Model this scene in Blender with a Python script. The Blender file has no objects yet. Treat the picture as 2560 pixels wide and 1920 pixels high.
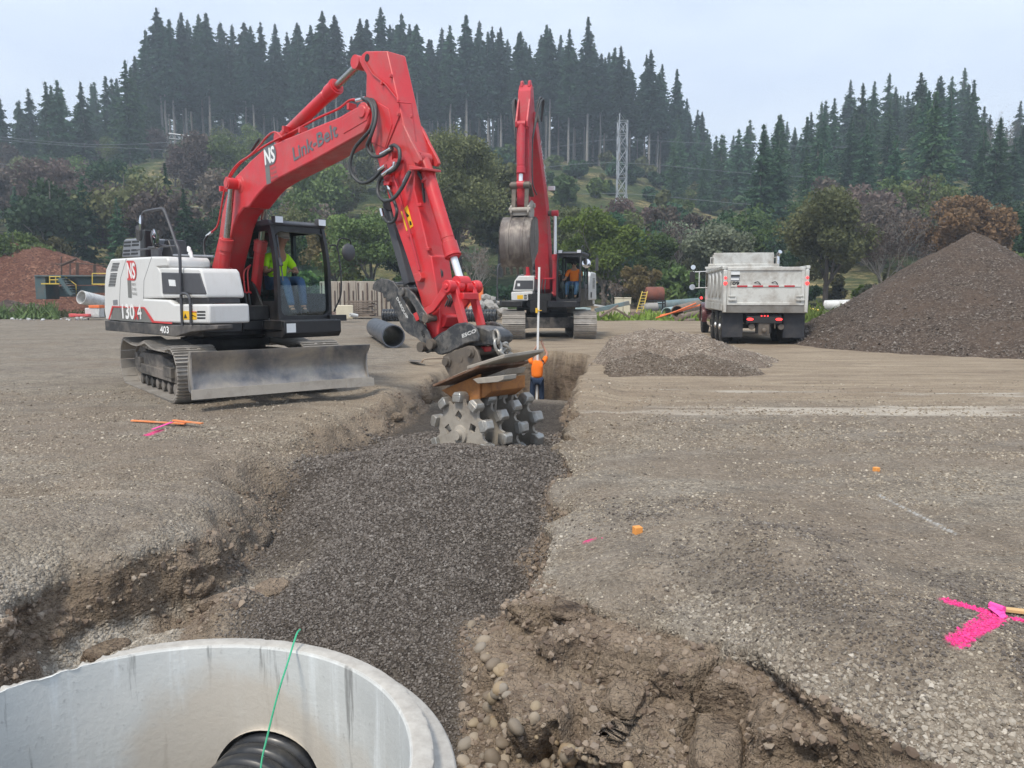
import bpy, math, random
import numpy as np
from math import radians as R, sin, cos, pi
from mathutils import Vector, Matrix
random.seed(7)
rng = np.random.default_rng(11)
# ---------------------------------------------------------------- camera, sky, sun, exposure
H = 1.55; TH = R(6.7); F = 1925.0
cam_d = bpy.data.cameras.new('camera'); cam = bpy.data.objects.new('camera', cam_d)
bpy.context.scene.collection.objects.link(cam); bpy.context.scene.camera = cam
cam.location = (0, 0, H); cam.rotation_euler = (R(90) - TH, 0, 0)
cam_d.sensor_width = 36; cam_d.lens = 36 * F / 2560; cam_d.clip_start = 0.05; cam_d.clip_end = 3000
SC = bpy.context.scene
SC.view_settings.view_transform = 'Standard'; SC.view_settings.look = 'None'
SC.view_settings.exposure = 0.52; SC.view_settings.gamma = 1
SC.cycles.max_bounces = 6; SC.cycles.diffuse_bounces = 3; SC.cycles.glossy_bounces = 3
SC.cycles.transmission_bounces = 6; SC.cycles.transparent_max_bounces = 12; SC.cycles.volume_bounces = 0
SC.cycles.caustics_reflective = False; SC.cycles.caustics_refractive = False
W = bpy.data.worlds.new('World'); SC.world = W; W.use_nodes = True
wn = W.node_tree.nodes; wl = W.node_tree.links
for n in list(wn): wn.remove(n)
wo = wn.new('ShaderNodeOutputWorld'); wb = wn.new('ShaderNodeBackground'); wb.inputs['Strength'].default_value = 0.1
sky = wn.new('ShaderNodeTexSky'); sky.sky_type = 'NISHITA'; sky.sun_disc = False
sky.sun_elevation = R(52); sky.sun_rotation = R(215); sky.air_density = 1.2; sky.dust_density = 2.5
tc = wn.new('ShaderNodeTexCoord'); mp = wn.new('ShaderNodeMapping'); mp.inputs['Scale'].default_value = (1, 1, 3.2)
nz = wn.new('ShaderNodeTexNoise'); nz.inputs['Scale'].default_value = 1.7; nz.inputs['Detail'].default_value = 5
nz.inputs['Roughness'].default_value = .55
cr = wn.new('ShaderNodeValToRGB')
cr.color_ramp.elements[0].position = .34; cr.color_ramp.elements[0].color = (5.3, 6.2, 7.9, 1)
cr.color_ramp.elements[1].position = .68; cr.color_ramp.elements[1].color = (7.1, 7.9, 9.0, 1)
mx = wn.new('ShaderNodeMix'); mx.data_type = 'RGBA'; mx.inputs[0].default_value = .93
wl.new(tc.outputs['Generated'], mp.inputs[0]); wl.new(mp.outputs[0], nz.inputs['Vector']); wl.new(nz.outputs['Fac'], cr.inputs[0])
wl.new(sky.outputs[0], mx.inputs[6]); wl.new(cr.outputs[0], mx.inputs[7]); wl.new(mx.outputs[2], wb.inputs['Color']); wl.new(wb.outputs[0], wo.inputs[0])
sd_ = bpy.data.lights.new('sun', 'SUN'); sun = bpy.data.objects.new('sun', sd_); SC.collection.objects.link(sun)
sd_.energy = 2.3; sd_.angle = R(11); sd_.color = (1, .92, .80)
# sun high, a little to the left and behind the camera
sun.rotation_euler = Vector((-0.35, -0.55, 1.0)).normalized().to_track_quat('Z', 'Y').to_euler()

# ---------------------------------------------------------------- helpers
def ray(px, py):
    xc = (px - 1280) / F; yc = (960 - py) / F
    return Vector((xc, cos(TH) + yc * sin(TH), -sin(TH) + yc * cos(TH)))
def atY(px, py, Y):
    r = ray(px, py); return Vector((r.x * Y / r.y, Y, H + r.z * Y / r.y))
def atZ(px, py, z=0.0):
    r = ray(px, py); t = (z - H) / r.z; return Vector((r.x * t, r.y * t, z))
class Frame:
    """a machine standing at C, heading along angle A"""
    def __init__(s, C, A):
        s.C = Vector((C[0], C[1], 0)); s.A = A; s.d = Vector((cos(A), sin(A), 0)); s.l = Vector((-sin(A), cos(A), 0))
    def L(s, px, py, off):
        r = ray(px, py); t = (off + s.C.dot(s.l)) / r.dot(s.l); w = r * t - s.C
        return (w.dot(s.d), H + r.z * t)
    def X(s, px, py, x):
        r = ray(px, py); t = (x + s.C.dot(s.d)) / r.dot(s.d); w = r * t - s.C
        return (w.dot(s.l), H + r.z * t)
def crop(x0, y0, k): return lambda u, v: (x0 + u * k, y0 + v * k)
c1 = crop(240, 100, .45208); c2 = crop(880, 300, .24112); c3 = crop(260, 520, .20494); c4 = crop(600, 520, .20492)
c5 = crop(1180, 200, .42185); c6 = crop(840, 700, .19892); c7 = crop(880, 640, .32556); ct = crop(1660, 600, .19892)
ov = crop(0, 0, 1.15732)

def tag(o, label=None, cat=None, group=None, kind=None):
    if label: o['label'] = label
    if cat: o['category'] = cat
    if group: o['group'] = group
    if kind or cat: o['kind'] = kind or 'thing'
    return o
def empty(name, loc=(0, 0, 0), rz=0, parent=None):
    o = bpy.data.objects.new(name, None); SC.collection.objects.link(o); o.location = loc; o.rotation_euler = (0, 0, rz)
    o.empty_display_size = .2
    if parent: o.parent = parent
    return o
class MB:
    def __init__(s): s.v = []; s.f = []; s.m = []; s.mi = 0; s.g = []
    def add(s, vs, fs):
        b = len(s.v); s.g.append((b, len(s.f))); s.v += [tuple(v) for v in vs]; s.f += [tuple(i + b for i in f) for f in fs]; s.m += [s.mi] * len(fs); return s
    def hexa(s, p):  # 8 corners: bottom ring 0-3, top ring 4-7
        return s.add(p, [(3, 2, 1, 0), (4, 5, 6, 7), (0, 1, 5, 4), (1, 2, 6, 5), (2, 3, 7, 6), (3, 0, 4, 7)])
    def box(s, x0, x1, y0, y1, z0, z1):
        return s.hexa([(x0, y0, z0), (x1, y0, z0), (x1, y1, z0), (x0, y1, z0), (x0, y0, z1), (x1, y0, z1), (x1, y1, z1), (x0, y1, z1)])
    def obox(s, c, sz, m):
        c = Vector(c); a, b, h = [v / 2 for v in sz]
        return s.hexa([c + m @ Vector(q) for q in [(-a, -b, -h), (a, -b, -h), (a, b, -h), (-a, b, -h), (-a, -b, h), (a, -b, h), (a, b, h), (-a, b, h)]])
    def prism(s, poly, a0, a1, axis='y', poly2=None):
        poly2 = poly2 or poly; n = len(poly)
        def P(p, a):
            return {'y': (p[0], a, p[1]), 'x': (a, p[0], p[1]), 'z': (p[0], p[1], a)}[axis]
        vs = [P(p, a0) for p in poly] + [P(p, a1) for p in poly2]
        fs = [tuple(range(n)), tuple(reversed(range(n, 2 * n)))] + [(i, i + n, (i + 1) % n + n, (i + 1) % n) for i in range(n)]
        return s.add(vs, fs)
    def tube(s, pts, r, n=8, cap=True):
        pts = [Vector(p) for p in pts]; k = len(pts); rr = r if hasattr(r, '__len__') else [r] * k
        vs = []; prev = None
        for i, p in enumerate(pts):
            t = (pts[min(i + 1, k - 1)] - pts[max(i - 1, 0)])
            t = t.normalized() if t.length > 1e-9 else Vector((0, 0, 1))
            if prev is None:
                a = t.cross(Vector((0, 0, 1)))
                if a.length < .2: a = t.cross(Vector((0, 1, 0)))
            else: a = prev - t * prev.dot(t)
            a.normalize(); prev = a; b = t.cross(a)
            for j in range(n):
                w = 2 * pi * j / n; vs.append(p + (a * cos(w) + b * sin(w)) * rr[i])
        fs = [(i * n + j, i * n + (j + 1) % n, (i + 1) * n + (j + 1) % n, (i + 1) * n + j) for i in range(k - 1) for j in range(n)]
        if cap: fs += [tuple(reversed(range(n))), tuple(range((k - 1) * n, k * n))]
        return s.add(vs, fs)
    def cyl(s, p0, p1, r0, r1=None, n=16): return s.tube([p0, p1], [r0, r0 if r1 is None else r1], n)
    def lathe(s, prof, p0, d, n=24, cap=True):
        """prof: (distance along d, radius)"""
        p0 = Vector(p0); d = Vector(d).normalized(); a = d.cross(Vector((0, 0, 1)))
        if a.length < .1: a = d.cross(Vector((0, 1, 0)))
        a.normalize(); b = d.cross(a); vs = []
        for t, r in prof:
            for j in range(n): w = 2 * pi * j / n; vs.append(p0 + d * t + (a * cos(w) + b * sin(w)) * r)
        k = len(prof); fs = [(i * n + j, i * n + (j + 1) % n, (i + 1) * n + (j + 1) % n, (i + 1) * n + j) for i in range(k - 1) for j in range(n)]
        if cap: fs += [tuple(reversed(range(n))), tuple(range((k - 1) * n, k * n))]
        return s.add(vs, fs)
    def beam(s, p0, p1, w, h, up=(0, 0, 1)):
        p0 = Vector(p0); p1 = Vector(p1); t = (p1 - p0); L = t.length; t.normalize(); u = Vector(up); sd = t.cross(u)
        if sd.length < .05: sd = t.cross(Vector((1, 0, 0)))
        sd.normalize(); u = sd.cross(t)
        m = Matrix((t, -sd, u)).transposed()
        return s.obox((p0 + p1) / 2, (L, w, h), m)
    def build_each(s, name, mats, parent=None, k=1, **kw):
        out = []; g = s.g + [(len(s.v), len(s.f))]
        for i in range(0, len(s.g), k):
            (v0, f0), (v1, f1) = g[i], g[min(i + k, len(s.g))]; q = MB(); q.v = s.v[v0:v1]; q.f = [tuple(a - v0 for a in f) for f in s.f[f0:f1]]; q.m = s.m[f0:f1]; out.append(q.build(name, mats, parent, **kw))
        return out
    def build(s, name, mats, parent=None, smooth=0, bevel=0, seg=2):
        me = bpy.data.meshes.new(name); me.from_pydata(s.v, [], s.f)
        if not isinstance(mats, (list, tuple)): mats = [mats]
        for m in mats: me.materials.append(m)
        if len(mats) > 1: me.polygons.foreach_set('material_index', s.m)
        me.update()
        import bmesh
        bm = bmesh.new(); bm.from_mesh(me); bmesh.ops.recalc_face_normals(bm, faces=bm.faces); bm.to_mesh(me); bm.free()
        if smooth:
            me.polygons.foreach_set('use_smooth', [True] * len(me.polygons)); me.set_sharp_from_angle(angle=R(smooth))
        o = bpy.data.objects.new(name, me); SC.collection.objects.link(o)
        if parent: o.parent = parent
        if bevel:
            b = o.modifiers.new('bevel', 'BEVEL'); b.width = bevel; b.segments = seg; b.limit_method = 'ANGLE'; b.angle_limit = R(35)
            b.harden_normals = False
            if not smooth:
                me.polygons.foreach_set('use_smooth', [True] * len(me.polygons)); me.set_sharp_from_angle(angle=R(25))
        return o
def spline(pts, n=8):
    """Catmull-Rom through 3-D points"""
    P = [Vector(p) for p in pts]; P = [P[0] * 2 - P[1]] + P + [P[-1] * 2 - P[-2]]; out = []
    for i in range(1, len(P) - 2):
        for j in range(n):
            t = j / n; a, b, c, d = P[i - 1], P[i], P[i + 1], P[i + 2]
            out.append(.5 * ((2 * b) + (c - a) * t + (2 * a - 5 * b + 4 * c - d) * t * t + (3 * b - a - 3 * c + d) * t ** 3))
    out.append(P[-2]); return out

# ---------------------------------------------------------------- materials
def newmat(name):
    m = bpy.data.materials.new(name); m.use_nodes = True; nt = m.node_tree; nt.nodes.clear()
    o = nt.nodes.new('ShaderNodeOutputMaterial'); b = nt.nodes.new('ShaderNodeBsdfPrincipled'); nt.links.new(b.outputs[0], o.inputs[0])
    return m, nt, b, o
def N(nt, typ, **kw):
    n = nt.nodes.new(typ)
    for k, v in kw.items():
        if k.startswith('i_'):
            key = k[2:]; n.inputs[int(key) if key.isdigit() else key.replace('_', ' ')].default_value = v
        else: setattr(n, k, v)
    return n
def mixc(nt, fac, a, b, mode='MIX'):
    m = N(nt, 'ShaderNodeMix', data_type='RGBA', blend_type=mode)
    for sock, v in ((0, fac), (6, a), (7, b)):
        if hasattr(v, 'links') or hasattr(v, 'is_linked'): nt.links.new(v, m.inputs[sock])
        elif sock == 0: m.inputs[0].default_value = v
        else: m.inputs[sock].default_value = (*v, 1) if len(v) == 3 else v
    return m.outputs[2]
def ramp(nt, src, stops):
    r = N(nt, 'ShaderNodeValToRGB'); nt.links.new(src, r.inputs[0]); el = r.color_ramp.elements
    while len(el) < len(stops): el.new(.5)
    for e, (p, c) in zip(el, stops):
        e.position = p; e.color = (*c, 1) if hasattr(c, '__len__') else (c, c, c, 1)
    return r.outputs[0]
def noise(nt, vec, scale, detail=4, rough=.55, dist=0):
    n = N(nt, 'ShaderNodeTexNoise', i_Scale=scale, i_Detail=detail, i_Roughness=rough, i_Distortion=dist); nt.links.new(vec, n.inputs['Vector']); return n.outputs['Fac']
def mapping(nt, vec, scale):
    m = N(nt, 'ShaderNodeMapping'); m.inputs['Scale'].default_value = scale; nt.links.new(vec, m.inputs[0]); return m.outputs[0]
def bumpn(nt, h, strength, dist, bsdf, normal=None):
    b = N(nt, 'ShaderNodeBump', i_Strength=strength, i_Distance=dist); nt.links.new(h, b.inputs['Height'])
    if normal: nt.links.new(normal, b.inputs['Normal'])
    nt.links.new(b.outputs[0], bsdf.inputs['Normal']); return b.outputs[0]
def mat(name, col, rough=.5, metal=0, var=.12, dirt=None, damt=.4, dscale=2.5, streak=False, bump=.0, bscale=40, coat=0, rvar=.12):
    """painted / metal / plastic surface with tonal variation, dirt patches and roughness variation"""
    m, nt, b, o = newmat(name); tcn = N(nt, 'ShaderNodeTexCoord'); v = tcn.outputs['Object']
    n1 = noise(nt, v, 1.7, 5, .6)
    c = mixc(nt, ramp(nt, n1, [(.3, 0), (.7, 1)]), tuple(x * (1 - var) for x in col), tuple(min(1, x * (1 + var)) for x in col))
    if dirt:
        vv = mapping(nt, v, (3, 3, .35)) if streak else v
        n2 = noise(nt, vv, dscale, 8, .68, .3)
        c = mixc(nt, ramp(nt, n2, [(.62 - damt * .35, 0), (.72 - damt * .15, damt * 1.3 if damt < .75 else 1)]), c, dirt)
    nt.links.new(c, b.inputs['Base Color']); b.inputs['Metallic'].default_value = metal
    n3 = noise(nt, v, 6, 6, .65)
    nt.links.new(ramp(nt, n3, [(.3, max(0, rough - rvar)), (.7, min(1, rough + rvar))]), b.inputs['Roughness'])
    if coat: b.inputs['Coat Weight'].default_value = coat; b.inputs['Coat Roughness'].default_value = .12
    if bump: bumpn(nt, noise(nt, v, bscale, 5, .6), bump, .01, b)
    return m
def glass_mat(name, tint=(.75, .88, .84), a=.22):
    m, nt, b, o = newmat(name); nt.nodes.remove(b)
    t = N(nt, 'ShaderNodeBsdfTransparent'); t.inputs[0].default_value = (*tint, 1); g = N(nt, 'ShaderNodeBsdfGlossy', i_Roughness=.03)
    lw = N(nt, 'ShaderNodeLayerWeight', i_Blend=.25); fr = N(nt, 'ShaderNodeMath', operation='POWER'); nt.links.new(lw.outputs['Facing'], fr.inputs[0]); fr.inputs[1].default_value = 3
    add = N(nt, 'ShaderNodeMath', operation='MULTIPLY_ADD'); nt.links.new(fr.outputs[0], add.inputs[0]); add.inputs[1].default_value = .35; add.inputs[2].default_value = a * .2; mxs = N(nt, 'ShaderNodeMixShader')
    nt.links.new(add.outputs[0], mxs.inputs[0]); nt.links.new(t.outputs[0], mxs.inputs[1]); nt.links.new(g.outputs[0], mxs.inputs[2])
    nt.links.new(mxs.outputs[0], o.inputs[0]); return m

# ---------------------------------------------------------------- numpy noise
def _h(ix, iy, iz, s):
    n = (ix.astype(np.int64) * 374761393 + iy.astype(np.int64) * 668265263 + iz.astype(np.int64) * 2147483647 + s * 974634777) & 0xffffffff
    n = ((n ^ (n >> 13)) * 1274126177) & 0xffffffff; n = ((n ^ (n >> 16)) * 2246822519) & 0xffffffff
    return ((n ^ (n >> 15)) & 0xffffff) / float(0xffffff)
def vn(x, y, z=None, s=0):
    if z is None: z = np.zeros_like(x)
    ix, iy, iz = np.floor(x), np.floor(y), np.floor(z); fx, fy, fz = x - ix, y - iy, z - iz
    fx, fy, fz = [f * f * (3 - 2 * f) for f in (fx, fy, fz)]; r = 0
    for a in (0, 1):
        for b in (0, 1):
            for c in (0, 1):
                r = r + _h(ix + a, iy + b, iz + c, s) * (fx if a else 1 - fx) * (fy if b else 1 - fy) * (fz if c else 1 - fz)
    return r * 2 - 1
def fbm(x, y, z=None, o=4, s=0):
    r = 0; a = .5
    for i in range(o):
        r = r + a * vn(x, y, z, s + i * 17); x = x * 2.03 + 5.1; y = y * 2.03 + 3.7; z = None if z is None else z * 2.03 + 1.3; a *= .5
    return r
def sstep(a, b, x):
    t = np.clip((x - a) / (b - a), 0, 1); return t * t * (3 - 2 * t)
# ---------------------------------------------------------------- the yard, trench and pit
RIM = np.array([(1.5, .9), (1.72, 1.5), (1.66, 2.2), (1.50, 2.62), (1.30, 2.98), (1.12, 3.38), (.90, 3.80), (.46, 4.05), (.24, 4.45), (.20, 4.9), (.36, 5.95), (.50, 7.3), (.69, 9.6), (.97, 12),
    (1.75, 17.7), (2.0, 20.2), (1.3, 21.6), (0.0, 21.9), (-1.0, 21.0), (-1.36, 16), (-1.62, 12.6), (-1.9, 10.9), (-2.26, 9.3), (-2.4, 7.4), (-2.15, 5.9), (-2.35, 5.25), (-2.85, 4.85),
    (-2.95, 4.2), (-3.2, 3.2), (-3.3, 2), (-3, 1.0), (-2, .5), (-.5, .4), (.6, .5)])
def edge_dist(x, y):
    """signed distance to the rim (negative inside) and the outward direction"""
    best = np.full(x.shape, 1e9); gx = np.zeros_like(x); gy = np.zeros_like(x); ins = np.zeros(x.shape, bool)
    for i in range(len(RIM)):
        a = RIM[i]; b = RIM[(i + 1) % len(RIM)]; d = b - a; L = d @ d
        t = np.clip(((x - a[0]) * d[0] + (y - a[1]) * d[1]) / L, 0, 1)
        qx = x - (a[0] + t * d[0]); qy = y - (a[1] + t * d[1]); q = np.hypot(qx, qy); m = q < best
        best = np.where(m, q, best); gx = np.where(m, qx, gx); gy = np.where(m, qy, gy)
        c = ((a[1] > y) != (b[1] > y)) & (x < (b[0] - a[0]) * (y - a[1]) / ((b[1] - a[1]) if b[1] != a[1] else 1e-9) + a[0]); ins ^= c
    sg = np.where(ins, -1, 1); bb = np.maximum(best, 1e-6)
    return best * sg, gx / bb * sg, gy / bb * sg
def interp(y, pts):
    p = np.array(pts); return np.interp(y, p[:, 0], p[:, 1])
def gauss(x, y, cx, cy, sx, sy, a=0):
    c, s = cos(a), sin(a); u = (x - cx) * c + (y - cy) * s; v = -(x - cx) * s + (y - cy) * c
    return np.exp(-(u / sx) ** 2 - (v / sy) ** 2)
def terrain(x, y):
    """world position and material weights of the ground above plan point x, y"""
    sd, gx, gy = edge_dist(x, y); far = sstep(9, 14, y)
    jag = fbm(x * 2.2, y * 2.2, o=4, s=3) * .30 * (1 - .4 * far); sd = sd + jag * sstep(.9, .1, np.abs(sd))
    leftbank = sstep(-.3, -1.2, x) * sstep(5.0, 6.2, y) * (1 - far * .6)
    front = sstep(5.2, 4.4, y) * sstep(-.6, -.1, x); c = .20 + .9 * leftbank + .62 * front; B = .5
    k = np.where(np.abs(sd) < B, c + (1 - c) * np.abs(sd) / B, 1); sn = sd * k
    px = x + gx * (sn - sd); py = y + gy * (sn - sd)
    # outside: the yard
    z = .03 * fbm(x * .5, y * .5, s=5) + .012 * fbm(x * 2.3, y * 2.3, s=9) * sstep(30, 8, y) + .006 * fbm(x * 9, y * 9, s=12) * sstep(12, 4, y)
    z = z + .012 * fbm(x * .35, y * 3.2, s=21) * sstep(6, 9, y) * sstep(40, 20, y)
    z = z + .028 * fbm(x * .25, y * 5.5, o=3, s=22) * sstep(8.5, 10.5, y) * sstep(24, 16, y) * sstep(.5, 1.6, x)
    z = z + .17 * gauss(x, y, 1.55, 4.35, .42, .75, .5) + .10 * gauss(x, y, 1.7, 3.2, .5, .5) + .08 * gauss(x, y, 2.3, 2.9, .6, .3, -.6)
    z = z + .13 * gauss(x, y, .95, 10.4, .3, 1.5, -.12) + .07 * gauss(x, y, 1.9, 8.6, .7, .22, .3) + .06 * gauss(x, y, 3.4, 8.9, .9, .2, .15) + .05 * gauss(x, y, 2.7, 8.0, .8, .15, -.15)
    z = z + .20 * gauss(x, y, 1.35, 12.3, .35, 1.4, -.2) + .13 * gauss(x, y, -1.95, 11.9, .35, 1.0, .3) + .10 * gauss(x, y, -1.5, 14.2, .3, 1.2, .1)
    z = z + .07 * gauss(x, y, .62, 8.3, .16, 1.6, -.15) + .06 * gauss(x, y, 2.0, 11.9, .5, .3)
    z = z - .12 * sstep(.5, .0, sd) * (1 - far) - .05 * sstep(1.2, .2, sd)
    z = z + .05 * gauss(x, y, -3.4, 5.2, .4, .5) - .10 * gauss(x, y, -2.9, 4.6, .35, .45) - .05 * gauss(x, y, -3.7, 6.0, 1.2, .18, -.1)
    z = z + sstep(45, 70, y) * .6 * (1 + fbm(x * .1, y * .1, s=2))
    zo = z
    # inside: backfill, pit floor and the far hole
    zc = interp(y, [(0, -1.35), (2.2, -1.25), (3.1, -.98), (3.7, -.74), (4.2, -.55), (5, -.36), (6, -.17), (7, -.04), (7.7, .0), (8.3, -.10), (9.0, -.34), (10.3, -.34), (12, -.33), (13.3, -.26), (14.4, -1.75), (22, -1.95)])
    xm = interp(y, [(3, -.6), (5, -.75), (7, -.8), (9, -.7), (12, -.3), (17, .2), (22, .6)])
    zc = zc - .34 * np.clip((xm - x) / 1.1, 0, 1.3) ** 2 * sstep(4.6, 6.0, y) * (.25 + .75 * sstep(8.2, 7.0, y)) - .26 * np.clip((x - xm) / 1.1, 0, 1.3) ** 2 * sstep(4.2, 5.2, y) * (.15 + .85 * sstep(8.3, 7.2, y))
    zc = zc + .035 * fbm(x * 1.6, y * 1.6, s=31) + .015 * fbm(x * 6, y * 6, s=32)
    lf = sstep(-1.25, -1.75, x + .25 * fbm(x * 1.3, y * 1.3, s=40) + .35 * sstep(4.6, 3.4, y) * -1 + .1) * sstep(6.3, 5.2, y)
    zl = -.53 - .20 * np.exp(-((sd + .42) / .16) ** 2) + .06 * fbm(x * 2, y * 2, s=41) + .03 * fbm(x * 7, y * 7, s=42) + .22 * gauss(x, y, -1.75, 4.75, .22, .3) - .55 * sstep(2.9, 1.6, y)
    zl = zl - .22 * gauss(x, y, -1.45, 4.95, .16, .14)
    zi = zc * (1 - lf) + zl * lf
    mring = np.hypot(x + 1.24, y - 2.33)
    zi = np.where(mring < 1.06, np.minimum(zi, -2.4), zi)
    t = sstep(-.26, .26, sd); tl = np.clip((sd + .30) / .36, 0, 1); tl = tl + .07 * np.sin(tl * 19 + 5 * fbm(x * 1.5, y * 1.5, s=48)) * tl * (1 - tl) * 3; t = np.clip(tl + (t - tl) * leftbank, 0, 1)
    fr_ = sstep(4.75, 4.25, y + .3 * fbm(x * 2, y * 2, s=46)) * sstep(-.5, .1, x); sj = sd + .13 * fbm(x * 2.6, y * 2.6, o=5, s=47) + .10 * np.abs(fbm(x * 1.4, y * 1.4, s=45))
    tf_ = np.interp(sj, [-.86, -.66, -.55, -.49, -.30, -.22, -.06, .01], [0, .07, .14, .48, .56, .84, .90, 1]); t = t + (tf_ - t) * fr_; wall = 4 * t * (1 - t)
    z = zi + (zo - zi) * t
    depth = np.clip(zo - zi, 0, 1.5)
    # chunky wall surface: push in and out along the outward direction
    q = 3.0; n3 = fbm(x * q, y * q, z * 4.2, o=5, s=50) + .35 * (1 - np.abs(fbm(x * 2.2, y * 2.2, z * 5, o=3, s=57)) * 3)
    amp = wall * np.minimum(depth, .9) * .40 * (1 - .5 * leftbank)
    n3f = fbm(x * 1.7, y * 1.7, z * 2.6, o=6, s=52) * 1.5; n3 = n3 + (n3f - .3 * n3) * fr_; amp = amp * (1 + .35 * fr_)
    z = z - .22 * fr_ * np.clip(wall * 2, 0, 1) * sstep(.07, .0, np.abs(fbm(x * 1.5 + .4 * z, y * 1.5, o=3, s=53))) * depth
    px = px - gx * amp * n3; py = py - gy * amp * n3; z = z - .20 * wall * np.abs(fbm(x * 5, y * 5, z * 6, o=3, s=60)) * depth
    dark = (1 - t) ** 1.4 * (1 - lf) * sstep(13.3, 12.6, y) * sstep(-.9, -.55, sd * -1 * -1 - 0) if False else np.clip((1 - sstep(-.24, .05, sd)) * (1 - lf) * sstep(13.6, 12.6, y), 0, 1)
    dirt = np.clip(wall * 2.6 * sstep(.04, .2, depth) * (1 - .8 * sstep(.80, .98, t) * (y < 8)) + sstep(13.0, 14.5, y) * (1 - t), 0, 1)
    dirt = dirt * (1 - .55 * leftbank)
    patch = sstep(.02, .30, fbm(x * .55 + 3, y * 1.3, s=75) + .35 * fbm(x * 2.6, y * 3.5, s=76)) * (t > .55) * sstep(2.0, 2.6, y)
    patch = np.maximum(patch, .8 * np.clip(gauss(x, y, 1.6, 4.3, .55, .8, .5) + gauss(x, y, 1.9, 3.2, .6, .45), 0, 1) * (t > .9)); dirt = np.maximum(dirt, patch * .38)
    dirt = np.maximum(dirt, .75 * (t > .9) * np.clip(gauss(x, y, 4.0, 12.75, 2.6, .16) + gauss(x, y, 3.6, 13.2, 2.4, .10) + gauss(x, y, 3.0, 9.1, 1.6, .10, .1), 0, 1) * sstep(-.2, .2, fbm(x * 1.1, y * 8, s=77) + .1))
    trk = np.zeros_like(x)
    for y0_, sl_, x0_, x1_ in ((11.3, .06, 1.8, 14), (11.75, .06, 1.8, 14), (14.0, .10, 3.5, 16), (14.6, .10, 3.5, 16), (9.55, -.03, 2.0, 9), (7.3, .12, 3.0, 8), (16.4, -.12, 4, 9), (19.5, .2, 3, 8), (6.6, -.02, -7, -3.2), (9.0, .05, -9, -3.6), (17.5, .02, -12, -2), (18.3, .03, -12, -2)):
        trk = np.maximum(trk, np.exp(-((y - y0_ - sl_ * x - .12 * np.sin(x * .5 + y0_)) / .11) ** 2) * sstep(x0_, x0_ + 1, x) * sstep(x1_, x1_ - 2, x))
    trk = trk * sstep(-.45, .15, fbm(x * .9, y * 2, s=78)) * (t > .95); dirt = np.maximum(dirt, .55 * trk); z = z - .025 * trk * (.7 + .3 * np.sin(x * 42 + 8 * y))
    dirt = np.maximum(dirt, lf * (1 - t) * sstep(.02, .2, fbm(x * 1.8, y * 1.8, s=71)) * .9)
    drk2 = np.clip(gauss(x, y, 1.75, 4.0, .55, .95, .45) + .8 * gauss(x, y, 2.3, 3.0, .7, .55, .2) + .6 * gauss(x, y, 1.1, 5.2, .35, .8), 0, 1) * sstep(-.25, .25, fbm(x * 1.6, y * 1.6, s=111) + .12) * (t > .95); dark = np.maximum(dark, .62 * drk2)
    pale = sstep(.42, .62, gauss(x, y, 4.4, 10.2, 4.2, .55, .04) * .74 + gauss(x, y, 6.5, 12.0, 5, .5, 0) * .5 + gauss(x, y, -4.2, 6.25, 1.3, .16, -.06) * .62 + .55 * fbm(x * .45, y * 4, s=80) + .06) * (t > .5)
    pale = pale * sstep(-.3, .25, fbm(x * .7, y * 7, s=81) + .2)
    tan = np.clip(sstep(9.2, 12, y + 1.6 * fbm(x * .5, y * 1.2, s=90)) * sstep(-2.2, 1.0, x + .15 * (y - 10)) + sstep(1.3, .5, np.abs(sd)) * sstep(7, 10, y) * .6, 0, 1) * (t > .3)
    cobz = sstep(-1.15, -1.0, sd + .1 * fbm(x * 4, y * 4, s=98)) * sstep(.0, -.04, sd) * sstep(4.7, 4.5, y) * sstep(-.32, -.2, x); dirt = np.maximum(dirt, cobz); dark = dark * (1 - cobz)
    lightg = lf * (1 - t) * (1 - dirt)
    light_rim = sstep(.34, .10, np.abs(sd - .16 + .12 * fbm(x * 2, y * 2, s=97))) * sstep(7, 4, y) * sstep(-.05, .25, fbm(x * 1.7, y * 1.7, s=95) + .1) * (t > .6)
    lightg = np.clip(lightg + light_rim * .5 * (1 - drk2), 0, 1)
    return px, py, z, np.stack([dark, dirt, pale, tan], -1), lightg, sd
def seg_d(x, y, a, b):
    a = np.array(a[:2]); b = np.array(b[:2]); d = b - a; t = np.clip(((x - a[0]) * d[0] + (y - a[1]) * d[1]) / (d @ d), 0, 1); return np.hypot(x - a[0] - t * d[0], y - a[1] - t * d[1])
def G(u, v): return atZ(*ov(u, v), 0)
PINK = [((2052, 1322), (2150, 1340), .05), ((2150, 1345), (2110, 1400), .055), ((2110, 1400), (2065, 1425), .05), ((2195, 1350), (2230, 1352), .03), ((318, 938), (345, 928), .05), ((1290, 1146), (1305, 1146), .02)]
def paint(x, y):
    p = np.zeros_like(x)
    for a, b, w in PINK: p = np.maximum(p, sstep(w * 1.25, w * .35, seg_d(x, y, G(*a), G(*b)) + .018 * fbm(x * 30, y * 30, o=3, s=120)))
    w_ = sstep(.030, .006, seg_d(x, y, G(1898, 1066), G(2065, 1155)) + .02 * fbm(x * 25, y * 25, o=3, s=121) + .01); return p, w_ * .9
def grid_mesh(name, X, Y, Z, mats, attrs=(), smooth=True):
    r, c = X.shape; v = np.stack([X, Y, Z], -1).reshape(-1, 3).astype(np.float32)
    i = np.arange(r * c).reshape(r, c); f = np.stack([i[:-1, :-1], i[:-1, 1:], i[1:, 1:], i[1:, :-1]], -1).reshape(-1, 4)
    return raw_mesh(name, v, f, mats, attrs, smooth)
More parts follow.
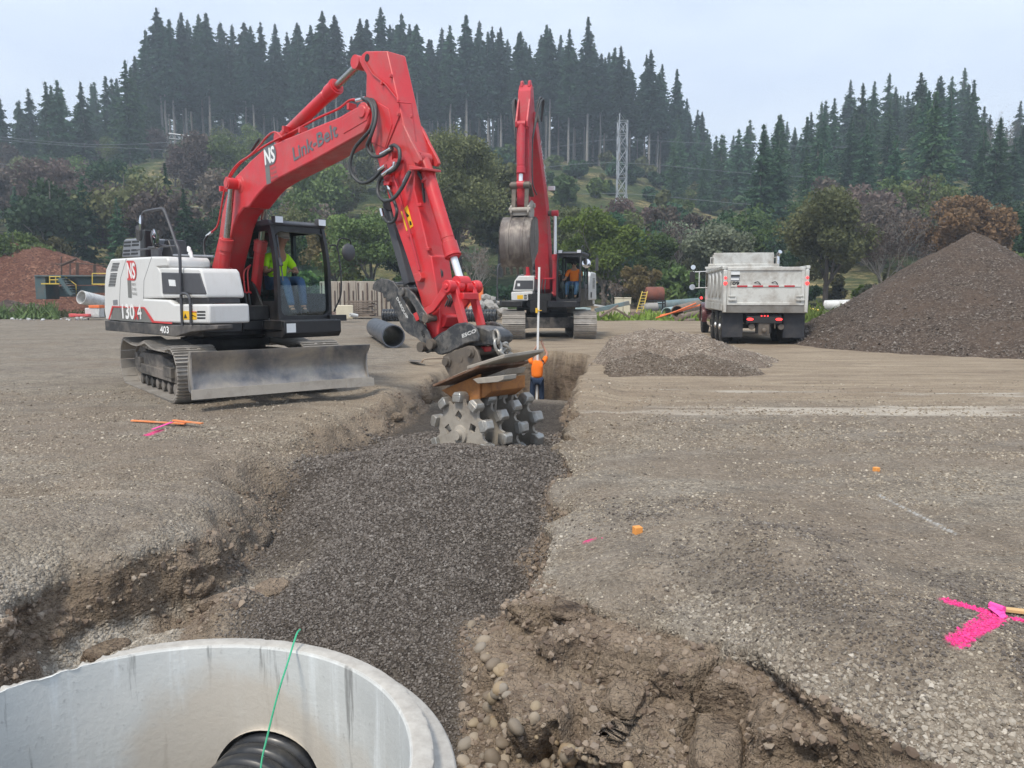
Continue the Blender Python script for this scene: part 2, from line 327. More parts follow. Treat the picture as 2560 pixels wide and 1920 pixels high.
def raw_mesh(name, v, f, mats, attrs=(), smooth=False, midx=None):
    me = bpy.data.meshes.new(name); k = f.shape[1]; me.vertices.add(len(v)); me.vertices.foreach_set('co', np.ascontiguousarray(v, np.float32).ravel())
    me.loops.add(f.size); me.loops.foreach_set('vertex_index', np.ascontiguousarray(f, np.int32).ravel())
    me.polygons.add(len(f)); me.polygons.foreach_set('loop_start', np.arange(0, f.size, k, dtype=np.int32))
    me.polygons.foreach_set('loop_total', np.full(len(f), k, np.int32))
    for m in mats: me.materials.append(m)
    if smooth: me.polygons.foreach_set('use_smooth', np.ones(len(f), bool))
    if midx is not None: me.polygons.foreach_set('material_index', midx.astype(np.int32))
    me.update()
    for n, a in attrs:
        at = me.attributes.new(n, 'FLOAT_COLOR', 'POINT'); at.data.foreach_set('color', np.ascontiguousarray(a, np.float32).ravel())
    me.validate(); o = bpy.data.objects.new(name, me); SC.collection.objects.link(o); return o

def ground_material():
    m, nt, b, o = newmat('yard_ground'); L = nt.links.new
    pos = N(nt, 'ShaderNodeNewGeometry').outputs['Position']
    at = N(nt, 'ShaderNodeAttribute', attribute_name='mask'); sp = N(nt, 'ShaderNodeSeparateColor'); L(at.outputs['Color'], sp.inputs[0])
    at2 = N(nt, 'ShaderNodeAttribute', attribute_name='mask_b'); sp2 = N(nt, 'ShaderNodeSeparateColor'); L(at2.outputs['Color'], sp2.inputs[0])
    def peb(scale, jit=1):
        v = N(nt, 'ShaderNodeTexVoronoi', i_Scale=scale, i_Randomness=jit); L(pos, v.inputs['Vector']); return v
    v1 = peb(42); v2 = peb(95); s1 = N(nt, 'ShaderNodeSeparateColor'); L(v1.outputs['Color'], s1.inputs[0]); s2 = N(nt, 'ShaderNodeSeparateColor'); L(v2.outputs['Color'], s2.inputs[0])
    big = noise(nt, pos, .6, 5, .6); med = noise(nt, pos, 3.1, 6, .65); fine = noise(nt, pos, 24, 6, .7)
    strk = noise(nt, mapping(nt, pos, (.35, 2.6, 1)), 1.3, 6, .65)
    def gravelcol(lo, mid, hi, white):
        a = ramp(nt, s1.outputs[0], [(.0, lo), (.45, mid), (.85, hi), (1, white)]); c = ramp(nt, s2.outputs[1], [(.0, lo), (.5, mid), (.9, hi), (1, white)])
        return mixc(nt, .5, a, c)
    yard = gravelcol((0.115, 0.094, 0.070), (0.250, 0.212, 0.164), (0.370, 0.320, 0.248), (0.580, 0.516, 0.409))
    yard = mixc(nt, ramp(nt, big, [(.40, 0), (.60, .9)]), yard, mixc(nt, .5, yard, (.17, .135, .105)))
    yard = mixc(nt, ramp(nt, strk, [(.42, 0), (.60, .45)]), yard, mixc(nt, .55, yard, (.30, .27, .235)))
    yard = mixc(nt, ramp(nt, med, [(.48, 0), (.64, .75)]), yard, mixc(nt, .6, yard, (.10, .085, .07)))
    tanc = mixc(nt, ramp(nt, strk, [(.35, 0), (.65, 1)]), (0.250, 0.186, 0.126), (0.480, 0.382, 0.265)); tanc = mixc(nt, .35, tanc, gravelcol((0.130, 0.100, 0.072), (0.250, 0.201, 0.146), (0.380, 0.315, 0.235), (0.550, 0.477, 0.365)))
    col = mixc(nt, sp.outputs[2], yard, mixc(nt, fine, (.42, .37, .30), (.55, .49, .41)))
    tf = N(nt, 'ShaderNodeMath', operation='MULTIPLY'); L(at.outputs['Alpha'], tf.inputs[0]); tf.inputs[1].default_value = .85
    inv = N(nt, 'ShaderNodeMath', operation='SUBTRACT'); inv.inputs[0].default_value = 1; L(sp.outputs[2], inv.inputs[1])
    tf2 = N(nt, 'ShaderNodeMath', operation='MULTIPLY'); L(tf.outputs[0], tf2.inputs[0]); L(inv.outputs[0], tf2.inputs[1])
    col = mixc(nt, tf2.outputs[0], col, tanc)
    col = mixc(nt, sp2.outputs[0], col, gravelcol((0.170, 0.148, 0.122), (0.310, 0.277, 0.231), (0.460, 0.420, 0.357), (0.620, 0.573, 0.496)))
    darkc = gravelcol((0.026, 0.021, 0.017), (0.065, 0.053, 0.043), (0.112, 0.095, 0.077), (0.190, 0.167, 0.139))
    darkc = mixc(nt, ramp(nt, med, [(.45, 0), (.7, .5)]), darkc, mixc(nt, .5, darkc, (.10, .08, .062)))
    col = mixc(nt, sp.outputs[0], col, darkc)
    layer = noise(nt, mapping(nt, pos, (1.5, 1.5, 7)), 1.6, 7, .68, .5)
    dirtc = ramp(nt, layer, [(.28, (.07, .05, .037)), (.43, (.18, .135, .098)), (.54, (.31, .24, .175)), (.62, (.22, .168, .122)), (.76, (.42, .35, .27))])
    lw_ = N(nt, 'ShaderNodeSeparateXYZ'); L(pos, lw_.inputs[0]); cl = N(nt, 'ShaderNodeMath', operation='MULTIPLY'); L(ramp(nt, med, [(.45, 0), (.58, 1)]), cl.inputs[0]); cl.inputs[1].default_value = .55
    dirtc = mixc(nt, cl.outputs[0], dirtc, (.30, .235, .165))
    dirtc = mixc(nt, ramp(nt, fine, [(.35, .6), (.62, 0)]), dirtc, mixc(nt, .6, dirtc, (.05, .035, .027)))
    col = mixc(nt, sp.outputs[1], col, dirtc)
    pn = ramp(nt, s2.outputs[2], [(.08, .3), (.22, 1)])
    def mul(a, c_): q = N(nt, 'ShaderNodeMath', operation='MULTIPLY'); L(a, q.inputs[0]); L(c_, q.inputs[1]); return q.outputs[0]
    col = mixc(nt, mul(sp2.outputs[1], pn), col, (.85, .05, .25)); col = mixc(nt, mul(sp2.outputs[2], pn), col, (.62, .62, .60))
    L(col, b.inputs['Base Color']); b.inputs['Roughness'].default_value = .93; b.inputs['Specular IOR Level'].default_value = .25
    # relief: pebbles over lumps
    inv1 = N(nt, 'ShaderNodeMath', operation='MULTIPLY_ADD'); L(v1.outputs['Distance'], inv1.inputs[0]); inv1.inputs[1].default_value = -1.1; L(fine, inv1.inputs[2])
    add = N(nt, 'ShaderNodeMath', operation='MULTIPLY_ADD'); L(v2.outputs['Distance'], add.inputs[0]); add.inputs[1].default_value = -.5; L(inv1.outputs[0], add.inputs[2])
    dv = N(nt, 'ShaderNodeTexVoronoi', i_Scale=17.0); dv.feature = 'DISTANCE_TO_EDGE'; L(mapping(nt, pos, (1, 1, 1.8)), dv.inputs['Vector']); dh = N(nt, 'ShaderNodeMath', operation='MULTIPLY_ADD'); L(ramp(nt, dv.outputs['Distance'], [(.0, 0), (.06, .35), (.3, .6)]), dh.inputs[0]); dh.inputs[1].default_value = .22; L(layer, dh.inputs[2])
    dhm = N(nt, 'ShaderNodeMath', operation='MULTIPLY'); L(dh.outputs[0], dhm.inputs[0]); L(sp.outputs[1], dhm.inputs[1]); n0 = bumpn(nt, dhm.outputs[0], .9, .05, b); n1 = bumpn(nt, med, .6, .05, b, n0); bumpn(nt, add.outputs[0], .9, .018, b, n1)
    return m
M_ground = ground_material()
ys = np.concatenate([[-12, -4, -1, 0, .2], .35 * np.exp(np.arange(0, 1140) * .0048)]); ys = ys[ys < 84]
us = np.concatenate([[-14, -6, -3, -2, -1.6, -1.4], np.linspace(-1.25, 1.25, 760), [1.4, 1.6, 2, 3, 6, 14]])
YY, UU = np.meshgrid(ys, us, indexing='ij'); XX = UU * (np.maximum(YY, 0) * .86 + 1.3)
gx_, gy_, gz_, gm_, gl_, gs_ = terrain(XX, YY)
ground = grid_mesh('ground', gx_, gy_, gz_, [M_ground], [('mask', gm_.reshape(-1, 4)), ('mask_b', np.stack([gl_, *paint(XX, YY), gl_ * 0 + 1], -1).reshape(-1, 4))])
tag(ground, 'gravel yard with an open trench part filled with dark gravel', 'ground', kind='structure')
def hills_z(x, y):
    a = np.clip(x / np.maximum(y, 1), -1.4, 1.4)
    zr = interp(a, [(-1.4, 20), (-.9, 22), (-.66, 27), (-.55, 30), (-.47, 36), (-.40, 37), (.05, 37), (.16, 33), (.22, 28), (.27, 25.5), (.33, 28), (.42, 35), (.50, 38), (.57, 37), (.63, 31), (.7, 27), (1.4, 20)])
    d = np.hypot(x * .6, y); t = np.clip((d - 66) / 150, 0, 1); t = t * t * (3 - 2 * t) * .55 + t * .45
    return zr * t + 2.2 * fbm(x * .03, y * .03, s=101) * sstep(70, 120, d) + .9 * fbm(x * .12, y * .12, s=102) * sstep(70, 100, d) + .16 * np.clip(d - 216, 0, 45) + sstep(45, 70, y) * .6
def hill_material():
    m, nt, b, o = newmat('hillside'); pos = N(nt, 'ShaderNodeNewGeometry').outputs['Position']
    n1 = noise(nt, pos, .09, 6, .65); n2 = noise(nt, pos, .6, 6, .7); n3 = noise(nt, pos, 3, 5, .7)
    c = ramp(nt, n1, [(.36, (.05, .08, .03)), (.48, (.11, .13, .05)), (.56, (.28, .23, .11)), (.68, (.48, .38, .20))])
    c = mixc(nt, ramp(nt, n2, [(.42, 0), (.56, .85)]), c, (.045, .062, .026)); c = mixc(nt, ramp(nt, n3, [(.4, .5), (.6, 0)]), c, (.02, .03, .014))
    nt.links.new(c, b.inputs['Base Color']); b.inputs['Roughness'].default_value = 1; b.inputs['Specular IOR Level'].default_value = .1
    bumpn(nt, n2, .8, .8, b); return m
hx = np.linspace(-420, 420, 300); hy = np.concatenate([np.linspace(60, 260, 130), np.linspace(268, 620, 30)]); HY, HX = np.meshgrid(hy, hx, indexing='ij')
hz = hills_z(HX, HY); hz[0, :] = -2
hill = grid_mesh('hills', HX, HY, hz, [hill_material()]); tag(hill, 'grassy forested hills rising behind the yard', 'hills', kind='structure')
# ---------------------------------------------------------------- shared machine materials
RED = (.62, .028, .035)
M = dict(
    red=mat('red_paint', RED, .42, 0, .09, (.36, .13, .11), .45, 1.1, coat=.15, bump=.05, bscale=30),
    red_dull=mat('weathered_red_paint', (.50, .03, .045), .5, 0, .10, (.26, .15, .12), .35, 2.2),
    white=mat('white_paint', (.66, .66, .64), .42, 0, .04, (.46, .42, .36), .22, 2.2, streak=True),
    black=mat('black_paint', (.018, .018, .020), .42, 0, .2, (.10, .09, .08), .25, 3),
    dusty=mat('dusty_black_paint', (.035, .035, .036), .6, 0, .2, (.19, .17, .15), .55, 2.5),
    plastic=mat('dark_grey_plastic', (.065, .067, .075), .5, 0, .1, (.16, .15, .14), .2, 3),
    track=mat('worn_track_steel', (.40, .37, .33), .52, .35, .25, (.30, .27, .235), .6, 4, bump=.3),
    frame=mat('dusty_track_frame', (.05, .048, .045), .75, 0, .2, (.24, .21, .18), .65, 2.2, bump=.2),
    blade=mat('scoured_blade_steel', (.20, .205, .22), .45, .35, .35, (.46, .41, .34), .7, 1.6, bump=.2),
    mud=mat('dried_mud_steel', (.40, .365, .315), .85, 0, .12, (.20, .17, .14), .4, 3, bump=.4),
    chrome=mat('chromed_rod', (.75, .75, .74), .16, 1, .03, rvar=.04),
    rod=mat('dull_chromed_rod', (.42, .41, .37), .28, 1, .08, rvar=.06),
    whiterod=mat('bright_chromed_rod', (.82, .84, .84), .35, .5, .03, rvar=.06),
    hose=mat('rubber_hose', (.045, .05, .052), .5, 0, .2, (.12, .11, .1), .3, 4),
    pad=mat('polished_pad_steel', (.40, .40, .38), .42, .5, .2, (.30, .265, .22), .7, 6, bump=.3),
    disc=mat('mud_coated_wheel_steel', (.36, .325, .275), .8, 0, .14, (.20, .17, .14), .45, 4, bump=.4),
    rust=mat('rusty_brown_plate', (.16, .085, .05), .75, .1, .3, (.30, .24, .19), .45, 5, bump=.3),
    orange_rust=mat('orange_rusty_steel', (.40, .17, .05), .8, 0, .25, (.16, .08, .05), .5, 6, bump=.3),
    ear=mat('worn_brown_grey_casting', (.13, .11, .09), .62, .2, .3, (.25, .2, .15), .4, 4, bump=.2),
    coupler=mat('scuffed_black_steel', (.05, .053, .057), .45, .3, .25, (.27, .25, .22), .5, 7, bump=.25),
    dark=mat('dark_machinery', (.012, .012, .013), .7, 0, .3, (.05, .045, .04), .3, 5),
    yellow=mat('yellow_sticker', (.85, .50, .02), .45, 0, .03),
    sticker=mat('white_sticker', (.78, .80, .80), .45, 0, .03),
    letter_grey=mat('grey_lettering', (.14, .14, .15), .45, 0, .03),
    letter_light=mat('pale_lettering', (.62, .62, .60), .5, 0, .05),
    letter_white=mat('white_lettering', (.82, .82, .80), .5, 0, .03),
    letter_black=mat('black_lettering', (.02, .02, .02), .5, 0, .03),
    stripe=mat('red_stripe', (.60, .05, .05), .45, 0, .04), greydecal=mat('grey_decal', (.17, .17, .16), .5, 0, .1),
    grille=mat('dull_silver_plastic', (.25, .26, .28), .45, .3, .08),
    lamp=mat('lamp_lens', (.72, .75, .78), .12, .2, .03), glass=glass_mat('tinted_glass', (.84, .94, .91), .1), glassc=glass_mat('clear_glass', (.92, .97, .95)),
    mirror=mat('mirror_glass', (.85, .85, .87), .04, 1, .01, rvar=.02), seat=mat('seat_fabric', (.03, .03, .032), .9, 0, .1),
    bucket=mat('worn_bucket_steel', (.13, .11, .10), .55, .3, .3, (.32, .29, .25), .5, 1.8, streak=True, bump=.3),
)
def text_mesh(s):
    cu = bpy.data.curves.new('t', 'FONT'); cu.body = s; cu.resolution_u = 3; cu.offset = 0
    ob = bpy.data.objects.new('t', cu); SC.collection.objects.link(ob)
    dg = bpy.context.evaluated_depsgraph_get(); me = bpy.data.meshes.new_from_object(ob.evaluated_get(dg))
    SC.collection.objects.unlink(ob); bpy.data.objects.remove(ob)
    vs = np.array([v.co for v in me.vertices]); fs = [tuple(p.vertices) for p in me.polygons]; bpy.data.meshes.remove(me); return vs, fs
def lettering(s, p0, ux, uy, width, height, m, parent, name='lettering', bold=.0):
    """flat text from corner p0, ux / uy unit vectors, fitted to width x height"""
    vs, fs = text_mesh(s); mn = vs.min(0); sz = vs.max(0) - mn; p0 = Vector(p0); ux = Vector(ux).normalized(); uy = Vector(uy); nrm = ux.cross(uy).normalized()
    b = MB()
    offs = [(0, 0)] if not bold else [(-bold, 0), (bold, 0), (0, bold), (0, -bold)]
    for k, (ox, oy) in enumerate(offs):
        b.add([p0 + ux * ((v[0] - mn[0]) / sz[0] * width + ox) + uy * ((v[1] - mn[1]) / sz[1] * height + oy) + nrm * k * .0006 for v in vs], fs)
    return b.build(name, m, parent)
def plate_holes(outer, holes, th, res=1):
    cu = bpy.data.curves.new('p', 'CURVE'); cu.dimensions = '2D'; cu.fill_mode = 'BOTH'; cu.extrude = th / 2
    for P in [outer] + holes:
        sp = cu.splines.new('POLY'); sp.points.add(len(P) - 1); sp.use_cyclic_u = True
        for q, p in zip(sp.points, P): q.co = (p[0], p[1], 0, 1)
    ob = bpy.data.objects.new('p', cu); SC.collection.objects.link(ob)
    dg = bpy.context.evaluated_depsgraph_get(); me = bpy.data.meshes.new_from_object(ob.evaluated_get(dg))
    SC.collection.objects.unlink(ob); bpy.data.objects.remove(ob)
    vs = [tuple(v.co) for v in me.vertices]; fs = [tuple(p.vertices) for p in me.polygons]; bpy.data.meshes.remove(me); return vs, fs

def track_path(L, r, h, sag, contact, n=400):
    """closed loop in x, z for a crawler belt: idler in front (+x)"""
    pts = []; xc = L / 2 - r
    rb = r
    for i in range(41):                                   # front wheel, from the bottom up
        a = -pi / 2 + pi * i / 40; pts.append((xc + rb * cos(a), rb + rb * sin(a)))
    for i in range(1, 60):                                # sagging top run with a carrier roller
        t = i / 60; x = xc - 2 * xc * t; hump = (math.exp(-((t - .5) / .10) ** 2)) * sag
        z = 2 * rb + (h - 2 * rb) * 0 - sag * abs(sin(2 * pi * t)) + hump * .35; pts.append((x, z))
    for i in range(41):
        a = pi / 2 + pi * i / 40; pts.append((-xc + rb * cos(a), rb + rb * sin(a)))
    for i in range(1, 40): pts.append((-xc + 2 * xc * i / 40, 0))
    return pts
def resample(pts, n):
    P = np.array(pts + [pts[0]]); d = np.r_[0, np.cumsum(np.hypot(*np.diff(P, axis=0).T))]; s = np.linspace(0, d[-1], n, endpoint=False)
    x = np.interp(s, d, P[:, 0]); z = np.interp(s, d, P[:, 1]); x2 = np.interp((s + .01) % d[-1], d, P[:, 0]); z2 = np.interp((s + .01) % d[-1], d, P[:, 1])
    return x, z, x2 - x, z2 - z, d[-1]
def undercarriage(root, ang, gauge, shoe, L, r, pitch, sag=.05, blade=None, scale=1):
    out = []
    path = track_path(L, r - .03, 0, sag, 0)
    n = int(round(resample(path, 10)[4] / pitch)); x, z, dx, dz, per = resample(path, n); pt = per / n
    for side in (-1, 1):
        yc = side * gauge / 2; b = MB()
        for i in range(n):
            t = Vector((dx[i], 0, dz[i])).normalized(); u = Vector((t.z, 0, -t.x))     # outward
            m = Matrix((t, Vector((0, 1, 0)), u)).transposed(); c = Vector((x[i], yc, z[i] + .03))
            b.obox(c, (pt * .93, shoe, .022), m)
            for k in (-.36, 0, .36): b.obox(c + t * pt * k + u * .022, (.016, shoe * .995, .03), m)
            b.obox(c - u * .05, (pt * .8, .15, .07), m)
            for s in (-1, 1): b.obox(c + t * pt * .2 + Vector((0, s * shoe * .12, 0)) + u * .016, (.03, .045, .02), m)
        o = b.build('track', M['track'], root); out.append(o)
        f = MB(); hw = L / 2 - r; sx = .13
        f.prism([(-hw + .25, .22), (hw - .32, .22), (hw - .28, .40), (hw - .45, .52), (.2, .60), (-hw + .35, .58), (-hw + .1, .48)], yc - sx, yc + sx)
        f.prism([(-hw + .3, .24), (hw - .4, .24), (hw - .4, .40), (-hw + .3, .40)], yc - sx - .05, yc + sx + .05)
        f.box(hw - .75, hw - .35, yc - .19, yc + .19, .30, .46); f.box(-hw + .2, -hw + .5, yc - .19, yc + .19, .34, .5)
        fr = f.build('track_frame', M['frame'], root, bevel=.012); out.append(fr)
        for k in range(7):
            rb = MB(); xr = -hw + .35 + (2 * hw - .7) * k / 6
            rb.lathe([(0, .05), (.01, .085), (.09, .085), (.10, .06), (.20, .06), (.21, .085), (.29, .085), (.30, .05)], (xr, yc - .15, .13), (0, 1, 0), 14)
            q = rb.build('roller', M['frame'], fr, smooth=40)
        wf = MB(); wf.lathe([(0, .07), (.0, .2), (.03, r - .09), (.07, r - .09), (.09, r - .06), (.21, r - .06), (.23, r - .09), (.27, r - .09), (.3, .2), (.3, .07)], (hw, yc - .15, r), (0, 1, 0), 28)
        q = wf.build('idler_wheel', M['frame'], root, smooth=40); out.append(q)
        ws = MB()
        for k in range(21):
            a = 2 * pi * k / 21; ws.obox((-hw + (r - .10) * cos(a), yc, r + (r - .10) * sin(a)), (.07, .06, .05), Matrix.Rotation(-a, 3, 'Y'))
        ws.lathe([(0, .06), (0, .15), (.06, .17), (.10, r - .11), (.16, r - .11), (.20, .17), (.26, .15), (.26, .06)], (-hw, yc - .13, r), (0, 1, 0), 28)
        q = ws.build('drive_sprocket', M['frame'], root, smooth=40); out.append(q)
    g = gauge / 2; c = MB(); s = scale
    c.prism([(-.55 * s, .45), (.55 * s, .45), (.5 * s, .66), (-.5 * s, .66)], -g * .55, g * .55)
    for sx in (-1, 1):
        for sy in (-1, 1):
            c.hexa([(sx * .25 * s, sy * .25, .35), (sx * .95 * s, sy * (g - .08), .28), (sx * .55 * s, sy * (g - .08), .28), (sx * .0, sy * .25, .35),
                    (sx * .30 * s, sy * .25, .68), (sx * .9 * s, sy * (g - .08), .50), (sx * .5 * s, sy * (g - .08), .50), (sx * .02, sy * .25, .68)])
    o = c.build('car_body', M['frame'], root, bevel=.015); out.append(o)
    sw = MB(); sw.lathe([(0, .62 * s), (.08, .62 * s), (.08, .70 * s), (.2, .70 * s), (.2, .6 * s), (.36, .6 * s)], (0, 0, .64), (0, 0, 1), 40)
    o = sw.build('slewing_ring', M['dark'], root, smooth=30); out.append(o)
    for o in out: o.rotation_euler.z = ang
    return out
def cylinder(p0, p1, rb, rr, frac, root, m, rodm, name, head=1.28, ex=0):
    """hydraulic cylinder: barrel from p0 covering frac of the way, rod to p1"""
    p0 = Vector(p0); p1 = Vector(p1); d = (p1 - p0); L = d.length; d.normalize(); B = L * frac; b = MB()
    b.lathe([(-.02, rb * .5), (.0, rb * .9), (.10, rb), (B * .93 - .16, rb), (B * .93 - .155, rb * 1.06), (B * .93 - .15, rb), (B - .20, rb), (B - .19, rb * head), (B - .05, rb * head), (B - .045, rb * head * 1.06), (B - .02, rb * head * 1.06), (B - .015, rb * .95), (B, rb * .95)], p0, d, 24)
    b.cyl(p0 - Vector((0, rb * 1.1, 0)), p0 + Vector((0, rb * 1.1, 0)), rb * .95, n=20)
    o = b.build(name, m, root, smooth=35)
    r = MB(); r.cyl(p0 + d * B, p1 - d * rb * .8, rr, n=20); ro = r.build('piston_rod', rodm, o, smooth=35)
    e = MB(); e.cyl(p1 - Vector((0, rb * 1.05, 0)), p1 + Vector((0, rb * 1.05, 0)), rb * 1.0, n=20); e.build('rod_eye', m, o, smooth=35)
    return o
def cab(root, x0, x1, xt, y0, y1, z0, z1, zb, M_in=None, open_front=True, lightbar=True):
    """operator's cab: x0 rear, x1 front foot, xt front top"""
    c = MB(); p = .055
    def fx(z): return x1 if z < z0 + .75 else x1 + (xt - x1) * ((z - z0 - .75) / (z1 - z0 - .75)) ** 1.6
    zz = [z0 + (z1 - z0 - .05) * i / 10 for i in range(11)]
    for y in (y0, y1):
        prof = [(fx(z), z) for z in zz]; poly = prof + [(q[0] - .11, q[1]) for q in reversed(prof)]
        c.prism(poly, y, y + (p if y == y0 else -p))
    for y in (y0, y1):
        sgn = 1 if y == y0 else -1; ya, yb = sorted((y, y + sgn * .06))
        c.box(x0, x0 + .14, ya, yb, z0, z1 - .05); c.box(x0 + .62, x0 + .70, ya, yb, z0, z1 - .05)
        c.box(x0, x1 - .06, ya, yb, z0 - .02, z0 + (.42 if y == y1 else .30)); c.box(x0 + .05, xt, ya, yb, z1 - .14, z1 - .04)
    c.box(x0, x0 + .06, y0 + .06, y1 - .06, z0, z0 + .55)
    c.box(x0, x0 + .06, y0 + .06, y1 - .06, z1 - .3, z1 - .05)
    c.box(x1 - .10, x1 + .01, y0 + .01, y1 - .01, z0 - .03, z0 + .07)
    c.box(xt - .10, xt + .005, y0 + .01, y1 - .01, z1 - .15, z1 - .05)
    # rounded opening corners
    for y, s in ((y0 + p, 1), (y1 - p, -1)):
        for zc_, sz in ((z0 + .07, 1), (z1 - .15, -1)):
            xx = fx(zc_)
            poly = [(y, zc_)] + [(y + s * .12 * (1 - sin(a)), zc_ + sz * .12 * (1 - cos(a))) for a in [pi / 2 * i / 6 for i in range(7)]]
            c.prism(poly, xx - .06, xx - .005, 'x')
    cb = c.build('cab', M['black'], root, bevel=.012)
    rf = MB(); rf.prism([(x0 - .02, z1 - .06), (xt + .03, z1 - .06), (xt + .05, z1 - .02), (xt - .05, z1 + .03), (x0 + .05, z1 + .03), (x0 - .03, z1)], y0 - .02, y1 + .02)
    rf.build('roof', M['plastic'], cb, bevel=.02)
    g = MB()
    yy = y0 + .03
    g.prism([(x0 + .14, z0 + .30), (x0 + .62, z0 + .30), (x0 + .62, z1 - .14), (x0 + .14, z1 - .14)], yy, yy + .006)
    g.prism([(x0 + .70, z0 + .30), (fx(z0 + .3) - .11, z0 + .30), (fx(z0 + .9) - .11, z0 + .9), (xt - .10, z1 - .14), (x0 + .70, z1 - .14)], yy, yy + .006)
    g.box(x0 + .02, x0 + .026, y0 + .06, y1 - .06, z0 + .55, z1 - .3)
    yy = y1 - .036
    g.prism([(x0 + .14, z0 + .42), (x0 + .62, z0 + .42), (x0 + .62, z1 - .14), (x0 + .14, z1 - .14)], yy, yy + .006)
    g.prism([(x0 + .70, z0 + .42), (fx(z0 + .42) - .11, z0 + .42), (fx(z0 + .9) - .11, z0 + .9), (xt - .10, z1 - .14), (x0 + .70, z1 - .14)], yy, yy + .006)
    g.build('side_window', M['glass'], cb)
    if open_front:
        g = MB(); g.box(x1 - .05, x1 - .044, y0 + p, y1 - p, z0 + .07, z0 + .55); g.build('lower_windscreen', M['glassc'], cb)
    st = MB(); sx = x0 + .30; ym = (y0 + y1) / 2
    st.box(sx - .02, sx + .50, ym - .25, ym + .25, z0 + .38, z0 + .52); st.box(sx - .14, sx - .02, ym - .25, ym + .25, z0 + .40, z0 + 1.02); st.box(sx - .13, sx - .04, ym - .13, ym + .13, z0 + 1.04, z0 + 1.25)
    st.box(sx, sx + .4, ym - .18, ym + .18, z0 + .05, z0 + .38)
    st.build('seat', M['seat'], cb, bevel=.03)
    cs = MB()
    for s in (-1, 1):
        cs.box(sx, sx + .62, ym + s * .36 - .07, ym + s * .36 + .07, z0 + .45, z0 + .58); cs.box(sx + .1, sx + .5, ym + s * .36 - .06, ym + s * .36 + .06, z0 + .05, z0 + .45)
        cs.lathe([(0, .05), (.02, .055), (.04, .045), (.06, .05), (.08, .038), (.10, .042), (.12, .02), (.20, .02), (.22, .028), (.29, .03), (.31, .015)], (sx + .56, ym + s * .36, z0 + .57), (.12, 0, 1), 12)
        cs.tube([(x1 - .28, ym + s * .09, z0 + .02), (x1 - .32, ym + s * .09, z0 + .45), (x1 - .30, ym + s * .10, z0 + .68)], .012, 6)
        cs.box(x1 - .33, x1 - .18, ym + s * .09 - .04, ym + s * .09 + .04, z0 + .05, z0 + .08)
    cs.build_each('control_console', M['plastic'], cb, k=5, bevel=.006)
    fl = MB(); fl.box(x0 + .02, x1 - .02, y0 + .02, y1 - .02, z0 - .03, z0 + .012); fl.build('cab_floor', M['plastic'], cb)
    for y in (y0 + .12, y1 - .08):
        w = MB(); w.box(xt - .02, xt + .09, y - .075, y + .075, z1 - .03, z1 + .085); w.box(xt - .04, xt - .0, y - .02, y + .02, z1 - .08, z1 + .01)
        wo_ = w.build('work_light', M['plastic'], cb, bevel=.012); w = MB(); w.box(xt + .091, xt + .096, y - .065, y + .065, z1 - .02, z1 + .075); w.build('lens', M['lamp'], wo_)
    return cb
def disc_mirror(c, nrm, r, root, face, back=None):
    nrm = Vector(nrm).normalized(); b = MB(); b.lathe([(-.05, r * .35), (-.035, r * .8), (-.012, r * .98), (0, r)], c, nrm, 28)
    o = b.build('mirror', M['plastic'], root, smooth=40); g = MB(); g.lathe([(.001, r * .95), (.010, r * .7), (.016, r * .35), (.018, .002)], c, nrm, 28); g.build('mirror_glass', face, o, smooth=60); return o
# ---------------------------------------------------------------- red and white excavator in front of the trench
A1 = R(-43); C1 = (-4.75, 12.8); E1 = Frame(C1, A1)
ex = empty('excavator', (C1[0], C1[1], 0), A1)
tag(ex, 'red and white tracked excavator with a dozer blade reaching its arm down over the trench', 'excavator')
def P3(cr_, uv, off): x, z = E1.L(*cr_(*uv), off); return (x, off, z)
def P2(cr_, pts, off): return [E1.L(*cr_(*p), off) for p in pts]
und = undercarriage(ex, R(-51.7) - A1, 1.93, .60, 3.50, .40, .165, .055)
RU = Matrix.Rotation(R(-51.7) - A1, 4, 'Z')
bl = MB(); n = 12; ybs = [(-1.27, 0), (-.0, 0), (.85, 0), (1.33, .03)]
prof = []
for i in range(n + 1):
    t = i / n; prof.append((2.50 - .17 * sin(pi * min(1, t * 1.05)) * .9 - .02 * t, .20 + .585 * t))
vs = []; K = len(prof)
for (yb, fw) in ybs:
    for (xx, zz) in prof: vs.append((xx + fw, yb, zz))
for (yb, fw) in ybs:
    for (xx, zz) in prof: vs.append((xx + fw - .03, yb, zz))
m_ = len(ybs) * K; fs = []
for j in range(len(ybs) - 1):
    for i in range(n):
        a = j * K + i; fs.append((a, a + 1, a + K + 1, a + K)); fs.append((m_ + a, m_ + a + K, m_ + a + K + 1, m_ + a + 1))
    a = j * K; fs.append((a, a + K, m_ + a + K, m_ + a)); a = j * K + n; fs.append((a, m_ + a, m_ + a + K, a + K))
for j in (0, len(ybs) - 1):
    for i in range(n): a = j * K + i; fs.append((a, m_ + a, m_ + a + 1, a + 1))
bl.add(vs, fs); bl.box(2.22, 2.29, -1.0, 1.0, .58, .66); bl.box(2.22, 2.29, -1.0, 1.0, .3, .36)
for y in (-1.27, 1.3): bl.prism([(2.30, .26), (2.49, .21), (2.42, .5), (2.46, .78), (2.38, .78), (2.28, .5)], y, y + .02)
blade = bl.build('dozer_blade', M['blade'], ex, smooth=35); blade.rotation_euler.z = R(-51.7) - A1
ce = MB(); ce.prism([(2.485, .16), (2.52, .16), (2.508, .29), (2.49, .29)], -1.29, 1.35); ce.prism([(2.50, .155), (2.53, .155), (2.515, .275), (2.505, .275)], .92, 1.38); ce.build('cutting_edge', M['mud'], blade)
ba = MB()
